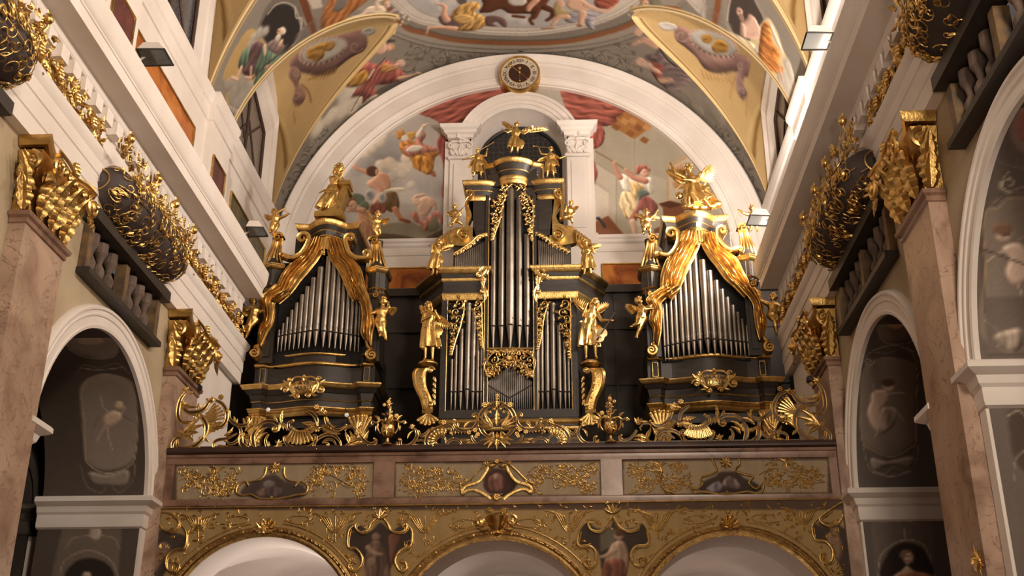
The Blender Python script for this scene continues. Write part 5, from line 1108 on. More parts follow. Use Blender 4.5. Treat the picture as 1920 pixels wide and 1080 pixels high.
# cartouche frames round the painted medallions
o = Orn(fP, O=(0, YG-0.01, 0)); o.crop(300, 840, 3.0)
o.rod([(500, 215), (480, 190), (440, 210), (430, 250), (460, 268), (510, 262), (560, 285), (630, 290), (700, 280), (770, 265), (820, 255), (830, 215), (790, 190), (760, 215)], 0.014, n=0.01); o.rod([(500, 190), (560, 180), (590, 150), (600, 110)], 0.014, n=0.01, taper=(0.6, 1.3)); o.rod([(770, 190), (720, 180), (700, 150), (700, 110)], 0.014, n=0.01, taper=(0.6, 1.3))
o.spray((650, 110), 0.09, [PI+0.3, PI+0.8, PI+1.3, PI+1.85, PI+2.3, PI+2.85], 0.026, n=0.03); o.spray((650, 115), 0.09, [0.2, 0.8, 1.6, 2.3, 2.9], 0.026, n=0.03); o.flower((650, 110), 0.03, n=0.05); o.flower((630, 280), 0.022, n=0.02); o.out('medallion_cartouche', loft, GOLD)
o = Orn(fP, O=(0, YG-0.01, 0)); o.crop(300, 840, 3.0)
for mir in (False, True):
    o.mir = mir
    o.rod([(1850, 100), (1830, 140), (1790, 190), (1720, 215), (1700, 250), (1760, 235), (1830, 265), (1860, 290)], 0.022, n=0.015, flat=0.5); o.rod([(1890, 75), (1840, 90), (1790, 130), (1740, 180), (1690, 210)], 0.013, n=0.02); o.leaf((1890, 95), (1835, 85), 0.03, n=0.03, bend=0.4); o.spiral((1830, 90), 0.035, 1.2, 0, 0.008, 1, n=0.03); o.rod([(1690, 200), (1700, 260), (1740, 240)], 0.012, n=0.02)
o.mir = False; o.flower((1895, 80), 0.035, n=0.04); o.flower((1895, 280), 0.05, 7, n=0.04); o.spray((1895, 270), 0.09, [0.3, PI-0.3, -0.5, PI+0.5, -1.2, PI+1.2], 0.02, n=0.02); o.out('medallion_cartouche', loft, GOLD)
o = Orn(fP, O=(0, YG-0.01, 0)); o.crop(930, 840, 2.866)
o.rod([(1175, 85), (1160, 60), (1180, 100), (1185, 125), (1150, 145), (1100, 160), (1110, 195), (1080, 220), (1040, 205), (1040, 185)], 0.015, n=0.015); o.rod([(1040, 200), (1065, 240), (1110, 235), (1180, 245), (1250, 250), (1350, 235), (1420, 245), (1440, 205), (1430, 185)], 0.013, n=0.01)
o.rod([(1305, 60), (1310, 90), (1285, 120), (1330, 140), (1380, 155), (1360, 190), (1400, 220), (1430, 190)], 0.015, n=0.015); o.spray((1235, 80), 0.085, [0.1, 0.9, 1.6, 2.3, 3.0, 3.8, 4.7, 5.6], 0.026, n=0.03); o.flower((1235, 85), 0.03, n=0.05); o.rod([(850, 120), (890, 130), (880, 170), (900, 220), (960, 245)], 0.012, n=0.01); o.spiral((885, 155), 0.045, 1.0, 0.6, 0.011, 1); o.flower((1240, 240), 0.02, n=0.02); o.out('medallion_cartouche', loft, GOLD)
# spandrel relief
o = Orn(fP, O=(0, YG-0.004, 0)); o.crop(300, 840, 3.0)
def trapz(px, py, s_, w_, h_):
    for q in range(4):
        k2 = q*12*s_
        o.rod([(px-w_+k2*2.2, py+q*8*s_), (px-w_*0.62+k2*1.6, py+q*8*s_+6), (px-22*s_+k2*0.2, py+h_-q*9*s_), (px+22*s_-k2*0.2, py+h_-q*9*s_), (px+w_*0.62-k2*1.6, py+q*8*s_+6), (px+w_-k2*2.2, py+q*8*s_)], 0.010, smooth=False)
    o.rod([(px, py+20), (px, py+h_+40*s_)], 0.007, smooth=False)
for px, py, w_ in ((215, 370, 120), (985, 362, 150), (1490, 362, 150)): trapz(px, py, 1, w_, 112 if w_ > 130 else 90)
o.crop(930, 840, 2.866)
for px, py, w_ in ((395, 335, 135), (865, 328, 145), (1650, 318, 120)): trapz(px, py, 1, w_, 112 if w_ > 130 else 90)
o.T = (0, 0, 1); o.rod([(297, 953), (930, 945), (1578, 934)], 0.012, n=0.01, smooth=False)
o.f = None
for cx, cz, r_ in ARCH3:
    for s2 in (-1, 1):
        for t in (0.35, 0.62, 0.9):
            a = PI/2-s2*t; rr = r_+0.26; o.spiral((cx+rr*math.cos(a), cz+rr*math.sin(a)), 0.05, 1.0, a+PI/2, 0.009, s2, raw=True)
        o.rod([(cx+(r_+0.19)*math.cos(PI/2-s2*t), cz+(r_+0.19)*math.sin(PI/2-s2*t)) for t in np.linspace(0.15, 1.2, 12)], 0.011)
        o.rod([(cx+s2*(0.38+0.12*math.cos(q)*1.5+q*0.02), cz+r_+0.22+0.055*math.sin(q)) for q in np.linspace(0, 5.5, 14)], 0.009)
R_ = random.Random(4)
for i in range(900):
    x = R_.uniform(-4.45, 4.45); z = R_.uniform(3.95, 4.92)
    if any((x-cx)**2+(z-cz)**2 < (r_+0.17)**2 for cx, cz, r_ in ARCH3): continue
    if abs(abs(x)-1.54) < 0.34 and z < 4.62: continue
    a = R_.uniform(0, 6.28); l = R_.uniform(0.03, 0.07); o.leaf((x, z), (x+1.3*l*math.cos(a), z+1.3*l*math.sin(a)), 0.016, lobes=1, bend=R_.uniform(-.6, .6), h=0.5)
    if i % 4 == 0: o.spiral((x, z), R_.uniform(0.02, 0.045), 0.8, a, 0.005, 1, raw=True)
o.out('spandrel_relief', loft, GOLD)
o = Orn(O=(0, YG-0.075, 0))
for cx, cz, r_ in ARCH3:
    for i in range(64):
        a = PI*(i+0.5)/64; p = (cx+(r_+0.085)*math.cos(a), cz+(r_+0.085)*math.sin(a)); o.leaf(p, (p[0]+0.045*math.cos(a+0.9), p[1]+0.045*math.sin(a+0.9)), 0.012, lobes=2, bend=0.5, h=0.5)
        if i % 2: o.leaf(p, (p[0]+0.045*math.cos(a-2.2), p[1]+0.045*math.sin(a-2.2)), 0.010, lobes=1, bend=0.5, h=0.5)
        if i % 4 == 0: o.flower(p, 0.017, 5, raw=True, n=0.01)
o.out('arch_garland', loft, GOLDL)
# frames of the spandrel pictures
for crop_, pts, mirs in (((300, 840, 3.0), [(1125, 440), (1105, 425), (1100, 450), (1130, 475), (1170, 460), (1190, 420), (1230, 380), (1240, 350)], 0), ((300, 840, 3.0), [(1362, 440), (1385, 425), (1385, 455), (1350, 475), (1300, 465), (1280, 425), (1250, 385), (1240, 350)], 0),
    ((300, 840, 3.0), [(1100, 430), (1065, 460), (1055, 520), (1062, 560), (1100, 565), (1135, 610), (1130, 660), (1090, 690), (1060, 670), (1075, 640), (1105, 650)], 0), ((300, 840, 3.0), [(1390, 430), (1418, 470), (1412, 545), (1380, 560), (1340, 590), (1322, 640), (1350, 690), (1385, 680), (1380, 645), (1350, 640)], 0),
    ((930, 840, 2.866), [(520, 400), (495, 405), (510, 440), (560, 445), (600, 410), (625, 360)], 0), ((930, 840, 2.866), [(745, 400), (765, 405), (755, 435), (700, 445), (660, 420), (630, 370)], 0),
    ((930, 840, 2.866), [(480, 400), (450, 440), (440, 520), (500, 525), (535, 560), (530, 620), (490, 640), (470, 610), (500, 600)], 0), ((930, 840, 2.866), [(790, 400), (815, 450), (815, 515), (750, 530), (725, 580), (750, 630), (795, 620), (790, 585), (760, 595)], 0),
    ((300, 840, 3.0), [(-10, 360), (60, 370), (110, 420), (70, 470), (20, 460), (0, 430)], 0), ((300, 840, 3.0), [(120, 430), (150, 480), (140, 560), (90, 570), (40, 610), (40, 680), (90, 700), (110, 660), (80, 640)], 0),
    ((930, 840, 2.866), [(1860, 290), (1800, 330), (1740, 380), (1780, 415), (1840, 405), (1865, 360)], 0), ((930, 840, 2.866), [(1740, 370), (1700, 420), (1715, 490), (1770, 500), (1810, 550), (1800, 610), (1750, 610), (1745, 570), (1775, 570)], 0)):
    o = Orn(fP, O=(0, YG-0.01, 0)); o.crop(*crop_); o.rod(pts, 0.017, n=0.012, flat=0.6, taper=(0.7, 0.8)); o.rod([(x+9, y+9) for x, y in pts[1:-1]], 0.008, n=0.012); o.out('picture_frame_scroll', loft, GOLD)
# keystones
for px, py, mid in ((499, 985, False), (1368, 978, False)):
    o = Orn(fP, O=(0, YG-0.05, 0)); o.T = (0, 0, 1)
    o.spray((px, py+12), 0.16, [0.15, 0.75, 1.35, 1.79, 2.39, 2.99], 0.05, n=0.03, tipup=0.3, h=0.5); o.spray((px, py+8), 0.07, [-0.4, -1.57, PI+0.4], 0.03, n=0.04); o.flower((px, py+8), 0.04, n=0.08)
    o.out('shell_keystone', loft, GOLDL)
o = Orn(fP, O=(0, YG-0.05, 0)); o.T = (0, 0, 1)
o.g.lathe(o.W(*o.uv((932, 1004)))+np.array([0, 0.02, 0]), [(0.03, -0.02), (0.07, 0.02), (0.05, 0.05), (0.09, 0.12), (0.13, 0.20), (0.15, 0.235), (0.12, 0.25), (0.06, 0.28), (0.0, 0.30)], 12, PI, 2*PI)
for s2 in (-1, 1): o.f = None; o.spiral((s2*0.20, 4.70), 0.075, 1.4, PI/2, 0.025, -s2, n=0.05, raw=True); o.leaf((s2*0.1, 4.62), (s2*0.22, 4.60), 0.045, n=0.04); o.leaf((s2*0.05, 4.84), (s2*0.16, 4.87), 0.035, n=0.03)
o.out('urn_keystone', loft, GOLDL)
for px, py in ((713, 962), (1149, 952)):
    o = Orn(fP, O=(0, YG-0.02, 0)); o.T = (0, 0, 1); o.spray((px, py+10), 0.13, [0.45, 1.0, 1.57, 2.14, 2.69], 0.03, n=0.015); o.spiral((px-12, py-8), 0.025, 1, 0, 0.009, 1); o.spiral((px+12, py-8), 0.025, 1, PI, 0.009, -1); o.out('palmette', loft, GOLDL)

# ================================================================== GILDED OPENWORK BALUSTRADE on the loft ledge
rail = thing('openwork_balustrade', 'gilded openwork rocaille balustrade standing on the ledge of the organ loft', 'balustrade', (0, YG-0.06, 5.74))
YR = YG-0.07
fR = lambda px, py: tuple(atY(px, py, YR)[[0, 2]])
def seg(name, mir, draw):
    o = Orn(fR, O=(0, YR, 0), mirror=mir); draw(o); o.out(name, rail, GOLDL)
def d_end(o):
    o.crop(310, 690, 6.354); S = o.strap
    S([(235, 300), (185, 370), (155, 480), (155, 580), (200, 645), (310, 645)], 0.045, curls=(0, 0)); S([(205, 390), (215, 470), (280, 530), (380, 530), (460, 490), (520, 410), (560, 400)], 0.05, curls=(0, 0.5)); S([(430, 600), (390, 565), (440, 590), (490, 680), (485, 770), (460, 830)], 0.05, curls=(0, 0))
    o.spiral((355, 590), 0.035, 1.3, 0.2, 0.010, 1, n=0.01); S([(600, 385), (690, 440), (735, 550), (715, 650), (650, 705), (600, 690)], 0.042, curls=(0, 0.3)); o.shell((440, 650), 0.075, 0.30, 0.12, 1.15, 6, n=0.0, plate=False, w=0.019)
    o.fill = None
    o.leaf((470, 720), (600, 440), 0.11, n=-0.01, lobes=6, h=0.12); o.leaf((500, 740), (720, 640), 0.07, n=-0.01, lobes=5, h=0.15)
    o.flower((665, 350), 0.042); o.flower((500, 375), 0.022); o.spray((560, 380), 0.06, [0.4, 1.8, 2.8], 0.018); o.spray((240, 270), [0.07, 0.08, 0.08, 0.07, 0.06], [0.2, 0.9, 1.9, 2.7, -0.8], 0.022); o.flower((310, 300), 0.03)
    o.leaf((300, 460), (215, 380), 0.05, bend=0.5, n=0.02); o.leaf((250, 470), (400, 470), 0.022, n=0.02); o.leaf((410, 500), (390, 415), 0.03)
    for tip, w_ in (((440, 600), 0.05), ((470, 690), 0.045), ((400, 780), 0.05), ((340, 890), 0.05), ((150, 730), 0.035)): o.leaf((215, 790), tip, w_, bend=0.15, n=0.012, lobes=3)
    S([(80, 970), (90, 890), (150, 830), (190, 830)], 0.035); S([(140, 850), (150, 930), (220, 960), (300, 930), (350, 890)], 0.03); S([(470, 800), (420, 870), (350, 930), (270, 945)], 0.05, curls=(0, 0)); o.rod([(270, 940), (320, 990), (400, 970), (400, 940)], 0.018)
    o.leaf((480, 800), (700, 750), 0.03, bend=0.4); o.leaf((470, 830), (520, 890), 0.025); o.leaf((400, 830), (470, 830), 0.02); o.leaf((700, 810), (800, 690), 0.028, bend=-0.3)
    S([(825, 660), (895, 730), (890, 820), (830, 890), (770, 905), (730, 865)], 0.034, curls=(0, 0.4)); S([(570, 965), (580, 890), (640, 855), (740, 840), (860, 780)], 0.03); o.leaf((610, 945), (720, 930), 0.03, n=0.01); o.leaf((820, 980), (700, 920), 0.03)
    S([(760, 510), (765, 600), (820, 660), (900, 690), (980, 665), (1000, 600)], 0.036, curls=(0.5, 0.5)); o.leaf((830, 640), (815, 570), 0.02); o.leaf((850, 660), (860, 600), 0.015)
def d_mid(o):
    o.crop(310, 690, 6.354); S = o.strap
    S([(930, 770), (900, 830), (910, 910), (960, 950), (990, 930)], 0.055); S([(1090, 730), (1045, 800), (1045, 890), (1080, 970)], 0.05); S([(1100, 690), (1180, 645), (1280, 645), (1350, 690), (1350, 750)], 0.045, curls=(0, 0)); o.spiral((1308, 728), 0.062, 1.5, 0.9, 0.016, -1, n=0.012)
    o.leaf((950, 760), (1110, 690), 0.03, bend=0.3, n=0.02); o.leaf((930, 790), (1060, 790), 0.035, bend=-0.4); o.leaf((1080, 830), (1240, 720), 0.035, bend=0.3, n=0.01); o.leaf((1110, 860), (1230, 780), 0.025, bend=0.3, n=0.01); o.leaf((980, 700), (1040, 600), 0.02)
    for a, b_, w_ in (((1385, 660), (1420, 505), 0.028), ((1330, 650), (1310, 565), 0.03), ((1380, 650), (1440, 760), 0.022), ((1370, 660), (1400, 745), 0.018)): o.leaf(a, b_, w_, bend=0.25)
    S([(1230, 790), (1195, 860), (1215, 950), (1270, 970), (1310, 930)], 0.028); o.spray((1240, 900), 0.06, [2.6, 3.2, 3.8, 4.4], 0.02); o.spray((1345, 910), 0.075, [0.1, 0.8, 1.5, 2.3, -0.7, -1.4, -2.2], 0.020)
    o.crop(530, 730, 7.68)
    S([(150, 470), (85, 490), (95, 570), (170, 620), (280, 636), (400, 620), (470, 575)], 0.034, curls=(0.45, 0)); o.leaf((120, 520), (230, 560), 0.02, bend=-0.5)
    o.shell((255, 420), 0.165, 0.355, PI+0.95, 2*PI-0.95, 8, w=0.019); S([(430, 665), (480, 680), (465, 760), (390, 830), (260, 862), (130, 840), (50, 780), (20, 700), (60, 680)], 0.036, curls=(0, 0))
    o.leaf((470, 500), (270, 465), 0.045, bend=0.15, lobes=5); o.leaf((520, 570), (310, 600), 0.035, bend=-0.2); o.spray((500, 570), 0.05, [-0.2, -1, -2, 0.5], 0.018)
    S([(360, 320), (430, 360), (485, 430), (500, 530)], 0.04, curls=(0, 0)); o.flower((490, 258), 0.042); o.flower((610, 330), 0.034); o.spray((555, 320), 0.07, [0.3, 1.2, 2.2, 3.3, 5.5], 0.022); o.leaf((400, 350), (350, 315), 0.012)
    S([(610, 400), (640, 500), (720, 570), (820, 585), (920, 530)], 0.036, curls=(0, 0.3)); o.leaf((640, 400), (800, 500), 0.018, bend=-0.6); o.leaf((560, 520), (850, 620), 0.07, bend=-0.2, lobes=6, n=-0.005); o.rod([(520, 360), (640, 370)], 0.012)
    S([(480, 870), (450, 810), (500, 720), (610, 660), (730, 665), (815, 740), (845, 830)], 0.036, curls=(0.3, 0)); S([(570, 775), (640, 725), (720, 735), (770, 800)], 0.026); o.spiral((640, 800), 0.035, 1.2, 2.4, 0.012, -1); o.leaf((655, 800), (650, 870), 0.015)
    S([(900, 600), (920, 560), (1000, 550), (1050, 600), (1040, 650)], 0.02); S([(900, 640), (955, 700), (940, 790), (860, 860), (790, 820)], 0.026); o.leaf((960, 780), (900, 600), 0.03, n=0.01)
    o.leaf((890, 880), (1160, 790), 0.035, bend=0.25, lobes=6); o.leaf((960, 760), (1150, 770), 0.035, bend=0.4); S([(1100, 640), (1150, 720), (1220, 775), (1300, 785), (1345, 740), (1330, 710)], 0.034, curls=(0, 0.3)); o.spray((1240, 790), 0.055, [-0.5, -1.0, -1.57, -2.1], 0.018)
    o.leaf((1060, 520), (940, 520), 0.02); o.spray((1080, 560), 0.11, [1.1, 1.6, 2.1], 0.03, n=-0.01); o.spray((1330, 790), 0.04, [-0.3, -1.2, 0.6], 0.014)
def d_inner(o):
    o.crop(740, 730, 8.309); S = o.strap
    S([(130, 860), (90, 850), (95, 800), (110, 780)], 0.012); S([(95, 790), (90, 870), (140, 895), (220, 880), (300, 820), (345, 730), (330, 640), (280, 600)], 0.036, curls=(0.5, 0.3)); o.spray((60, 850), 0.05, [2.4, 3.1, 3.9, 4.6], 0.016); o.leaf((200, 770), (310, 650), 0.02, bend=0.3); o.spray((270, 590), 0.05, [0.6, 1.4, 2.2, 3.2], 0.018); o.leaf((240, 930), (380, 870), 0.03, bend=0.3)
    S([(365, 640), (400, 710), (470, 700), (545, 620)], 0.026); o.leaf((490, 730), (380, 740), 0.022); S([(350, 810), (420, 790), (470, 830)], 0.022)
    S([(760, 575), (650, 615), (560, 680), (500, 770), (495, 850), (540, 915), (600, 905)], 0.042, curls=(0, 0.35)); S([(700, 595), (800, 560), (880, 595), (895, 650), (860, 680)], 0.03, curls=(0, 0.4)); o.shell((710, 800), 0.075, 0.155, 0.95, 3.7, 8, w=0.021); S([(790, 790), (770, 750), (700, 745), (645, 790), (650, 850), (720, 885)], 0.022, curls=(0, 0.3))
    o.leaf((630, 880), (680, 940), 0.02); o.leaf((640, 900), (740, 900), 0.016); o.flower((765, 520), 0.042); o.spray((765, 540), 0.05, [3.5, 4.6, 5.9], 0.015); o.leaf((560, 610), (640, 600), 0.02); o.leaf((500, 880), (460, 900), 0.015)
    S([(1215, 420), (1250, 385), (1300, 430), (1290, 530), (1210, 620), (1090, 650), (980, 620), (925, 550), (940, 490)], 0.036, curls=(0.45, 0.4)); o.leaf((1080, 595), (1210, 500), 0.03, bend=0.2); o.leaf((980, 520), (1000, 600), 0.018)
    for x in (950, 1000, 1050, 1100): o.leaf((x, 650), (x-8, 700), 0.017, lobes=1)
    S([(905, 560), (895, 640), (900, 720)], 0.022); S([(820, 920), (815, 850), (870, 795), (960, 785), (1030, 840), (1030, 910)], 0.030, curls=(0.4, 0)); o.leaf((800, 790), (800, 860), 0.02); o.leaf((915, 790), (915, 740), 0.012)
    o.leaf((1180, 790), (1020, 750), 0.032, bend=0.3); o.leaf((1230, 840), (1085, 840), 0.026); o.leaf((1240, 860), (1180, 900), 0.022); S([(1195, 720), (1220, 790), (1290, 850), (1440, 862)], 0.026); o.flower((1155, 675), 0.036); o.flower((1250, 640), 0.036); o.flower((1295, 705), 0.036); o.flower((1270, 740), 0.028)
for mir in (False, True):
    seg('corner_scrollwork', mir, d_end); seg('shell_scrollwork', mir, d_mid); seg('inner_scrollwork', mir, d_inner)
o = Orn(fR, O=(0, YR-0.03, 0))
CXD = (932-740)*8.309
for mir in (False, True):
    o.mir = mir; o.crop(740, 730, 8.309); S = o.strap
    S([(1560, 300), (1480, 275), (1390, 340), (1335, 450), (1330, 570), (1375, 680), (1450, 740), (1530, 745)], 0.046, curls=(-0.45, -0.5)); o.flower((1400, 262), 0.045); o.leaf((1470, 250), (1475, 205), 0.02); o.leaf((1440, 400), (1420, 340), 0.02); o.rod([(1420, 430), (1430, 380), (1480, 350)], 0.012); o.spray((1500, 340), 0.045, [4.2, 4.6, 5.0], 0.012)
    for a, l in ((0.05, 0.20), (0.38, 0.23), (0.72, 0.24), (1.08, 0.23)): C0 = (-0.0, o.uv((CXD, 620))[1]); f_ = o.f; m_ = o.mir; o.f = None; o.mir = False; sgn = 1 if m_ else -1; o.leaf((sgn*0.06, C0[1]+0.02), (sgn*(0.06+l*math.cos(a)), C0[1]+0.03+l*math.sin(a)), 0.034, bend=sgn*-0.12, n=0.02, lobes=3); o.f = f_; o.mir = m_
    for a, l in ((-0.1, 0.20), (-0.5, 0.17), (-0.95, 0.15)): C0 = (0, o.uv((CXD, 800))[1]); f_ = o.f; m_ = o.mir; o.f = None; o.mir = False; sgn = 1 if m_ else -1; o.leaf((sgn*0.03, C0[1]), (sgn*(0.03+l*math.cos(a)), C0[1]+l*math.sin(a)), 0.03, bend=sgn*0.12, n=0.02, lobes=3); o.f = f_; o.mir = m_
o.mir = False; o.f = None; zc = fR(932, 730+620/8.309)[1]
o.leaf((0, zc+0.03), (0, zc+0.26), 0.045, n=0.03, lobes=4); o.leaf((0, zc-0.15), (0, zc-0.30), 0.04, n=0.03, lobes=3); o.leaf((0, zc+0.28), (0, zc+0.40), 0.03, n=0.04); o.flower((0, zc+0.45), 0.03, raw=True, n=0.03); o.flower((0, zc+0.40), 0.025, raw=True, n=0.04); o.leaf((0, zc-0.06), (0, zc-0.16), 0.025, n=0.03, lobes=1, h=0.9)
for s2 in (-1, 1): o.rod([(0, zc+0.34), (s2*0.05, zc+0.36), (s2*0.10, zc+0.33)], 0.014, n=0.03); o.rod([(s2*0.11, zc-0.10), (s2*0.06, zc-0.06), (s2*0.05, zc-0.12)], 0.016, n=0.02)
o.out('central_cartouche', rail, GOLDL)
b = MB(); b.box((-4.42, YR+0.0, 5.736), (4.42, YR+0.02, 5.755)); b.build('base_rail', BROWN, rail, smooth=False)
# two flower urns between the scrolls
def urn(px, side, label):
    p0 = atY(px, 842 if side < 0 else 836, YR); x = p0[0]; z0 = 5.737
    t = thing('flower_urn', label, 'urn', (x, YR, z0), 'gilded flower urns on the loft ledge')
    b = MB(); b.lathe((x, YR, z0), [(0.0, 0), (0.085, 0.0), (0.05, 0.025), (0.022, 0.05), (0.022, 0.09), (0.03, 0.10), (0.0, 0.105)], 14); b.build('foot', GOLDL, t)
    b = MB(); b.lathe((x, YR, z0), [(0.0, 0.10), (0.05, 0.115), (0.085, 0.16), (0.095, 0.22), (0.08, 0.27), (0.095, 0.30), (0.10, 0.31), (0.0, 0.315)], 14); o = Orn(O=(x, YR-0.07, z0)); o.spray((0, 0.19), 0.07, [0.3, 1.1, 1.9, 2.7, 3.6, 4.7, 5.8], 0.018, n=0.02); b.add(o.g.v, o.g.f); b.build('bowl', GOLDL, t)
    for s2 in (-1, 1):
        o = Orn(O=(x, YR-0.02, z0)); o.rod([(s2*0.02, 0.33), (s2*0.10, 0.345), (s2*0.16, 0.31), (s2*0.22, 0.33), (s2*0.23, 0.29)], 0.014); o.spiral((s2*0.225, 0.30), 0.028, 1, 0, 0.009, s2, raw=True); o.rod([(s2*0.14, 0.30), (s2*0.135, 0.22), (s2*0.10, 0.16)], 0.010); o.leaf((s2*0.12, 0.34), (s2*0.2, 0.40), 0.025, bend=s2*0.3); o.leaf((s2*0.16, 0.27), (s2*0.165, 0.19), 0.014); o.out('handle', t)
    o = Orn(O=(x, YR-0.02, z0)); sg = -side
    for q in range(26): 
        R2 = random.Random(q+int(px)); hh = 0.34+0.26*(q/26); a = R2.uniform(0, 6.28); l = R2.uniform(0.03, 0.07); c = (R2.uniform(-1, 1)*0.06*(1.25-q/26), hh); o.leaf(c, (c[0]+l*math.cos(a), c[1]+l*math.sin(a)), 0.014, bend=R2.uniform(-.5, .5), n=R2.uniform(-0.02, 0.03))
    o.flower((sg*0.11, 0.40), 0.035, raw=True); o.flower((0, 0.60), 0.03, raw=True); o.flower((side*0.06, 0.56), 0.028, raw=True); o.rod([(0, 0.34), (0.02, 0.46), (-0.01, 0.60), (0.02, 0.66)], 0.012); o.out('flowers', t)
urn(726, -1, 'gilded urn of flowers on the loft ledge, left of the centre organ')
urn(1146, 1, 'gilded urn of flowers on the loft ledge, right of the centre organ')

# ================================================================== ORGAN CASES
YO = 18.2
fO = lambda px, py: tuple(atY(px, py, YO)[[0, 2]])
def cx_(crop, x, y): return fO(x/crop[2]+crop[0], y/crop[2]+crop[1])
def dens_pipe(parent, x, y, z0, zm, z1, r_, n=14):
    """one flue pipe: conical foot, mouth with upper lip, body"""
    b = MB(); b.lathe((x, y, 0), [(0.0, z0), (r_*0.22, z0), (r_*0.96, zm-0.004), (r_, zm+0.004), (r_, z1), (r_*0.86, z1), (r_*0.86, z1-0.05)], n)
    # raised arched upper lip and shadowed mouth
    h = r_*1.5; b.ring([(r_*0.62, 0.0), (r_*0.62, 0.006), (r_*0.70, 0.006), (r_*0.70, 0.0)], (x, y-r_*0.82, zm+h), (1, 0, 0), (0, 0, 1), (0, -1, 0), 0, PI, 10) if r_ > 0.03 else None
    k = len(b.f)
    b.box((x-r_*0.66, y-r_*1.03, zm-0.012), (x+r_*0.66, y-r_*0.6, zm+0.012))
    o = b.build('organ_pipe', TIN, parent, fixn=False); o.data.materials.append(SHAD)
    for p in o.data.polygons[k:]: p.material_index = 1
    return o
def plan_sweep(parent, name, prof, path, m, side=-1):
    b = MB(); b.sweep(prof, path, side=side); return b.build(name, m, parent, ang=0.5)
def stack(parent, z, path, layers, side=-1, name='cornice'):
    """alternate gilded and black mouldings; layers: (material key, out0, out1, height)"""
    g, k = MB(), MB()
    for key, o0, o1, h in layers:
        prof = [(-0.05, z), (o0, z), ((o0+o1)/2+0.006, z+h*0.5), (o1, z+h), (-0.05, z+h)] if key == 'g' else [(-0.05, z), (o0, z), (o1, z+h), (-0.05, z+h)]
        (g if key == 'g' else k).sweep(prof, path, side=side); z += h
    if g.v: g.build(name+'_gilding', GOLD, parent, ang=0.5)
    if k.v: k.build(name, BLACK, parent, ang=0.5)
    return z
def lace(o, pts, w, r_=0.009, seed=0, edge=True, n=0.0):
    """pierced rocaille tracery along a centre line given in drawing units; w in metres"""
    Q = o.curve(pts, 7); m = len(Q); T = np.gradient(Q, axis=0); L = np.concatenate([[0], np.cumsum(np.linalg.norm(np.diff(Q, axis=0), axis=1))]); T /= np.linalg.norm(T, axis=1)[:, None]+1e-9; Nn = np.stack([-T[:, 1], T[:, 0]], -1)
    if np.isscalar(w): w = [w, w]
    W_ = np.interp(np.linspace(0, 1, m), np.linspace(0, 1, len(w)), w); R2 = random.Random(seed+17)
    f, mi = o.f, o.mir; o.f = None; o.mir = False
    s_ = 0.0; side = 1
    while s_ < L[-1]:
        i = int(np.searchsorted(L, s_)); i = min(i, m-1); ww = W_[i]; rr = max(0.02, ww*0.42); p = Q[i]+Nn[i]*side*ww*0.10
        a0 = math.atan2(T[i][1], T[i][0])+R2.uniform(-0.4, 0.4)
        o.spiral(p, rr, 1.15, a0, r_, side, raw=True, n=n)
        for q in (0.4, 1.6, 2.9):
            a = a0+q*side; c = p+rr*np.array([math.cos(a), math.sin(a)]); o.leaf(c, c+rr*0.85*np.array([math.cos(a+0.5*side), math.sin(a+0.5*side)]), rr*0.32, bend=side*0.5, lobes=2, h=0.5, n=n)
        s_ += rr*1.35; side = -side
    if edge:
        E = Q+Nn*(W_*0.5)[:, None]; o.rod([tuple(q) for q in E[::5]]+[tuple(E[-1])], r_*0.9, n=n); E = Q-Nn*(W_*0.5)[:, None]; 
        k = 0
        for i in range(0, m, 3): c = E[i]; a = math.atan2(-Nn[i][1], -Nn[i][0]); o.leaf(c+Nn[i]*0.01, c+0.035*np.array([math.cos(a+0.5), math.sin(a+0.5)]), 0.010, lobes=1, h=0.6, n=n)
    o.f, o.mir = f, mi
def drapery(parent, outer, inner, f, y0, nf=7, depth=0.035, bulge=0.10, crop=(0, 0, 1), name='drapery', mir=False, gm=None, tuck=0.0):
    """carved hanging cloth between two traced edges, with folds that run along it"""
    O_ = Orn(f, mirror=mir); O_.T = crop
    A = O_.curve(outer, 10); B = O_.curve(inner, 10); n = 70; ta = np.linspace(0, 1, n)
    def rs(Q): L = np.concatenate([[0], np.cumsum(np.linalg.norm(np.diff(Q, axis=0), axis=1))]); L /= L[-1]; return np.stack([np.interp(ta, L, Q[:, i]) for i in (0, 1)], -1)
    A, B = rs(A), rs(B); m = nf*6+1; F_ = []; Bk = []
    for i in range(n):
        row, rb = [], []
        for j in range(m):
            t = j/(m-1); p = A[i]*(1-t)+B[i]*t; ph = nf*2*PI*t+0.9*math.sin(4.2*ta[i]+1.0)+0.5*math.sin(9*ta[i]+3*t)
            q = math.sin(ph); q = math.copysign(abs(q)**0.75, q); wv = 0.35*math.sin(17*ta[i]+7*t)+0.3*math.sin(31*ta[i]-11*t)
            d = bulge*math.sin(PI*t)**0.6+depth*(q+wv*0.6)*(0.4+0.6*math.sin(PI*min(1, t*1.0+0.02)))
            row.append((p[0], y0-0.02-d, p[1])); rb.append((p[0], y0-0.02-d+0.03, p[1]))
        F_.append(row); Bk.append(rb)
    b = MB(); b.grid(F_); b.grid([r[::-1] for r in Bk])
    E = np.array(F_)[:, -1]; b.tube(E[::3], 0.016, 6); E = np.array(F_)[:, 0]; b.tube(E[::3], 0.012, 6)
    return b.build(name, gm or GOLD, parent, fixn=False)
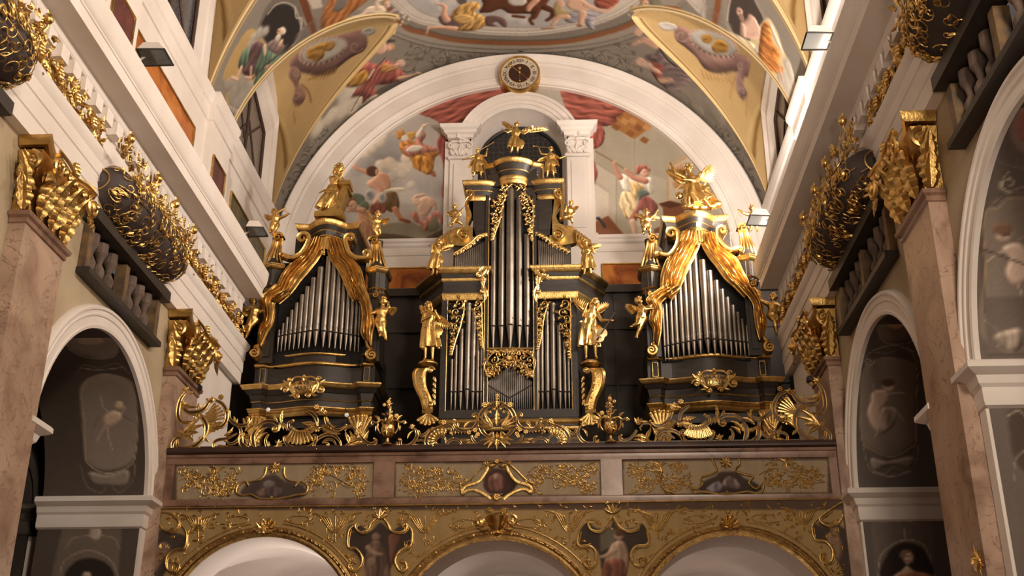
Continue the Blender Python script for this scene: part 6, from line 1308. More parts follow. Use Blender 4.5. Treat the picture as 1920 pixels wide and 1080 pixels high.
def volute(parent, c, y, r_, turns, a0, hand, w, dy=0.12, name='volute', m=None, tail=None):
    """a thick scroll: a band spiralling in the x-z plane with depth dy"""
    t = np.linspace(0, 1, int(26*turns)); R = r_*(1-0.82*t**0.85); P = [(c[0]+R[i]*math.cos(a0+hand*2*PI*turns*t[i]), c[1]+R[i]*math.sin(a0+hand*2*PI*turns*t[i])) for i in range(len(t))]
    W_ = [w*(1-0.55*q) for q in t]
    if tail is not None:
        T_ = catmull(list(tail)+[P[0]], 8); P = [tuple(q) for q in T_[:-1]]+P; W_ = list(np.linspace(w*0.8, w, len(T_)-1))+W_
    P = np.array(P); T = np.gradient(P, axis=0); T /= np.linalg.norm(T, axis=1)[:, None]+1e-9; Nn = np.stack([-T[:, 1], T[:, 0]], -1)
    b = MB(); rows = []
    for i in range(len(P)):
        h = W_[i]/2; a, e = P[i]+Nn[i]*h, P[i]-Nn[i]*h; c_ = P[i]
        rows.append([(a[0], y-dy, a[1]), (c_[0]*0.5+a[0]*0.5, y-dy+0.012, c_[1]*0.5+a[1]*0.5), (c_[0]*0.5+e[0]*0.5, y-dy+0.012, c_[1]*0.5+e[1]*0.5), (e[0], y-dy, e[1]), (e[0], y+dy, e[1]), (a[0], y+dy, a[1])])
    b.grid(rows, cv=True); k0 = 0; n = len(rows)*6
    b.f.append(tuple(range(5, -1, -1))); b.f.append(tuple(n-6+j for j in range(6)))
    b.tube([(P[-1][0], y-dy*1.15, P[-1][1]), (P[-1][0], y+dy, P[-1][1])], r_*0.2, 10)
    return b.build(name, m or GOLD, parent, ang=0.6)
def text_part(txt, parent, loc, size, m, name='inscription', rot=(PI/2, 0, 0)):
    cu = bpy.data.curves.new(name, 'FONT'); cu.body = txt; cu.size = size; cu.align_x = 'CENTER'; cu.align_y = 'CENTER'; cu.extrude = 0.004; cu.space_line = 0.95
    tmp = bpy.data.objects.new('tmp', cu); COL.objects.link(tmp); bpy.context.view_layer.update()
    me = bpy.data.meshes.new_from_object(tmp.evaluated_get(bpy.context.evaluated_depsgraph_get())); bpy.data.objects.remove(tmp)
    M = Matrix.Translation(loc) @ __import__('mathutils').Euler(rot).to_matrix().to_4x4(); me.transform(M); me.materials.clear()
    return link(name, me, m, parent, smooth=False)

# ---------------------------------------------------------------- centre organ
oc = thing('pipe_organ', 'tall black and gold centre organ case with five great pipes between the two side organs', 'pipe organ', (0, YO, 5.4))
K3, K4 = (770, 220, 3.375), (770, 500, 3.0)
b = MB()
zM0, zM1 = 9.30, 9.92
plan = [(-1.60, 18.85), (-1.14, YO), (1.14, YO), (1.60, 18.85)]
b.prism([(x, y+0.12, 5.4) for x, y in plan]+[(1.6, 19.6, 5.4), (-1.6, 19.6, 5.4)], (0, 0, zM0-5.4+0.1))
b.box((-1.0, YO+0.10, zM1-0.05), (1.06, 19.5, 10.42)); b.box((-0.62, YO+0.12, 10.4), (0.70, 19.5, 11.45)); b.box((-0.42, YO+0.1, 9.0), (0.48, 19.5, 11.5))
b.build('case', BLACK, oc, smooth=False)
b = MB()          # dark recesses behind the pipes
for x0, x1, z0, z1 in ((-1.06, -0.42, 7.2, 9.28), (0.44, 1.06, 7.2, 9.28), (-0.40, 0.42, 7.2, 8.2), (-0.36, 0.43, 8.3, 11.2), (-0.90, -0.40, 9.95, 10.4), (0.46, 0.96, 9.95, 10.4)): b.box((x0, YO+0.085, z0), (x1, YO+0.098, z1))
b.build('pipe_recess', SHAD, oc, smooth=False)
b = MB()          # stiles and rails
for x0, x1, z0, z1 in ((-1.17, -1.07, 7.1, 9.35), (1.03, 1.13, 7.1, 9.35), (-0.435, -0.375, 7.1, 11.2), (0.40, 0.46, 7.1, 11.2), (-1.17, 1.13, 7.08, 7.22), (-0.40, 0.42, 8.19, 8.30)): b.box((x0, YO-0.02-(0.004 if z0 in (7.08, 8.19) else 0), z0), (x1, YO+0.12-(0.004 if z0 in (7.08, 8.19) else 0), z1))
for x0, x1 in ((-0.66, -0.40), (0.44, 0.74)): b.box((x0, YO+0.02, 10.4), (x1, YO+0.14, 11.45)); b.box((x0+0.05, YO+0.01, 10.5), (x1-0.05, YO+0.03, 11.2))
for s2 in (-1, 1): b.prism([(s2*1.0, YO, 9.9), (s2*0.42, YO, 9.9), (s2*0.42, YO, 10.46), (s2*0.5, YO, 10.50), (s2*1.0, YO, 10.22), (s2*1.04, YO, 10.42), (s2*1.04, YO, 9.9)], (0, 0.10, 0)) if False else None
b.build('frame', BLACK, oc, smooth=False)
b = MB()
for x in (-1.068, -0.373, -0.437, 0.398, 0.462, 1.03): b.tube([(x, YO-0.022, 7.2), (x, YO-0.022, 9.3)], 0.008, 6)
for x in (-0.373, 0.40): b.tube([(x, YO-0.022, 9.2), (x, YO-0.022, 11.1)], 0.007, 6)
b.build('gilded_bead', GOLD, oc)
for x, zt, r_ in zip((924.3, 940, 956.7, 973.3, 988.5), (440, 372, 358, 372, 440), (0.052, 0.060, 0.070, 0.062, 0.054)):
    zx, zf = fO(x, 653); _, zm = fO(x, 612); _, z1 = fO(x, zt); dens_pipe(oc, zx, YO+0.02-(0.05 if abs(x-956.7) < 2 else 0), zf, zm, z1, r_, 20)
for X, dr in (((225, 248, 278, 315, 347, 374, 395), 1), ((720, 742, 772, 806, 842, 871, 893), -1)):
    for i, x in enumerate(X):
        ax, zf = cx_(K4, x, 802); _, zm = cx_(K4, x, 703-(12 if i == 3 else 0)); tops = (520, 440, 350, 205, 250, 350, 430) if dr > 0 else (430, 350, 250, 205, 330, 420, 520); _, zt = cx_(K4, x, tops[i])
        dens_pipe(oc, ax, YO+0.03, zf, zm, zt, (0.027, 0.032, 0.042, 0.050, 0.042, 0.033, 0.026)[i if dr > 0 else 6-i] if True else 0, 14)
for i in range(23):
    x = 432+i*11.2; u = abs(i-11)/11.0; ax, zf = cx_(K4, x, 800); _, zm = cx_(K4, x, 735-70*u); _, zt = cx_(K4, x, 560+82*u); dens_pipe(oc, ax, YO+0.04, zf, zm, zt, 0.0155, 10)
for x0, x1, t0, t1 in ((280, 488, 876, 768), (812, 1003, 768, 862)):
    for i in range(17):
        x = x0+(x1-x0)*i/16; u = (i-8)/8; ax, zf = cx_(K3, x, 1000); _, zm = cx_(K3, x, 978-28*u*u); _, zt = cx_(K3, x, t0+(t1-t0)*i/16); dens_pipe(oc, ax, YO+0.05, zf, zm, zt, 0.0165, 10)
# base, middle and top cornices
plan2 = [(-1.62, 18.95), (-1.14, YO+0.02), (1.14, YO+0.02), (1.62, 18.95)]
stack(oc, 6.86, [(-1.2, 18.9), (-1.13, YO), (1.11, YO), (1.2, 18.9)], (('g', 0.03, 0.05, 0.05), ('k', 0.02, 0.02, 0.05), ('g', 0.02, 0.05, 0.05), ('g', 0.05, 0.02, 0.05), ('k', 0.01, 0.01, 0.04)), name='base_moulding')
for pth in ([(-1.60, 18.95), (-1.14, YO), (-0.47, YO), (-0.47, YO+0.3)], [(0.50, YO+0.3), (0.50, YO), (1.14, YO), (1.60, 18.95)]):
    stack(oc, 9.18, pth, (('g', 0.02, 0.04, 0.06), ('g', 0.04, 0.05, 0.06), ('k', 0.01, 0.02, 0.16), ('k', 0.02, 0.04, 0.06), ('g', 0.05, 0.07, 0.05), ('k', 0.05, 0.08, 0.08), ('g', 0.09, 0.13, 0.06), ('g', 0.14, 0.15, 0.05)), name='middle_cornice')
arcp = [(0.06+0.36*math.cos(a), YO-0.02-0.26*math.sin(a)) for a in np.linspace(PI, 0, 15)]
pth = [(-0.71, 19.0), (-0.71, YO), (-0.58, YO)]+[(-0.58+0.26*math.sin(t), YO+0.10*(1-math.cos(t))) for t in np.linspace(0.3, 1.5, 6)]
pthr = [(0.12-x, y) for x, y in pth[::-1]]
for P_ in (pth, pthr): stack(oc, 11.10, P_, (('g', 0.01, 0.03, 0.06), ('g', 0.02, 0.03, 0.03), ('k', 0.01, 0.05, 0.08), ('g', 0.06, 0.06, 0.02), ('k', 0.05, 0.09, 0.07), ('g', 0.10, 0.13, 0.05), ('g', 0.13, 0.14, 0.04)), name='top_cornice')
stack(oc, 11.36, [(-0.34, 19.0), (-0.34, YO+0.05)]+[(0.06+0.24*math.cos(a), YO-0.02-0.16*math.sin(a)) for a in np.linspace(PI, 0, 13)]+[(0.46, YO+0.05), (0.46, 19.0)], (('g', 0.0, 0.02, 0.08), ('g', 0.02, 0.03, 0.06), ('k', 0.01, 0.03, 0.10), ('g', 0.04, 0.04, 0.02), ('k', 0.04, 0.10, 0.10), ('g', 0.11, 0.14, 0.05), ('g', 0.13, 0.14, 0.04)), name='crown_cornice')
b = MB(); b.prism([(-0.36, 18.15, 11.36), (0.48, 18.15, 11.36), (0.48, 19, 11.36), (-0.36, 19, 11.36)], (0, 0, 0.44)); b.prism([(-0.75, YO+0.02, 11.1), (0.87, YO+0.02, 11.1), (0.87, 19, 11.1), (-0.75, 19, 11.1)], (0, 0, 0.33)); b.build('cornice_core', BLACK, oc, smooth=False)
# pierced gilding
def lacework(name, lst, crop, w):
    o = Orn(fO, O=(0, YO-0.07, 0)); o.T = crop
    for i, (pts, ww) in enumerate(lst): lace(o, pts, ww, 0.0125, seed=i)
    o.out(name, oc, GOLDL); return o
lacework('crown_tracery', [([(600, 470), (615, 425), (650, 405), (690, 425), (705, 470)], (0.14, 0.16, 0.14)), ([(620, 400), (650, 395), (690, 400)], 0.10)], K3, 0)
lacework('tower_tracery', [([(590, 500), (556, 560), (545, 640), (530, 720), (517, 785)], (0.10, 0.17, 0.15, 0.08, 0.03))], K3, 0)
lacework('tower_tracery', [([(708, 500), (742, 560), (752, 640), (758, 720), (770, 785)], (0.10, 0.17, 0.15, 0.08, 0.03))], K3, 0)
lacework('flank_cresting', [([(280, 878), (330, 850), (390, 810), (440, 765), (490, 750)], (0.05, 0.06, 0.07, 0.06, 0.04))], K3, 0)
lacework('flank_cresting', [([(795, 745), (850, 770), (900, 810), (950, 835), (1002, 862)], (0.04, 0.06, 0.07, 0.06, 0.05))], K3, 0)
lacework('wing_tracery', [([(265, 215), (262, 300), (245, 400), (228, 500)], (0.24, 0.20, 0.10, 0.03)), ([(372, 215), (385, 290), (392, 380), (403, 460)], (0.18, 0.10, 0.08, 0.03))], K4, 0)
lacework('wing_tracery', [([(745, 215), (733, 290), (727, 380), (715, 470)], (0.18, 0.10, 0.08, 0.03)), ([(857, 215), (868, 300), (880, 400), (893, 520)], (0.24, 0.20, 0.10, 0.03))], K4, 0)
lacework('breast_tracery', [([(440, 620), (450, 545), (520, 500), (560, 495), (610, 500), (670, 545), (675, 620)], (0.05, 0.20, 0.16, 0.13, 0.16, 0.20, 0.05)), ([(440, 485), (560, 480), (675, 485)], 0.08), ([(442, 625), (500, 575), (558, 542), (617, 578), (676, 625)], (0.08, 0.13, 0.10, 0.13, 0.08))], K4, 0)
o = Orn(fO, O=(0, YO-0.09, 0)); o.T = K4; o.rod([(432, 470), (684, 470)], 0.014, smooth=False); o.flower((558, 525), 0.045); o.out('breast_rail', oc, GOLDL)
# corner masks on the middle cornice beside the great pipes
for px, s2 in ((455, 1), (828, -1)):
    o = Orn(fO, O=(0, YO-0.12, 0)); o.T = K3; o.spiral((px-s2*18, 1022), 0.065, 1.5, 0, 0.02, s2, n=0.05); o.leaf((px, 1030), (px+s2*22, 960), 0.05, bend=-s2*0.4, n=0.04); o.leaf((px, 1030), (px+s2*15, 1080), 0.05, n=0.04); o.leaf((px-s2*20, 1000), (px+s2*10, 965), 0.035, n=0.03)
    o.T = K4; q = 405 if s2 > 0 else 720; o.leaf((q, 60), (q+s2*8, 140), 0.05, n=0.03); o.leaf((q, 120), (q+s2*2, 215), 0.055, bend=0.3*s2, n=0.02); o.spiral((q, 160), 0.04, 1.2, 1, 0.014, s2, n=0.04); o.out('acanthus_bracket', oc, GOLDL)
# great side volutes with shell backs
for s2, P_ in ((-1, [(375, 480), (355, 520), (372, 570), (385, 620), (365, 680), (400, 700), (402, 800), (262, 800), (245, 740), (280, 695), (340, 690), (350, 640), (345, 560), (345, 510)]), (1, [(935, 465), (960, 500), (940, 560), (920, 600), (935, 660), (980, 680), (1030, 690), (1045, 740), (1035, 790), (890, 800), (885, 690), (900, 600), (910, 520)])):
    Q = [cx_(K3, *p) for p in P_]; Q = catmull(Q, 5, True)
    b = MB(); b.prism([(q[0], YO+0.02, q[1]) for q in Q], (0, 0.16, 0)); b.build('volute_wing', GOLD, oc, ang=0.7)
    c = cx_(K3, 372 if s2 < 0 else 937, 492); volute(oc, c, YO+0.03, 0.085, 1.3, -PI/2, -s2, 0.05, 0.12, 'wing_scroll', tail=[cx_(K3, *(q)) for q in ([(362, 640), (352, 560)] if s2 < 0 else [(950, 640), (958, 560)])])
    c = cx_(K3, 338 if s2 < 0 else 935, 752); volute(oc, c, YO-0.01, 0.115, 1.6, PI/2 if s2 < 0 else PI/2, -s2, 0.055, 0.06, 'wing_scroll')
    b = MB(); a = cx_(K3, 250 if s2 < 0 else 1045, 745); e = cx_(K3, 160 if s2 < 0 else 1130, 790)
    for q in range(6):
        t = q/5; b.tube([(a[0]+(e[0]-a[0])*t, YO+0.02+t*0.1, a[1]-0.13+(e[1]-a[1])*t), (a[0]+(e[0]-a[0])*t, YO-0.08+t*0.1, a[1]-0.02+(e[1]-a[1])*t), (a[0]+(e[0]-a[0])*t, YO+0.06+t*0.1, a[1]+0.10+(e[1]-a[1])*t)], 0.04, 8)
    b.build('shell_ridges', GOLD, oc)
# consoles under the two standing angels
for s2, xs in ((-1, 98), (1, 1012)):
    S_ = [cx_(K4, xs+s2*30, 585), cx_(K4, xs+s2*45, 620), cx_(K4, xs+s2*38, 690), cx_(K4, xs+s2*8, 760), cx_(K4, xs-s2*2, 815)]; S_ = catmull(S_, 8)
    b = MB(); rows = []
    for i, q in enumerate(S_):
        w = 0.12-0.035*i/len(S_); d = 0.07*math.sin(PI*(i/len(S_))*0.9+0.3)
        rows.append([(q[0]-w, YO-0.02, q[1]), (q[0]-w, YO-0.10-d, q[1]), (q[0]-w*0.6, YO-0.13-d, q[1]), (q[0]-w*0.5, YO-0.11-d, q[1]), (q[0]+w*0.5, YO-0.11-d, q[1]), (q[0]+w*0.6, YO-0.13-d, q[1]), (q[0]+w, YO-0.10-d, q[1]), (q[0]+w, YO-0.02, q[1]), (q[0], YO+0.1, q[1])])
    b.grid(rows, cv=True); b.f.append(tuple(range(8, -1, -1))); b.f.append(tuple((len(rows)-1)*9+j for j in range(9)))
    b.build('console', GOLD, oc)
    o = Orn(fO, O=(0, YO-0.20, 0)); o.T = K4
    o.spiral((xs-s2*25, 610), 0.06, 1.5, 0, 0.022, -s2, n=0.06)
    for q in range(4): o.flower((xs+s2*26-s2*q*7, 640+q*38), 0.022, n=0.0)
    for q in range(5): o.leaf((xs-s2*38+s2*q*1.0, 640+q*32), (xs-s2*52+s2*q, 672+q*32), 0.028, lobes=2, n=0.0)
    o.spiral((xs-s2*22, 800), 0.045, 1.3, 2, 0.016, s2, n=0.03); o.out('console_carving', oc, GOLDL)
    c = cx_(K4, xs, 560); b = MB(); b.lathe((c[0], YO-0.05, c[1]), [(0.0, -0.06), (0.10, -0.05), (0.13, -0.02), (0.17, 0.0), (0.175, 0.02), (0.14, 0.035), (0.13, 0.06), (0.0, 0.06)], 18); b.build('console_cap', GOLD, oc)
    o = Orn(fO, O=(0, YO-0.1, 0)); o.T = K4; o.rod([(xs-30, 828), (xs+30, 822)], 0.035, smooth=False); o.shell((xs+s2*-4, 835), 0.02, 0.20, PI+0.5, 2*PI-0.5, 6, w=0.03, n=0.03); o.out('shell_corbel', oc, GOLD)

# ---------------------------------------------------------------- side organs
LA, LB = (430, 300, 4.154), (430, 540, 3.374); RA, RB = (1160, 290, 4.0), (1160, 540, 3.376)
def serp(xa, xb, y, bulge=0.16, n=15):
    """serpentine front between two corner piers"""
    return [(xa+(xb-xa)*t, y-bulge*(0.5-0.5*math.cos(2*PI*t))) for t in np.linspace(0, 1, n)]
def side_organ(s, label):
    cx = s*3.31; root = thing('side_organ', label, 'pipe organ', (cx, YO, 5.4)); YS = YO+0.10
    inn, out_ = 2.30, 4.35            # clear faces of the outer piers
    def X(v): return s*v
    body = [(X(inn), YS+0.05), (X(out_), YS+0.05), (X(out_), 19.5), (X(inn), 19.5)]
    b = MB(); b.prism([(x, y, 7.0) for x, y in body], (0, 0, 1.45)); b.box((min(X(2.75), X(3.85)), YS+0.1, 8.3), (max(X(2.75), X(3.85)), 19.4, 10.55)); b.box((min(X(2.45), X(4.15)), YS+0.12, 8.3), (max(X(2.45), X(4.15)), 19.4, 9.3)); b.build('case', BLACK, root, smooth=False)
    b = MB(); x0, x1 = sorted((X(2.55), X(4.02))); b.box((x0, YS+0.0, 8.05), (x1, YS+0.09, 10.0)); b.build('pipe_recess', SHAD, root, smooth=False)
    xs = sorted((X(inn), X(out_))); xa, xb = sorted((X(2.58), X(4.08)))
    def front(y=YS): return [(xs[0]-0.0, 19.3), (xs[0]-0.0, y-0.05), (xa-0.10, y-0.08), (xa-0.02, y)]+serp(xa, xb, y)+[(xb+0.02, y), (xb+0.10, y-0.08), (xs[1], y-0.05), (xs[1], 19.3)]
    # lower mouldings, the black bands between them and the pipe shelf
    stack(root, 7.16, front(), (('g', -0.02, 0.02, 0.06), ('g', 0.0, 0.04, 0.05), ('g', 0.03, 0.05, 0.03)), name='bottom_moulding')
    stack(root, 7.30, front(), (('k', -0.02, -0.02, 0.12), ('g', 0.0, 0.0, 0.022), ('k', 0.0, 0.03, 0.10), ('k', 0.05, 0.10, 0.07), ('g', 0.12, 0.15, 0.04), ('g', 0.15, 0.17, 0.04)), name='lower_cornice')
    ztop = 8.13 if s > 0 else 8.10
    stack(root, 7.69, front(), (('k', -0.06, -0.06, ztop-7.69-0.05), ('g', -0.02, 0.0, 0.03), ('g', 0.0, -0.02, 0.03)), name='shelf_moulding')
    if s < 0: stack(root, 8.11, front()[2:-2], (('k', -0.08, -0.08, 0.13), ('g', -0.05, -0.03, 0.03)), name='pipe_shelf')
    for xx in (inn+0.12, out_-0.16):
        x0, x1 = sorted((X(xx-0.045), X(xx+0.045))); b = MB()
        for p, q in (((x0, 7.78), (x1, 7.78)), ((x1, 7.78), (x1, 8.02)), ((x1, 8.02), (x0, 8.02)), ((x0, 8.02), (x0, 7.78))): b.tube([(p[0], YS-0.04, p[1]), (q[0], YS-0.04, q[1])], 0.006, 5)
        b.build('pier_panel', GOLD, root)
    # pipes
    A_, B_ = (LA, LB) if s < 0 else (RA, RB)
    PX_ = (300, 325, 350, 378, 407, 440, 472, 508, 550, 597, 635, 670, 703, 735, 763, 790, 812) if s < 0 else (297, 318, 348, 378, 412, 445, 480, 518, 565, 608, 648, 683, 715, 747, 775, 802, 828)
    apx = 612 if s < 0 else 1311
    for i, x in enumerate(PX_):
        u = abs(i-8)/8.0; px = B_[0]+x/B_[2]; r_ = 0.060-0.030*u**0.8
        ym = (285+20*u) if s < 0 else (338+30*u*(1 if i < 8 else 0.2)); yf = (382+20*u) if s < 0 else (427+30*u*(1 if i < 8 else 0.15))
        ax, zf = fO(px, B_[1]+yf/B_[2]); _, zm = fO(px, B_[1]+ym/B_[2]); ptop = (478 if s < 0 else 468)+1.50*abs(px-apx)+0.004*(px-apx)**2*0; _, zt = fO(px, ptop)
        dens_pipe(root, ax, YO+0.03-0.12*(1-u), zf, zm, zt, r_, 14)
    # crown
    cz = 10.44; c0, c1 = sorted((X(2.80), X(3.66))); cpath = [(c0, 19.2), (c0, YS-0.02)]+serp(c0+0.10, c1-0.10, YS, 0.24, 13)+[(c1, YS-0.02), (c1, 19.2)]
    stack(root, 10.30, cpath, (('g', 0.0, 0.01, 0.08), ('g', 0.03, 0.04, 0.03), ('k', 0.02, 0.05, 0.08), ('g', 0.06, 0.06, 0.02), ('k', 0.06, 0.10, 0.07), ('g', 0.11, 0.14, 0.05), ('g', 0.14, 0.15, 0.05)), name='crown_cornice')
    b = MB(); b.prism([(c0, YS, 10.25), (c1, YS, 10.25), (c1, 19.2, 10.25), (c0, 19.2, 10.25)], (0, 0, 0.42)); b.build('crown_core', BLACK, root, smooth=False)
    # lambrequin of the crown
    bell = [(0.0, 0)]; mid = (c0+c1)/2; b = MB(); b.ring([(0.34, 0.0)], (0, 0, 0), (1, 0, 0), (0, 1, 0), (0, 0, 1), 0, 0.1, 1, caps=False) if False else None
    rows = []
    for t in np.linspace(0, 1, 49):
        xx = c0+0.08+(c1-c0-0.16)*t; yy = YS-0.02-0.26*math.sin(PI*t)-0.012*abs(math.sin(12*PI*t)); rows.append([(xx, yy, 10.34), (mid+(xx-mid)*1.02, yy-0.01, 10.24), (mid+(xx-mid)*1.06, yy-0.02, 10.14-0.03*abs(math.sin(6*PI*t))), (mid+(xx-mid)*1.06, yy+0.03, 10.14), (mid+(xx-mid)*1.0, yy+0.04, 10.34)])
    b.grid(rows, cv=True); 
    for q in range(5): t = (q+0.5)/5; xx = c0+0.08+(c1-c0-0.16)*t; b.ball((xx, YS-0.05-0.26*math.sin(PI*t), 10.05), 0.03, 8, 6); b.tube([(xx, YS-0.04-0.26*math.sin(PI*t), 10.14), (xx, YS-0.04-0.26*math.sin(PI*t), 10.0)], [0.014, 0.022], 6)
    b.build('lambrequin', GOLD, root)
    # drapery: two swept curtains and their gathered ends
    if s < 0:
        drapery(root, [(655, 640), (610, 700), (560, 780), (470, 850), (410, 930), (370, 1060), (330, 1140)], [(755, 640), (745, 720), (700, 800), (640, 880), (560, 970), (490, 1060), (400, 1140)], fO, YO-0.10, 6, crop=LA)
        drapery(root, [(890, 640), (930, 720), (960, 790), (1020, 850), (1050, 940), (1065, 1040), (1050, 1140)], [(765, 640), (775, 720), (800, 800), (860, 880), (900, 960), (940, 1060), (980, 1120)], fO, YO-0.10, 6, crop=LA)
        drapery(root, [(310, 0), (205, 90), (225, 150), (235, 220), (205, 280), (195, 370)], [(400, 60), (305, 110), (300, 180), (285, 250), (255, 300), (215, 385)], fO, YO-0.14, 4, crop=LB, name='drapery_tail')
        drapery(root, [(740, 0), (835, 110), (850, 190), (845, 260), (845, 310), (870, 350)], [(860, 0), (900, 110), (915, 180), (925, 250), (915, 300), (905, 385)], fO, YO-0.14, 4, crop=LB, name='drapery_tail')
    else:
        drapery(root, [(480, 600), (450, 660), (400, 740), (350, 820), (320, 900), (310, 990), (320, 1090)], [(600, 640), (600, 700), (560, 790), (520, 870), (480, 960), (440, 1040), (390, 1110)], fO, YO-0.10, 6, crop=RA)
        drapery(root, [(725, 610), (750, 680), (800, 740), (880, 800), (920, 880), (960, 960), (980, 1030)], [(610, 640), (625, 710), (670, 790), (730, 870), (790, 950), (870, 1020), (940, 1090)], fO, YO-0.10, 6, crop=RA)
        drapery(root, [(300, 0), (175, 90), (200, 150), (190, 230), (215, 280), (220, 370)], [(385, 30), (270, 110), (270, 180), (265, 250), (262, 300), (245, 385)], fO, YO-0.14, 4, crop=RB, name='drapery_tail')
        drapery(root, [(740, 0), (835, 110), (850, 190), (860, 260), (870, 300), (885, 350)], [(880, 40), (900, 110), (910, 180), (925, 240), (915, 300), (905, 345)], fO, YO-0.14, 4, crop=RB, name='drapery_tail')
    # C-shaped volutes either side of the crown
    if s < 0: VV = (((588, 640), -1, [(430, 770), (500, 790), (570, 760), (615, 700), (635, 650)], (425, 770), 1), ((955, 640), 1, [(1080, 790), (1000, 790), (945, 750), (925, 690), (920, 650)], (1080, 760), -1)); CR_ = LA
    else: VV = (((392, 620), -1, [(300, 770), (370, 780), (420, 730), (440, 670), (438, 630)], (290, 775), 1), ((770, 600), 1, [(900, 730), (830, 740), (770, 700), (738, 650), (735, 610)], (905, 740), -1)); CR_ = RA
    for (c, hand, tail, c2, h2) in VV:
        P = catmull([cx_(CR_, *q) for q in tail], 10); C1 = np.array(cx_(CR_, *c)); C2 = np.array(cx_(CR_, *c2))
        def sp(Cc, P0, hand_):
            r0 = np.linalg.norm(P0-Cc); a0 = math.atan2(P0[1]-Cc[1], P0[0]-Cc[0]); t = np.linspace(0, 1, 26); return np.stack([Cc[0]+r0*(1-0.85*t)*np.cos(a0+hand_*2*PI*1.25*t), Cc[1]+r0*(1-0.85*t)*np.sin(a0+hand_*2*PI*1.25*t)], -1)
        e = P[-1]; d = P[-1]-P[-2]; cr = d[0]*(C1-e)[1]-d[1]*(C1-e)[0]; S1 = sp(C1, e, 1 if cr > 0 else -1)
        e = P[0]; d = P[0]-P[1]; cr = d[0]*(C2-e)[1]-d[1]*(C2-e)[0]; S2 = sp(C2, e, 1 if cr > 0 else -1)
        Q = np.concatenate([S2[::-1], P, S1]); n = len(Q); T = np.gradient(Q, axis=0); T /= np.linalg.norm(T, axis=1)[:, None]+1e-9; Nn = np.stack([-T[:, 1], T[:, 0]], -1); w = 0.038*np.clip(np.sin(np.linspace(0.2, PI-0.2, n))*1.6, 0.3, 1); b = MB(); dy = 0.09; y = YO-0.10
        rows = [[(Q[i][0]+Nn[i][0]*w[i], y-dy, Q[i][1]+Nn[i][1]*w[i]), (Q[i][0]+Nn[i][0]*w[i]*.5, y-dy+0.015, Q[i][1]+Nn[i][1]*w[i]*.5), (Q[i][0]-Nn[i][0]*w[i]*.5, y-dy+0.015, Q[i][1]-Nn[i][1]*w[i]*.5), (Q[i][0]-Nn[i][0]*w[i], y-dy, Q[i][1]-Nn[i][1]*w[i]), (Q[i][0]-Nn[i][0]*w[i], y+dy, Q[i][1]-Nn[i][1]*w[i]), (Q[i][0]+Nn[i][0]*w[i], y+dy, Q[i][1]+Nn[i][1]*w[i])] for i in range(n)]
        b.grid(rows, cv=True); b.build('crown_volute', GOLD, root, ang=0.7)
    # angle posts: black shaft, cornice block, scrolled capital
    posts = (((430+345/4.154, 300+855/4.154), -1), ((430+1150/4.154, 300+880/4.154), 1)) if s < 0 else (((1160+240/4.0, 290+880/4.0), -1), ((1160+970/4.0, 290+800/4.0), 1))
    for (p, d_) in posts:
        x, z = fO(*p); w = 0.15
        b = MB(); b.box((x-w*0.75, YO-0.02, 8.1), (x+w*0.75, YO+0.5, z)); b.box((x-w*0.4, YO-0.06, 8.2), (x+w*0.4, YO, z)); b.build('post_shaft', BLACK, root, smooth=False)
        pth = [(x-w, YO+0.4), (x-w, YO), (x, YO-0.09), (x+w, YO), (x+w, YO+0.4)]
        for zz in (z-0.42, z-0.02): stack(root, zz, pth, (('g', -0.02, 0.01, 0.03), ('k', -0.01, -0.01, 0.05), ('g', 0.0, 0.03, 0.03)) if zz < z-0.1 else (('g', 0.0, 0.04, 0.035), ('g', 0.04, 0.05, 0.035), ('g', 0.05, 0.06, 0.03)), name='post_moulding')
        b = MB(); b.prism([(x-w, YO, z-0.30), (x, YO-0.09, z-0.30), (x+w, YO, z-0.30), (x+w, YO+0.4, z-0.30), (x-w, YO+0.4, z-0.30)], (0, 0, 0.3)); b.build('post_block', BLACK, root, smooth=False)
        volute(root, (x+d_*0.02, z-0.48), YO-0.10, 0.055, 1.4, PI/2, -d_, 0.03, 0.08, 'post_volute')
        # bell-shaped upper stage with gilded ribs, ending in a scroll
        zt = z+0.60; b = MB()
        for q in range(5):
            t = (q-2)/2.0; b.tube(catmull([(x+t*0.16, YO-0.01, z+0.06), (x+t*0.115-d_*0.0, YO-0.06, z+0.22), (x+t*0.08-d_*0.02, YO-0.03, z+0.42), (x+t*0.07-d_*0.05, YO-0.05, zt-0.02)], 5), 0.022, 6)
        b.build('post_rib', GOLD, root); b = MB(); b.lathe((x, YO+0.03, z), [(0.14, 0.08), (0.09, 0.25), (0.065, 0.45), (0.08, 0.62), (0.0, 0.63)], 12); b.build('post_neck', BLACK, root)
        volute(root, (x-d_*0.055, zt-0.02), YO-0.06, 0.085, 1.4, 0.0 if d_ < 0 else PI, -d_, 0.045, 0.09, 'post_scroll')
    # scroll brackets at the foot of the pipe field and shell corbels below
    for (q, cr_, h) in ((((175, 430), LB, 1), ((912, 445), LB, -1)) if s < 0 else (((205, 415), RB, 1), ((945, 395), RB, -1))):
        c = cx_(cr_, *q); volute(root, (c[0], c[1]), YO-0.10, 0.10, 1.6, PI/2, -h, 0.05, 0.10, 'foot_scroll', tail=[(c[0]+h*0.12, c[1]+0.28), (c[0]+h*0.07, c[1]+0.14)])
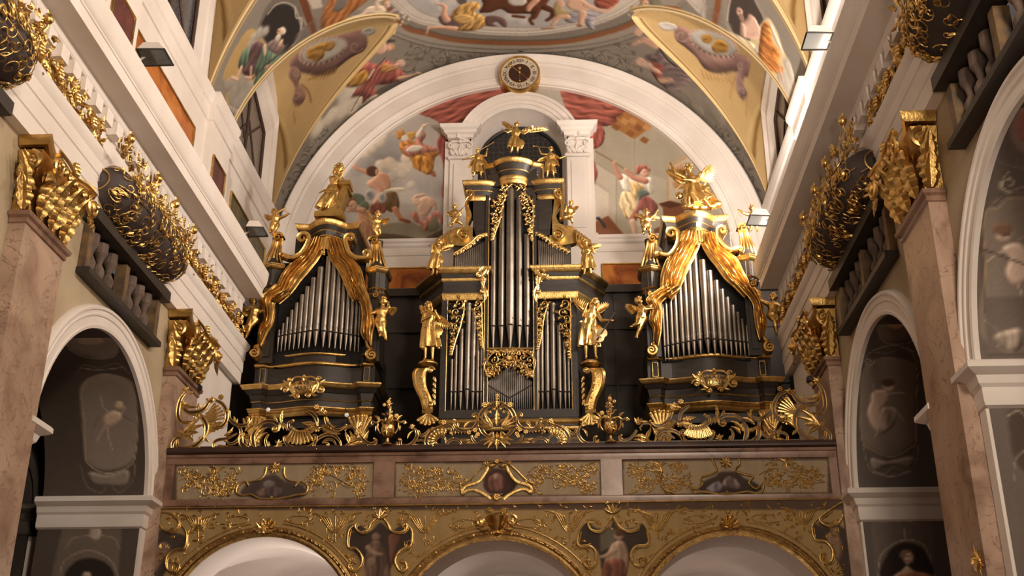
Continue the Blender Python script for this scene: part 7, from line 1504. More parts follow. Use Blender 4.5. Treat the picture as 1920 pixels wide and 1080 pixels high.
    for xx in (inn+0.18, out_-0.10):
        o = Orn(O=(X(xx), YS-0.06, 7.18)); 
        b = MB(); b.lathe((X(xx), YS+0.14, 7.18), [(0.22, 0.0), (0.21, -0.05), (0.16, -0.14), (0.12, -0.30), (0.10, -0.5), (0.06, -0.6), (0.0, -0.62)], 18, PI, 2*PI); b.build('corbel', GOLD, root)
        o.N = np.array([0, -1.0, 0]); o.shell((0, -0.42), 0.02, 0.40, PI/2-0.55, PI/2+0.55, 6, w=0.03, plate=False, n=0.03); o.leaf((-0.02, -0.55), (-0.16, -0.28), 0.05, n=0.04); o.leaf((0.02, -0.55), (0.16, -0.28), 0.05, n=0.04); o.leaf((0, -0.6), (0, -0.3), 0.06, n=0.06); o.out('corbel_shell', root, GOLD)
    # cartouche with its inscription
    p = (575.2, 733) if s < 0 else (1337, 722); x, z = fO(*p); o = Orn(O=(x, YO-0.24, z))
    b = MB(); b.lathe((x, YO-0.20, z), [(0.0, 0.05), (0.12, 0.045), (0.2, 0.02), (0.22, 0.0), (0.0, 0.0)], 24, axis=(0, -1, 0)); 
    for i, v in enumerate(b.v): b.v[i] = (v[0], v[1], z+(v[2]-z)*0.62)
    b.build('cartouche_shield', GOLDL, root)
    for s2 in (-1, 1):
        o.leaf((s2*0.15, -0.10), (s2*0.34, 0.02), 0.06, bend=s2*0.4, n=0.0); o.spiral((s2*0.30, -0.06), 0.075, 1.4, PI, 0.02, s2, n=0.02, raw=True); o.leaf((s2*0.2, 0.05), (s2*0.34, 0.14), 0.05, bend=-s2*0.4); o.spiral((s2*0.24, 0.12), 0.05, 1.2, 0, 0.015, s2, n=0.02, raw=True); o.spiral((s2*0.09, -0.17), 0.05, 1.3, PI, 0.016, -s2, n=0.02, raw=True); o.rod([(s2*0.02, 0.15), (s2*0.12, 0.16), (s2*0.2, 0.12), (s2*0.24, 0.03), (s2*0.2, -0.08), (s2*0.12, -0.14)], 0.018, n=0.01); o.leaf((s2*0.14, -0.14), (s2*0.24, -0.16), 0.03)
    o.leaf((0, 0.1), (0, 0.2), 0.05); o.flower((0, 0.17), 0.03, n=0.02, raw=True); o.out('cartouche_frame', root, GOLDL)
    text_part('AVE\nMARIA' if s < 0 else 'GRATIA\nPLENA', root, (x, YO-0.256, z+0.012), 0.105, MATS['brown_ledge_wood'])
    return root
side_organ(-1, 'left side organ case with gilded drapery and a plaque reading AVE MARIA')
side_organ(1, 'right side organ case with gilded drapery and a plaque reading GRATIA PLENA')

# ================================================================== CARVED FIGURES
def capsule(b, p, q, r0, r1, n=9, k=5, sc=1.0):
    p, q = np.asarray(p, float), np.asarray(q, float); t = np.linspace(0, 1, k); b.tube([p+(q-p)*i for i in t], list(r0+(r1-r0)*t), n); b.ball(p, r0, n, 7); b.ball(q, r1, n, 7)
def chain(b, pts, rad, n=9):
    Q = catmull(np.asarray(pts, float), 5); R = np.interp(np.linspace(0, 1, len(Q)), np.linspace(0, 1, len(rad)), rad); b.tube(Q, list(R), n); b.ball(Q[0], R[0], n, 7); b.ball(Q[-1], R[-1], n, 7)
def remeshed(b, name, m, parent, vox, sm=3):
    o = b.build(name, m, parent, fixn=False); md = o.modifiers.new('remesh', 'REMESH'); md.mode = 'VOXEL'; md.voxel_size = vox; md.use_smooth_shade = True
    md2 = o.modifiers.new('smooth', 'SMOOTH'); md2.factor = 0.5; md2.iterations = sm
    dg = bpy.context.evaluated_depsgraph_get(); me = bpy.data.meshes.new_from_object(o.evaluated_get(dg)); old = o.data; o.modifiers.clear(); o.data = me; bpy.data.meshes.remove(old); me.name = name
    me.polygons.foreach_set('use_smooth', [True]*len(me.polygons)); return o
def hand(b, wrist, d, r_, side=1):
    """palm, four unequal bent fingers and a thumb from the side of the palm"""
    d = np.asarray(d, float); d /= np.linalg.norm(d)+1e-9; up = np.array([0, -1.0, 0]); w = np.cross(d, up); w /= np.linalg.norm(w)+1e-9
    palm = np.asarray(wrist)+d*r_*0.9; b.ball(palm, r_*0.85, 8, 6, sc=(1, 0.7, 1)); b.tube([wrist, palm], [r_*0.6, r_*0.75], 7)
    for i, l in enumerate((1.35, 1.6, 1.5, 1.15)):
        base = palm+w*r_*(i-1.5)*0.42+d*r_*0.5; k1 = base+d*r_*l*0.55; tip = k1+d*r_*l*0.35+up*-1*r_*0.0+np.array([0, 0.35*r_, 0]); b.tube([base, k1, tip], [r_*0.24, r_*0.22, r_*0.16], 6)
    t0 = palm-w*r_*0.6*side-d*r_*0.2; b.tube([t0, t0-w*r_*0.5*side+d*r_*0.5, t0-w*r_*0.55*side+d*r_*1.0], [r_*0.27, r_*0.24, r_*0.18], 6)
def wing(parent, root, tip, width, y, hand_=1, n=9, m=None):
    o = Orn(O=(0, y, 0)); A, T_ = np.array(root, float), np.array(tip, float); d = T_-A; L = np.linalg.norm(d); u = d/L; nr = np.array([-u[1], u[0]])*hand_
    for i in range(n):
        t = i/(n-1); base = A+d*(0.12+0.55*t); fd = u*(0.35+0.65*t)+nr*(-1.0+0.75*t); fd /= np.linalg.norm(fd); l = width*(1.05+0.25*t) if t < 0.8 else width*1.1; o.leaf(base, base+fd*l, width*0.17, bend=0.15*hand_, lobes=1, h=0.45, n=0.004*i)
    for i in range(n-2):
        t = i/(n-3); base = A+d*(0.05+0.6*t); fd = u*(0.5+0.5*t)+nr*(-0.9+0.7*t); fd /= np.linalg.norm(fd); o.leaf(base, base+fd*width*0.6, width*0.14, bend=0.15*hand_, lobes=1, h=0.6, n=0.03+0.003*i)
    o.rod([tuple(A), tuple(A+d*0.4+nr*width*0.16), tuple(A+d*0.8+nr*width*0.1), tuple(T_)], width*0.12, n=0.02, taper=(1.1, 0.4)); o.leaf(A+d*0.7, T_+u*width*0.15, width*0.2, n=0.0, lobes=1, h=0.4)
    o.out('wing', parent, m or GOLD)
def skirt(b, pts, rx, ry, y, nf=7, seed=0, amp=0.16, n=42):
    """gathered cloth wrapped round a line of points (x, z)"""
    Q = catmull(np.asarray(pts, float), 6); m = len(Q); T = np.gradient(Q, axis=0); T /= np.linalg.norm(T, axis=1)[:, None]+1e-9; rows = []
    RX = np.interp(np.linspace(0, 1, m), np.linspace(0, 1, len(rx)), rx); RY = np.interp(np.linspace(0, 1, m), np.linspace(0, 1, len(ry)), ry)
    for i in range(m):
        nn = np.array([-T[i][1], T[i][0]]); row = []; t = i/(m-1)
        for j in range(n):
            a = 2*PI*j/n; f = 1+amp*(0.35+0.65*t)*(math.sin(nf*a+seed+2.0*t)+0.4*math.sin((2*nf+1)*a+seed*2-3*t)); row.append((Q[i][0]+nn[0]*RX[i]*f*math.cos(a), y+RY[i]*f*math.sin(a), Q[i][1]+nn[1]*RX[i]*f*math.cos(a)))
        rows.append(row)
    b.grid(rows, cv=True); b.f.append(tuple(len(b.v)-m*n+j for j in range(n-1, -1, -1))); b.f.append(tuple(len(b.v)-n+j for j in range(n)))
def priedieu(root, P, h, y):
    b = MB(); p = [P(q) for q in ((900, 250), (955, 255), (930, 330), (900, 410), (885, 470), (765, 470), (770, 440), (850, 400), (870, 340))]; b.prism([(q[0], y-0.12, q[2]) for q in p], (0, 0.24, 0)); a, c = P((880, 245)), P((965, 225)); b.box((a[0], y-0.16, a[2]-0.02), (c[0], y+0.16, c[2]+0.02)); q0, q1 = P((690, 458)), P((905, 493)); b.box((q0[0], y-0.16, q1[2]), (q1[0], y+0.2, q0[2])); b.build('prayer_desk', GOLD, root, ang=0.5); volute(root, (P((945, 285))[0], P((945, 285))[2]), y, 0.04, 1.2, PI/2, -1, 0.02, 0.13, 'desk_scroll')
def gab(root, P, h, y):
    b = MB()
    for q in ((500, 420), (560, 425), (620, 425), (680, 420), (540, 370), (600, 380), (730, 400)): b.ball(P(q), h*0.95, 10, 7, sc=(1.3, 1, 0.8))
    remeshed(b, 'cloud_seat', GOLD, root, 0.015); b = MB(); b.ball(P((452, 340)), h*0.75, 10, 8)
    for q in ((430, 325), (445, 318), (465, 325), (470, 345), (432, 350)): b.ball(P(q), h*0.33, 7, 5)
    b.tube([P((470, 370)), P((500, 400))], [h*0.4, h*0.6], 8); b.build('cherub_head', GOLD, root, fixn=False); b = MB(); b.tube([P((420, 310, 1)), P((510, 225, 1))], h*0.07, 6); b.build('arrow', GOLD, root); b = MB()
    for q in range(7): a = PI*(q+0.5)/7; b.tube([P((515, 115)), P((515+38*math.cos(a), 115-34*math.sin(a)))], [h*0.12, h*0.04], 5)
    b.build('leaf_crown', GOLDL, root)
gab_ = gab
def figure(name, label, crop, hr, J, y=None, child=False, wings=(), sk=None, sash=None, extra=None, group=None, f=fO, m=None, face=0.0, nude=False, hair='curls', yoff=None):
    """J: traced joints (x, y[, depth in head radii towards the viewer])"""
    y = YO-0.15 if y is None else y; m = m or GOLD
    def P(q): u = f(q[0]/crop[2]+crop[0], q[1]/crop[2]+crop[1]); return np.array([u[0], y-(q[2] if len(q) > 2 else 0.0)*h, u[1]])
    h = 1.0; a0 = np.array(f(crop[0], crop[1])); a1 = np.array(f(crop[0]+hr/crop[2], crop[1])); h = 1.12*float(np.linalg.norm(a1-a0)); k = 1.32 if child else 1.14
    J = {q: P(v) for q, v in J.items()}; base = J['base'] if 'base' in J else (J['fl']+J['fr'])/2
    root = thing(name, label, 'statue', base, group); vox = max(0.0075, h*0.13)
    b = MB(); hd, ch, pe = J['head'], J['chest'], J['pelvis']; up = hd-ch; up /= np.linalg.norm(up)
    b.ball(hd+up*h*0.12, h*0.98, 14, 10, sc=(0.84, 0.92, 1.08)); fx = math.sin(face); fv = np.array([fx, -math.cos(face), 0.0]); sd = np.array([math.cos(face), math.sin(face), 0])
    b.ball(hd-up*h*0.38+fv*h*0.28, h*0.58, 10, 7); b.tube([hd+up*h*0.15+fv*h*0.80, hd-up*h*0.15+fv*h*1.08, hd-up*h*0.20+fv*h*0.85], [h*0.10, h*0.16, h*0.12], 6)
    for s_ in (-1, 1):
        b.ball(hd+fv*h*0.80+sd*s_*h*0.33+up*h*0.17, h*0.15, 7, 5); b.ball(hd+fv*h*0.70+sd*s_*h*0.42-up*h*0.30, h*0.26, 7, 5); b.ball(hd+sd*s_*h*0.84-fv*h*0.05, h*0.20, 7, 5, sc=(0.6, 0.8, 1.2)); b.tube([hd+fv*h*0.90+sd*s_*h*0.12+up*h*0.34, hd+fv*h*0.78+sd*s_*h*0.52+up*h*0.34], h*0.09, 6)
    b.tube([hd+fv*h*0.92+sd*h*0.2-up*h*0.50, hd+fv*h*0.96-up*h*0.48, hd+fv*h*0.92-sd*h*0.2-up*h*0.50], h*0.09, 6); b.ball(hd+fv*h*0.72-up*h*0.80, h*0.22, 7, 5)
    nk = hd-up*h*1.25; capsule(b, hd-up*h*0.5, nk, h*0.46, h*0.50)
    shl, shr = J['sl'], J['sr']; chain(b, [nk-up*h*0.15, ch, (ch+pe)/2, pe], [h*0.72, h*1.12*k, h*0.90*k, h*1.05*k]); capsule(b, shl, shr, h*0.58, h*0.58); capsule(b, shl, pe, h*0.55, h*0.55); capsule(b, shr, pe, h*0.55, h*0.55)
    for a, e_, w_ in (('sl', 'el', 'hl'), ('sr', 'er', 'hr')):
        if w_ in J:
            chain(b, [J[a], (J[a]*0.5+J[e_]*0.5), J[e_]], [h*0.52*k, h*0.46*k, h*0.36*k]); chain(b, [J[e_], J[e_]*0.6+J[w_]*0.4, J[w_]], [h*0.36*k, h*0.36*k, h*0.22*k]); hand(b, J[w_], J[w_]-J[e_], h*0.34, 1 if a == 'sl' else -1)
    hipx = (shr-shl)*0.28
    for s_, kn, ft in ((-1, 'kl', 'fl'), (1, 'kr', 'fr')):
        if kn in J and ft in J:
            hp = pe+hipx*s_-up*h*0.35; chain(b, [hp, (hp+J[kn])/2, J[kn]], [h*0.80*k, h*0.68*k, h*0.46*k]); calf = J[kn]*0.62+J[ft]*0.38; chain(b, [J[kn], calf, J[ft]], [h*0.45*k, h*0.48*k, h*0.25*k]); tp = J[ft]+np.array([s_*0.25*h, -h*0.85, -h*0.28]); chain(b, [J[ft]+np.array([0, h*0.1, -h*0.1]), (J[ft]+tp)/2, tp], [h*0.30, h*0.30, h*0.22])
    remeshed(b, 'body', m, root, vox)
    b = MB(); R2 = random.Random(int(hr*10)+len(label))
    for i in range(34):
        a, c = R2.uniform(0, 2*PI), R2.uniform(-0.25, 1.0); v = np.array([math.cos(a)*math.sqrt(max(0, 1-c*c*0.9)), math.sin(a)*math.sqrt(max(0, 1-c*c*0.9)), c])
        if v@fv > 0.35 and c < 0.62: continue
        b.ball(hd+up*h*0.12+v*np.array([0.88, 0.95, 1.08])*h*0.95, h*R2.uniform(0.20, 0.30), 7, 5)
    if hair == 'long':
        for s_ in (-1, 1): b.tube([hd+sd*s_*h*0.75, hd+sd*s_*h*0.9-up*h*0.8, hd+sd*s_*h*0.7-up*h*1.6], [h*0.3, h*0.28, h*0.12], 7)
    if hair == 'veil': skirt(b, [(hd[0], hd[2]+h*1.15), (hd[0]-fx*h*0.4, hd[2]+h*0.2), (hd[0]-fx*h*0.9, hd[2]-h*1.3), (hd[0]-fx*h*1.2, hd[2]-h*2.4)], [h*0.3, h*1.05, h*1.0, h*0.8], [h*0.3, h*0.8, h*0.7, h*0.6], y+h*0.4, 5)
    b.build('hair', m, root, fixn=False)
    if sk:
        b = MB(); q_ = sk[0]; q_ = [q_[0], ((q_[0][0]+q_[1][0])/2, (q_[0][1]+q_[1][1])/2), (q_[1][0]*.25+q_[2][0]*.75, q_[1][1]*.25+q_[2][1]*.75)] if not (extra in (gab_, priedieu)) else q_; pts = [tuple(P(q)[[0, 2]]) for q in q_]; ry = [w*h*0.72 for w in sk[1]]; yy = y-(sk[2] if len(sk) > 2 else 0)*h; skirt(b, pts, [w*h*1.12 for w in sk[1]], ry, yy, 7, seed=len(label), amp=0.30, n=72)
        remeshed(b, 'drapery', m, root, vox*0.9, 1)
    if sash:
        b = MB(); Q = catmull(np.array([P(q) for q in sash]), 6); n = len(Q); rows = []
        for i in range(n):
            t = i/(n-1); w = h*(0.55+0.75*math.sin(PI*t)); rows.append([Q[i]+np.array([math.cos(a)*w*(1+0.4*math.sin(3*a+11*t))*0.9, math.sin(a)*w*0.5-h*0.5, math.sin(a*1+0.6)*w*0.7]) for a in np.linspace(0, 2*PI, 15)[:-1]])
        b.grid(rows, cv=True); b.build('sash', m, root, fixn=False)
    for (r_, t_, w_, hh) in wings:
        a, c = P(r_), P(t_); wing(root, (a[0], a[2]), (c[0], c[2]), w_*h, y+h*0.7, hh, m=m)
    if extra: extra(root, P, h, y)
    return root
def trumpet(a, c):
    def go(root, P, h, y):
        p, q = P(a), P(c); b = MB(); d = (q-p)/np.linalg.norm(q-p); b.tube([p, p+(q-p)*0.6, p+(q-p)*0.85, q-d*0.02, q], [h*0.10, h*0.12, h*0.18, h*0.34, h*0.46], 10); b.build('trumpet', GOLDL, root)
    return go
def fiddle(body, scroll, size):
    def go(root, P, h, y):
        c, s_ = P(body), P(scroll); d = s_-c; L = np.linalg.norm(d); d /= L; ax = np.array([0, -1.0, 0]); w = np.cross(d, ax); b = MB()
        def ring_(r_, off): return [c+d*(math.cos(a)*r_*1.35)+w*(math.sin(a)*r_*(1-0.28*math.exp(-(math.cos(a)/0.28)**2)))+ax*off for a in np.linspace(0, 2*PI, 41)[:-1]]
        S = size*h; b.grid([ring_(S*0.01, -0.02), ring_(S, -0.02), ring_(S*1.03, 0.0), ring_(S, 0.02), ring_(S*0.01, 0.028)], cv=True); b.build('violin_body', mat('pale_violin_wood', (0.62, 0.42, 0.20), 0.35, 0.6) if 'pale_violin_wood' not in MATS else MATS['pale_violin_wood'], root)
        b = MB(); b.tube([c+d*S*0.2+ax*0.045, s_+ax*0.035], [S*0.13, S*0.09], 6); b.ball(s_+ax*0.03, S*0.22, 8, 6); b.tube([c-d*S*1.1+ax*0.04, c-d*S*0.5+ax*0.045], [S*0.2, S*0.12], 6); b.tube([c-d*S*0.35-w*S*0.4+ax*0.05, c-d*S*0.35+w*S*0.4+ax*0.05], S*0.05, 6); b.build('violin_neck', BROWN, root)
    return go
def bow(a, c, s1=None):
    def go(root, P, h, y):
        p, q = P(a), P(c); b = MB(); mid = (p+q)/2+np.array([(q-p)[2], 0, -(q-p)[0]])*0.22; b.tube(catmull([p, mid, q], 8), h*0.07, 6); b.tube([p, q], h*0.025, 5)
        if s1 is not None: b.tube([p, P(s1)], h*0.02, 5)
        b.build('bow', GOLD, root)
    return go
G_TR = 'trumpeting angels on the centre organ'; G_CU = 'small cupids on the side organ posts'; G_PU = 'putti holding the drapery of the side organs'
def cupP(root, P, h, y, q=(768, 118)):
    c = P(q); b = MB(); b.lathe(c+np.array([0, 0, -h*0.7]), [(0.0, 0), (h*0.35, 0.0), (h*0.4, h*0.5), (h*1.0, h*1.1), (h*1.1, h*1.35), (h*0.9, h*1.4), (0, h*1.3)], 16); b.build('crown_held_up', GOLDL, root)
figure('angel_statue', 'gilded winged angel standing on top of the centre organ holding up a crown', K3, 15, dict(head=(675, 92), chest=(668, 145), pelvis=(663, 190), sl=(645, 128), el=(618, 145, .4), hl=(590, 132, .8), sr=(696, 132), er=(724, 152, .4), hr=(760, 132, .6), kl=(648, 232, .5), fl=(640, 264), kr=(682, 226, .7), fr=(680, 264)), wings=(((652, 130), (585, 78), 2.3, 1), ((700, 135), (872, 118), 2.6, -1)), sk=([(666, 165), (660, 200), (655, 250)], [1.2, 1.5, 1.9]), sash=((650, 175), (672, 188), (700, 215), (705, 245)), extra=lambda r, P, h, y: cupP(r, P, h, y), y=YO-0.25)
figure('angel_statue', 'gilded angel with a raised trumpet on the left end of the top organ cornice', K3, 13, dict(head=(430, 240), chest=(428, 282), pelvis=(424, 325), sl=(412, 268), el=(378, 285, .4), hl=(340, 295, .3), sr=(446, 268), er=(480, 275, .5), hr=(488, 240, .9), kl=(412, 362, .5), fl=(402, 400), kr=(446, 360, .5), fr=(450, 400)), wings=(((412, 275), (365, 345), 2.0, -1), ((448, 272), (492, 325), 2.0, 1)), sk=([(426, 300), (424, 340), (425, 388)], [1.2, 1.5, 1.9]), sash=((410, 290), (430, 305), (455, 330)), extra=trumpet((448, 240, 1), (530, 192, 1)), group=G_TR)
figure('angel_statue', 'gilded angel blowing a level trumpet on the right end of the top organ cornice', K3, 13, dict(head=(888, 230), chest=(884, 275), pelvis=(880, 322), sl=(866, 262), el=(828, 262, .4), hl=(816, 234, .9), sr=(906, 262), er=(944, 288, .3), hr=(978, 274, .3), kl=(870, 360, .5), fl=(864, 400), kr=(902, 360, .5), fr=(906, 400)), wings=(((904, 262), (940, 330), 2.0, 1), ((868, 270), (805, 300), 1.8, -1)), sk=([(884, 295), (882, 335), (885, 386)], [1.2, 1.5, 1.9]), sash=((865, 290), (886, 305), (912, 335)), extra=trumpet((872, 226, 1), (776, 216, 1)), group=G_TR)
figure('putto_statue', 'gilded putto playing the fiddle on the left shoulder scroll of the centre organ', K3, 14, dict(head=(282, 590), chest=(287, 632), pelvis=(287, 672), sl=(268, 622), el=(258, 650, .4), hl=(300, 648, 1), sr=(304, 622), er=(318, 652, .6), hr=(330, 618, 1), kl=(272, 696, .8), fl=(258, 712), kr=(308, 690, .9), fr=(335, 705)), child=True, wings=(((268, 622), (240, 625), 1.4, -1),), extra=fiddle((312, 640, 1.4), (352, 600, 1.4), 0.9), group='putti musicians on the shoulders of the centre organ')
figure('putto_statue', 'gilded putto with a pipe seated on the right shoulder scroll of the centre organ', K3, 14, dict(head=(1015, 568), chest=(1006, 612), pelvis=(1000, 652), sl=(990, 602), el=(975, 628, .5), hl=(985, 598, 1), sr=(1024, 606), er=(1038, 634, .4), hr=(1020, 650, .7), kl=(975, 662, .9), fl=(948, 668, .6), kr=(1018, 672, .9), fr=(1022, 695, .5)), child=True, wings=(((1024, 600), (1055, 585), 1.4, 1),), extra=trumpet((990, 590, 1), (944, 545, 1)), group='putti musicians on the shoulders of the centre organ')
figure('angel_statue', 'gilded angel playing a flute on the left end of the middle organ cornice', K3, 16, dict(head=(187, 802), chest=(168, 850), pelvis=(165, 905), sl=(148, 835), el=(135, 868, .5), hl=(140, 832, 1.2), sr=(190, 840), er=(180, 872, .6), hr=(160, 838, 1.3), kl=(150, 955, .6), fl=(140, 1005), kr=(180, 950, .5), fr=(165, 1000)), wings=(((190, 850), (262, 828), 2.2, -1),), sk=([(168, 870), (165, 920), (150, 990)], [1.3, 1.5, 1.9]), sash=((145, 870), (170, 890), (198, 930)), extra=trumpet((178, 822, 1.3), (118, 828, 1.3)), face=-0.5, y=YO-0.05)
figure('angel_statue', 'gilded winged angel on the right end of the middle organ cornice', K3, 16, dict(head=(1105, 802), chest=(1115, 850), pelvis=(1115, 905), sl=(1095, 838), el=(1085, 872, .4), hl=(1118, 868, 1.1), sr=(1138, 840), er=(1160, 868, .5), hr=(1150, 838, 1), kl=(1102, 955, .6), fl=(1098, 1000), kr=(1132, 950, .5), fr=(1142, 1000)), wings=(((1095, 845), (1058, 800), 2.3, 1), ((1138, 845), (1180, 832), 2.3, -1)), sk=([(1115, 872), (1118, 920), (1130, 985)], [1.3, 1.5, 1.9]), sash=((1092, 868), (1115, 890), (1145, 925)), face=0.3, y=YO-0.05)
figure('angel_statue', 'gilded robed angel musician standing on the left console of the centre organ', K4, 19, dict(head=(105, 240), chest=(115, 300), pelvis=(115, 365), sl=(82, 285), el=(72, 325, .4), hl=(115, 310, 1.2), sr=(145, 285), er=(168, 318, .5), hr=(150, 285, 1.2), kl=(92, 445, .6), fl=(88, 535), kr=(130, 440, .4), fr=(128, 540)), wings=(((82, 285), (66, 262), 1.8, 1), ((148, 290), (208, 330), 2.6, 1)), sk=([(115, 320), (112, 400), (120, 500)], [1.35, 1.6, 2.0]), sash=((75, 330), (110, 350), (155, 385), (160, 420)), hair='long', y=YO-0.15)
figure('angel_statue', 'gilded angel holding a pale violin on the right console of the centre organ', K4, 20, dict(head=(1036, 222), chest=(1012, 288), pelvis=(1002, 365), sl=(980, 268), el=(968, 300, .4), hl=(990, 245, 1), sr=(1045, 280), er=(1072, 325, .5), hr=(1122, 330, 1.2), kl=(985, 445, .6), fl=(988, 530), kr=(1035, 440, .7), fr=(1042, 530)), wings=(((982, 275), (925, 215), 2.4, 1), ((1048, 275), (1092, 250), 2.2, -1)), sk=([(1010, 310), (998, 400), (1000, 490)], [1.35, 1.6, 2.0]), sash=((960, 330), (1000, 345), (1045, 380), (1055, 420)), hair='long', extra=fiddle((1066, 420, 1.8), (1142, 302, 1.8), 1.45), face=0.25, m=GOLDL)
figure('kneeling_woman_statue', 'gilded statue of a woman kneeling at a prayer desk on the left side organ', LA, 34, dict(head=(868, 105), chest=(845, 190), pelvis=(830, 275), sl=(810, 175), el=(830, 225, .7), hl=(870, 195, 1.1), sr=(880, 180), er=(905, 215, .6), hr=(860, 185, 1.3), kl=(770, 370, .6), fl=(705, 445), kr=(840, 380, .5), fr=(760, 445)), sk=([(838, 235), (805, 330), (760, 425)], [1.15, 1.55, 1.7]), sash=((735, 290), (790, 265), (845, 275), (850, 320), (855, 380)), hair='long', extra=priedieu, face=0.5)
figure('angel_statue', 'gilded seated angel with spread wings and raised hand on the right side organ', RA, 30, dict(head=(520, 140), chest=(540, 215), pelvis=(560, 300), sl=(492, 205), el=(420, 175, .3), hl=(392, 115, .3), sr=(590, 205), er=(560, 240, 1.0), hr=(500, 240, 1.4), kl=(520, 370, 1.2), fl=(520, 430, .4), kr=(610, 360, 1.2), fr=(690, 440, .5), base=(600, 455)), wings=(((500, 230), (410, 190), 3.2, 1), ((590, 220), (640, 145), 3.0, 1), ((600, 260), (740, 380), 3.2, 1)), sk=([(550, 260), (560, 330), (600, 400)], [1.6, 2.0, 2.2], 0.3), sash=((480, 280), (540, 290), (620, 300), (640, 260)), extra=gab, group=None)
figure('cupid_statue', 'gilded cupid drawing a bow on the outer post of the left side organ', LA, 22, dict(head=(365, 435), chest=(376, 485), pelvis=(368, 525), sl=(350, 475), el=(385, 460, .8), hl=(440, 425, 1), sr=(400, 480), er=(435, 478, .5), hr=(475, 462, .8), kl=(350, 560, .7), fl=(338, 592), kr=(385, 560, .5), fr=(355, 610)), child=True, wings=(((350, 480), (315, 460), 1.8, -1),), extra=bow((452, 405, 1), (492, 462, 1), (545, 585, 0)), face=0.5, group=G_CU)
figure('cupid_statue', 'gilded cupid with one arm raised on the inner post of the left side organ', LA, 22, dict(head=(1168, 455), chest=(1152, 508), pelvis=(1155, 550), sl=(1130, 495), el=(1118, 470, .4), hl=(1095, 440, .4), sr=(1178, 505), er=(1150, 530, .8), hr=(1100, 498, .8), kl=(1140, 580, .7), fl=(1165, 618), kr=(1178, 575, .5), fr=(1185, 612)), child=True, wings=(((1178, 500), (1225, 485), 1.9, 1),), extra=bow((1040, 455, .8), (1100, 500, .8), (960, 585, 0)), face=-0.2, group=G_CU)
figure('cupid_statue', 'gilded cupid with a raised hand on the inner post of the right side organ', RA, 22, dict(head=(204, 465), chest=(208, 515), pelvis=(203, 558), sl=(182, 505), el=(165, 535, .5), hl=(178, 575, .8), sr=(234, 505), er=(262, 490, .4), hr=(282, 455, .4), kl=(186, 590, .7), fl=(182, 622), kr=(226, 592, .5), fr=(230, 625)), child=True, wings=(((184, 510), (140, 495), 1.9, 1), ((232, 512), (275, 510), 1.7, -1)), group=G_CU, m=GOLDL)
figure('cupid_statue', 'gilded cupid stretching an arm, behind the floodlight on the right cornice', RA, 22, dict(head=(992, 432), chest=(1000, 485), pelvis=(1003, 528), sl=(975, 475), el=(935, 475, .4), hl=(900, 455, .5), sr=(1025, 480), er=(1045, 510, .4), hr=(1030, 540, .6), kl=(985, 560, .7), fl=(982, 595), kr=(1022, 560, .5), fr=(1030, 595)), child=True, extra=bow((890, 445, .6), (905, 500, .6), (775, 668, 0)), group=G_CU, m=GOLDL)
figure('putto_statue', 'gilded putto clutching the drapery on the outer side of the left side organ', LB, 23, dict(head=(165, 105), chest=(175, 165), pelvis=(165, 212), sl=(155, 150), el=(125, 165, .3), hl=(108, 145, .3), sr=(198, 158), er=(212, 175, .5), hr=(232, 172, .8), kl=(140, 262, .8), fl=(92, 290, .2), kr=(150, 268, .5), fr=(118, 335), base=(160, 250)), child=True, wings=(((155, 160), (105, 150), 1.8, -1),), face=0.3, group=G_PU)
figure('putto_statue', 'gilded putto holding the drapery on the inner side of the left side organ', LB, 23, dict(head=(985, 108), chest=(975, 170), pelvis=(965, 222), sl=(955, 160), el=(925, 182, .4), hl=(895, 190, .7), sr=(1000, 165), er=(1020, 150, .4), hr=(1015, 125, .3), kl=(962, 280, .9), fl=(968, 325, .2), kr=(985, 280, .5), fr=(1000, 350), base=(975, 250)), child=True, wings=(((1000, 160), (1025, 150), 1.8, 1),), face=-0.3, group=G_PU)
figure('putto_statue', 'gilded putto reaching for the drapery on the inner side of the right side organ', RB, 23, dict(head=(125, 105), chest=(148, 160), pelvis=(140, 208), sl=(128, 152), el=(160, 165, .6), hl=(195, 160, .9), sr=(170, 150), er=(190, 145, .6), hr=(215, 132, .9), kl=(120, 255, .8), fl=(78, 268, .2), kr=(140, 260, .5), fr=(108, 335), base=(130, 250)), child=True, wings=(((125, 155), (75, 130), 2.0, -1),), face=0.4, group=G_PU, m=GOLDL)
figure('putto_statue', 'gilded putto in shade on the outer side of the right side organ', RB, 23, dict(head=(972, 85), chest=(968, 135), pelvis=(965, 185), sl=(945, 128), el=(910, 115, .4), hl=(872, 102, .7), sr=(992, 130), er=(1010, 150, .4), hr=(1000, 175, .5), kl=(975, 235, .8), fl=(990, 310), kr=(990, 225, .8), fr=(1025, 245, .2), base=(960, 250)), child=True, wings=(((990, 135), (1020, 140), 1.8, 1),), face=-0.4, group=G_PU)

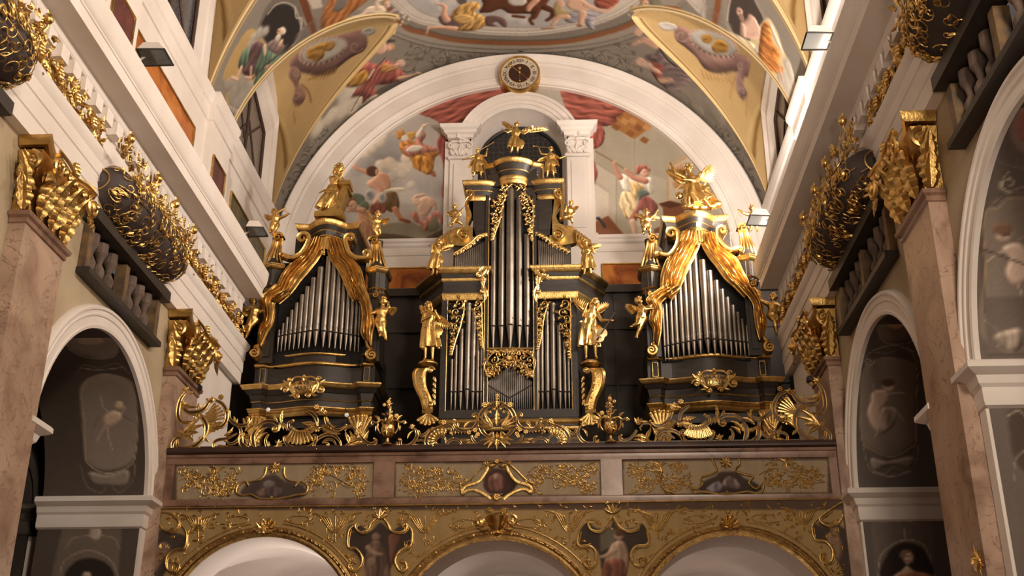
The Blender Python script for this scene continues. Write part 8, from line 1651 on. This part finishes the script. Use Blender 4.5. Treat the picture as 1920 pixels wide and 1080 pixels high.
# ================================================================== PILASTERS WITH GILDED CAPITALS
def pilaster(sx, y0, y1, label):
    t = thing('pilaster', label, 'pilaster', (sx*PX, (y0+y1)/2, 0), 'marble pilasters of the nave'); yc = (y0+y1)/2; W2 = (y1-y0)/2
    def bx(b, x, ya, yb, za, zb): x0, x1 = sorted((sx*x, sx*(WX-0.002))); b.box((x0, ya, za), (x1, yb, zb))
    b = MB(); bx(b, PX, y0, y1, 0.0, 6.84); b.build('shaft', PINKM, t, smooth=False)
    b = MB(); pr = [(0, 6.76), (0.02, 6.77), (0.02, 6.82), (0.05, 6.84), (0.06, 6.88), (0, 6.90)]; pth = [(sx*(WX-0.01), y0), (sx*PX, y0), (sx*PX, y1), (sx*(WX-0.01), y1)]; b.sweep(pr, pth, side=(-1 if sx < 0 else 1)); b.build('necking', PINKM2, t)
    b = MB(); bell = [(0.0, 6.88), (0.01, 6.9), (0.0, 7.2), (0.03, 7.42), (0.09, 7.56), (0, 7.58)]; b.sweep(bell, pth, side=(-1 if sx < 0 else 1)); b.build('capital_bell', GOLD, t)
    b = MB(); ab = [(0.06, 7.60), (0.10, 7.61), (0.12, 7.65), (0.13, 7.70), (0.13, 7.715), (0, 7.715), (0, 7.60)]
    n = 9; cv = [(sx*(PX+0.10*math.sin(PI*i/n)), y0+(y1-y0)*i/n) for i in range(n+1)]; b.sweep(ab, [(sx*(WX-0.01), y0)]+cv+[(sx*(WX-0.01), y1)], side=(-1 if sx < 0 else 1)); b.build('abacus', GOLD, t)
    for N, U, O, w in (((-sx, 0, 0), (0, 1, 0), (sx*(PX-0.02), yc, 6.9), W2), ((0, -1, 0), (sx, 0, 0), (sx*(PX+0.04), y0-0.02, 6.9), 0.08)):
        o = Orn(N=N, U=U, O=O); k_ = 5 if w > 0.2 else 1
        for row, (z, l, wd, q) in enumerate(((0.0, 0.36, 0.15, k_-2 if k_ > 1 else 1), (0.10, 0.46, 0.14, k_-1 if k_ > 1 else 1), (0.36, 0.24, 0.11, k_-2 if k_ > 1 else 1))):
            for i in range(q):
                u = (i-(q-1)/2)*(2*w/max(q, 1))*0.92; o.leaf((u, z), (u*1.06, z+l), min(wd, w*1.35), lobes=4, h=0.45, n=0.02+0.02*row, tipup=0.35+0.1*row)
                if w > 0.2: o.leaf((u+0.06, z+0.02), (u+0.14, z+l*0.75), wd*0.5, lobes=3, n=0.02, bend=0.5, tipup=0.3); o.leaf((u-0.06, z+0.02), (u-0.14, z+l*0.75), wd*0.5, lobes=3, n=0.02, bend=-0.5, tipup=0.3)
        o.out('acanthus', t, GOLD)
    o = Orn(N=(-sx, 0, 0), U=(0, 1, 0), O=(sx*(PX-0.16), yc, 6.9))
    for s2 in (-1, 1):
        o.spiral((s2*(W2+0.0), 0.50), 0.135, 1.9, PI/2, 0.032, s2, n=0.06, raw=True, rise=0.05); o.rod([(0, 0.55), (s2*W2*0.5, 0.60), (s2*W2, 0.635)], 0.035, n=0.05); o.rod([(0, 0.60), (s2*W2*0.5, 0.655), (s2*W2*1.05, 0.67)], 0.022, n=0.08); o.leaf((s2*W2*0.9, 0.36), (s2*(W2+0.14), 0.22), 0.07, n=0.05, bend=s2*0.4)
    for i in range(7): o.g.ball(o.W((i-3)*W2*0.27, 0.55, 0.06), 0.042, 8, 6, sc=(0.8, 1, 1.2))
    o.flower((0, 0.72), 0.085, n=0.02, raw=True); o.spray((0, 0.66), 0.14, [0.4, 1.1, 2.0, 2.7, -0.4, PI+0.4], 0.04, n=0.03) if False else None
    o.out('volutes', t, GOLDL)
    o = Orn(N=(0, -1, 0), U=(sx, 0, 0), O=(sx*(PX+0.03), y0-0.05, 6.9)); o.spiral((-0.02, 0.52), 0.115, 1.8, PI/2, 0.03, 1, n=0.05, raw=True); o.leaf((0.02, 0.3), (-0.12, 0.2), 0.06, n=0.03); o.out('side_volute', t, GOLDL)
pilaster(-1, 10.15, 11.08, 'nearer marble pilaster on the left wall with a gilded capital'); pilaster(1, 10.12, 11.05, 'nearer marble pilaster on the right wall, above a small gilded sun')
pilaster(-1, 14.92, 15.92, 'farther marble pilaster on the left wall where the organ loft begins'); pilaster(1, 14.92, 15.92, 'farther marble pilaster on the right wall where the organ loft ends')

# ================================================================== FRIEZE GARLANDS, GRILLE BASKETS AND ORATORY BALUSTRADES
def garland(sx, y0, y1, label, seed):
    t = thing('frieze_garland', label, 'garland', (sx*(WX-0.08), (y0+y1)/2, 8.45), 'gilded foliage garlands along the frieze'); R2 = random.Random(seed)
    o = Orn(N=(-sx, 0, 0), U=(0, 1, 0), O=(sx*(WX-0.07), 0, 8.43)); y = y0
    while y < y1:
        for q in range(5):
            a = R2.uniform(0, 6.28); c = (y+R2.uniform(-0.05, 0.05), R2.uniform(0.06, 0.36)); l = R2.uniform(0.09, 0.17); o.leaf(c, (c[0]+l*math.cos(a), c[1]+l*math.sin(a)), R2.uniform(0.028, 0.045), bend=R2.uniform(-.7, .7), n=R2.uniform(0.0, 0.09), h=0.6, lobes=3, tipup=R2.uniform(0, .5))
        y += 0.085
    o.rod([(q, 0.21+0.07*math.sin(q*5)) for q in np.arange(y0, y1, 0.15)], 0.035, n=0.03); o.out('leaves', t, GOLD)
    o = Orn(N=(-sx, 0, 0), U=(0, 1, 0), O=(sx*(WX-0.10), 0, 8.43)); y = y0+0.2; i = 0
    while y < y1-0.1: o.flower((y, 0.2+0.05*math.sin(7*y)), 0.075, 6, n=0.06, raw=True); o.spiral((y+0.09, 0.2), 0.07, 1.1, R2.uniform(0, 6), 0.018, 1, n=0.05, raw=True); o.out('rosette', t, GOLDL); o.g = MB(); y += 0.48
def basket(sx, cy, where):
    t = thing('grille_basket', 'bulging gilded openwork grille basket under the cornice, '+where, 'grille', (sx*4.5, cy, 7.76), 'gilded grille baskets under the cornice')
    R0, HL = 0.40, 1.34
    class CO_(Orn):
        def W(s, u, v, n=0.0):
            r_ = R0*max(0.05, (1-min(0.999, abs(u/HL))**5))**0.5+n; a = v/R0; return np.array([sx*(WX-0.10-r_*math.sin(a)*1.05), cy+u, 8.12-(r_*0.95)*math.cos(a)])
    o = CO_(); b = MB(); U = np.linspace(-HL, HL, 50); V = np.linspace(0.02, PI-0.1, 18)*R0; b.grid([[o.W(u, v, -0.02) for v in V] for u in U]); b.build('dark_lining', MATS['basket_lining'], t)
    R2 = random.Random(int(cy*10)+sx)
    o = CO_()
    for i in range(120):
        u, v = R2.uniform(-HL+0.1, HL-0.1), R2.uniform(0.10, PI*0.75)*R0; rr = R2.uniform(0.05, 0.13); P = [o.W(u+rr*(1-0.8*q)*math.cos(7*q+i), min(v+rr*(1-0.8*q)*math.sin(7*q+i), 3.0*R0), 0.012) for q in np.linspace(0, 1, 14)]; o.g.tube(P, 0.007, 5)
        if i % 2: P = [o.W(u+0.1*q*math.cos(i), v+0.1*q*math.sin(i), 0.015) for q in np.linspace(0, 1, 5)]; o.g.tube(P, [0.004, 0.020, 0.024, 0.014, 0.003], 5)
    for u in (-HL+0.02, HL-0.02): o.g.tube([o.W(u*0.99, v, 0.01) for v in V], 0.012, 5)
    for v in (0.05, 0.6, 1.2): o.g.tube([o.W(u, v*R0*2.3, 0.005) for u in U[2:-2]], 0.006, 5)
    o.out('wirework', t, GOLD)
    o = Orn(N=(-sx, 0, 0.0), U=(0, 1, 0), O=(sx*(WX-0.36), cy, 8.40))
    for i in range(190):
        u = R2.uniform(-HL-0.08, HL+0.08); v = R2.uniform(-0.08, 0.24); a = R2.uniform(0, 6.28); l = R2.uniform(0.07, 0.15); o.leaf((u, v), (u+l*math.cos(a), v+l*math.sin(a)), R2.uniform(0.02, 0.04), bend=R2.uniform(-.7, .7), n=R2.uniform(-0.05, 0.09)-0.12*abs(v-0.1), h=0.6, lobes=3, tipup=.3)
    o.out('foliage_crest', t, GOLD)
    for u in (-HL, -0.35, 0.35, HL-0.2):
        o = Orn(N=(-sx, 0, 0), U=(0, 1, 0), O=(sx*(WX-0.40), cy, 8.58)); c = o.W(u, 0.06, 0.06); o.g.ball(c, 0.052, 10, 8, sc=(1, 1, 1.25)); o.spray((u, 0.09), 0.075, [0.7, 1.25, 1.8, 2.4], 0.02, n=0.06); o.g.tube([o.W(u, -0.12, 0.0), o.W(u+0.02, -0.02, 0.05), c], 0.016, 6); o.out('pomegranate', t, GOLDL)
def balustrade(sx, cy, where):
    t = thing('oratory_balustrade', 'dark framed oratory opening with stone balusters, '+where, 'balustrade', (sx*WX, cy, 6.93), 'oratory balustrades high on the nave walls')
    def bx(x0, x1, y0, y1, z0, z1, nm, m): b = MB(); a, c = sorted((sx*x0, sx*x1)); b.box((a, y0, z0), (c, y1, z1)); b.build(nm, m, t, smooth=False)
    bx(4.49, 4.70, cy-1.25, cy+1.25, 6.95, 7.02, 'sill', MATS['dark_oak']); bx(4.46, 4.70, cy-1.30, cy+1.30, 7.61, 7.76, 'lintel_beam', MATS['dark_oak'])
    for q in (-1.17, 0.0, 1.17): bx(4.56, 4.70, cy+q-0.06, cy+q+0.06, 7.03, 7.58, 'post', MATS['gilded_oak'])
    for q in (-0.92, -0.64, -0.34, 0.34, 0.64, 0.92):
        b = MB(); b.lathe((sx*4.66, cy+q, 7.03), [(0.0, 0), (0.085, 0), (0.085, 0.05), (0.05, 0.07), (0.075, 0.15), (0.08, 0.2), (0.035, 0.29), (0.05, 0.36), (0.085, 0.42), (0.085, 0.55), (0, 0.55)], 12); b.build('baluster', MATS['baluster_stone'], t, ang=0.5)
mat('dark_oak', (0.030, 0.022, 0.018), 0.5, bump=0.1); mat('gilded_oak', (0.20, 0.12, 0.05), 0.6, col2=(0.07, 0.05, 0.04), scale=8); mat('baluster_stone', '6E5C50', 0.8, col2='4A3E38', scale=6); mat('basket_lining', (0.045, 0.032, 0.030), 0.7, col2=(0.075, 0.055, 0.05), scale=3)
for sx, sd in ((-1, 'left'), (1, 'right')):
    for cy, nr in ((ACY[0], 'farther'), (ACY[1], 'nearer')):
        basket(sx, cy, nr+' one on the '+sd+' wall'); balustrade(sx, cy, nr+' one on the '+sd+' wall')
    garland(sx, 14.45, 17.95, 'gilded leaf garland on the %s frieze nearest the organ' % sd, 3+sx); garland(sx, 9.62, 11.70, 'gilded leaf garland on the %s frieze between two grille baskets' % sd, 9+sx)

# ================================================================== LAMPS
mat('lamp_housing', 'E4DDD4', 0.5); mat('dark_lamp_glass', (0.03, 0.035, 0.03), 0.12, col2=(0.09, 0.10, 0.085), scale=5); mat('lit_lamp_glass', (0.42, 0.42, 0.38), 0.2, 0.3, emit='FFF4E4', est=0.35)
for (cs, gm, label) in (
    (((100, 0, 3.6), (560, 330), (750, 330), (812, 440), (610, 445)), 'dark_lamp_glass', 'unlit white floodlight on the left cornice above the long orange panel'),
    (((430, 300, 4.154), (125, 520), (262, 524), (303, 595), (150, 600)), 'dark_lamp_glass', 'unlit white floodlight on the left cornice beside the left side organ'),
    (((1360, 0, 4.154), (635, 250), (845, 255), (795, 388), (592, 388)), 'lit_lamp_glass', 'lit floodlight on the right cornice near the seated seer fresco'),
    (((1160, 290, 4.0), (988, 452), (1138, 458), (1112, 535), (958, 528)), 'lit_lamp_glass', 'lit floodlight on the right cornice in front of the outer cupid')):
    (ox, oy, s_), *K = cs; z = 9.74; P = [atZ(x/s_+ox, y/s_+oy, z) for x, y in K]; c = np.mean(P, 0); t = thing('floodlight', label, 'floodlight', c, 'floodlights on the cornices'); sg = -1 if c[0] < 0 else 1
    b = MB(); T_ = [np.array([c[0]+(q[0]-c[0])*0.55+sg*0.03, c[1]+(q[1]-c[1])*0.6, z+0.15]) for q in P]; b.add(P+T_, [(0, 1, 5, 4), (1, 2, 6, 5), (2, 3, 7, 6), (3, 0, 4, 7), (4, 5, 6, 7)]); b.build('housing', MATS['lamp_housing'], t, smooth=False)
    b = MB(); b.prism([c+(q-c)*0.90+np.array([0, 0, 0.004]) for q in P], (0, 0, 0.01)); b.build('glass', MATS[gm], t, smooth=False)
    b = MB(); b.tube([P[0], P[1], P[2], P[3], P[0]], 0.012, 5); b.build('rim', MATS['dark_oak'], t); b = MB(); b.tube([c+np.array([0, 0, 0.13]), c+np.array([sg*0.12, 0, 0.02]), c+np.array([sg*0.24, 0.03, -0.05])], 0.018, 6); b.ball(c+np.array([sg*0.02, 0, 0.13]), 0.035, 8, 6); b.build('bracket', MATS['lamp_housing'], t)
mat('lamp_glow', 'FFFFFF', 0.3, emit='FFF2F0', est=14)
for px, py, Y, sg, label, en in ((1679, 972, 15.02, 1, 'small white spotlight on the pier of the right chapel', 9), (82, 1056, 15.0, -1, 'small white spotlight on the pier of the left chapel', 7)):
    c = atY(px, py, Y-0.12); t = thing('spotlight', label, 'spotlight', c); b = MB(); b.box(c-np.array([0.07, 0.05, 0.05]), c+np.array([0.07, 0.07, 0.06])); b.tube([c, c+np.array([0.02, 0.16, 0.05])], 0.018, 6); b.build('lamp_head', MATS['lamp_housing'], t, smooth=False)
    b = MB(); b.box(c-np.array([0.055, 0.045, 0.066]), c+np.array([0.055, 0.05, -0.052])); b.build('lens', MATS['lamp_glow'], t, smooth=False)
    area_light('spotlight_beam', tuple(c-np.array([0, 0.0, 0.08])), tuple(c+np.array([0.0, 0.12, -1.0])), 0.08, 0.08, en, (1, 0.95, 0.97))
for px, py, lab in ((503, 768, 'small clear lamp hanging under the left side organ, outer one'), (650, 778, 'small clear lamp hanging under the left side organ, inner one')):
    c = atY(px, py, 17.9); t = thing('pendant_lamp', lab, 'lamp', c); b = MB(); b.ball(c, 0.035, 10, 8); b.build('bulb', MATS['lit_lamp_glass'], t); b = MB(); b.tube([c+np.array([0, 0, 0.03]), c+np.array([-0.05, 0.1, 0.16])], 0.008, 5); b.build('stem', IRON, t)
for px, py, X, lab in ((373, 727, -4.42, 'small black device clipped under the left farther capital'), (1520, 712, 4.42, 'small black camera fixed beside the right farther capital')):
    c = atX(px, py, X); sg = 1 if X > 0 else -1; t = thing('security_camera', lab, 'camera', c); b = MB(); b.box(c-np.array([0.05, 0.07, 0.03]), c+np.array([0.03, 0.07, 0.04])); b.build('camera_body', IRON, t, smooth=False); b = MB(); b.tube([c, c+np.array([sg*0.12, 0.08, 0.03])], 0.012, 5); b.build('arm', IRON, t)

# ================================================================== CLOCK AND SUN
K = np.array([0.03, YW-0.34, 16.03]); ck = thing('wall_clock', 'round clock with roman numerals at the crown of the great white arch', 'clock', K); ax, xa = (0, -1, 0), (1, 0, 0)
def disc(name, prof, m, n=56): b = MB(); b.lathe(K, prof, n, axis=ax, xa=xa); return b.build(name, m, ck)
disc('rim', [(0.405, 0.0), (0.42, 0.05), (0.44, 0.055), (0.455, 0.03), (0.455, -0.30), (0.40, -0.30)], GOLD); disc('dial', [(0.0, 0.0), (0.41, 0.0), (0.41, 0.015), (0.0, 0.015)], mat('dial_ivory', 'CFC2AE', 0.6, col2='B8A992', scale=6)); disc('dial_centre', [(0.0, 0.016), (0.232, 0.016), (0.232, 0.022), (0, 0.022)], mat('dial_brown', '3A1E14', 0.6)); disc('inner_ring', [(0.228, 0.015), (0.24, 0.03), (0.25, 0.015)], GOLDD)
for i, nm in enumerate(('XII', 'I', 'II', 'III', 'IIII', 'V', 'VI', 'VII', 'VIII', 'IX', 'X', 'XI')):
    a = -i*PI/6; R_m = Matrix.Rotation(PI/2, 4, 'X') @ Matrix.Rotation(a, 4, 'Z'); o_ = text_part(nm, ck, Vector(K)+Vector((0.325*math.sin(-a), -0.018, 0.325*math.cos(a))), 0.125, SHAD, 'numeral', rot=R_m.to_euler())
b = MB()
for i in range(12): a = (i+0.5)*PI/6; b.ball(K+np.array([0.33*math.sin(a), -0.02, 0.33*math.cos(a)]), 0.011, 6, 4)
b.build('dots', SHAD, ck)
def handm(name, a, l, l2, extra):
    d = np.array([math.sin(a), 0, math.cos(a)]); c = K+np.array([0, -0.035-0.01*extra, 0]); b = MB(); b.tube([c-d*l2, c, c+d*l], [0.008, 0.010, 0.005], 6); b.ball(c+d*l*0.93, 0.026, 8, 6); b.ball(c-d*l2, 0.040, 10, 6, sc=(1, 0.4, 1)); b.build(name, GOLDL, ck)
handm('minute_hand', math.radians(134), 0.26, 0.30, 1); handm('hour_hand', PI, 0.22, 0.13, 0); b = MB(); b.ball(K+np.array([0, -0.05, 0]), 0.035, 10, 8); b.build('hub', GOLDL, ck)
c = atX(1832, 1054, PX-0.03); t = thing('sun_emblem', 'small gilded sun with a face and rays on the nearer right marble pilaster', 'emblem', c); o = Orn(N=(-1, 0, 0), U=(0, 1, 0), O=c)
b = MB(); b.ball(c, 0.085, 14, 10, sc=(0.35, 1, 1)); b.tube([c+np.array([-0.03, 0, 0.03]), c+np.array([-0.045, 0, -0.02])], 0.012, 6)
for s2 in (-1, 1): b.ball(c+np.array([-0.03, s2*0.03, 0.025]), 0.011, 6, 5)
b.build('face', GOLDL, t); o.spray((0, 0), [0.17, 0.13]*9, [i*PI/9 for i in range(18)], 0.016, lobes=1); o.out('rays', t, GOLDL)
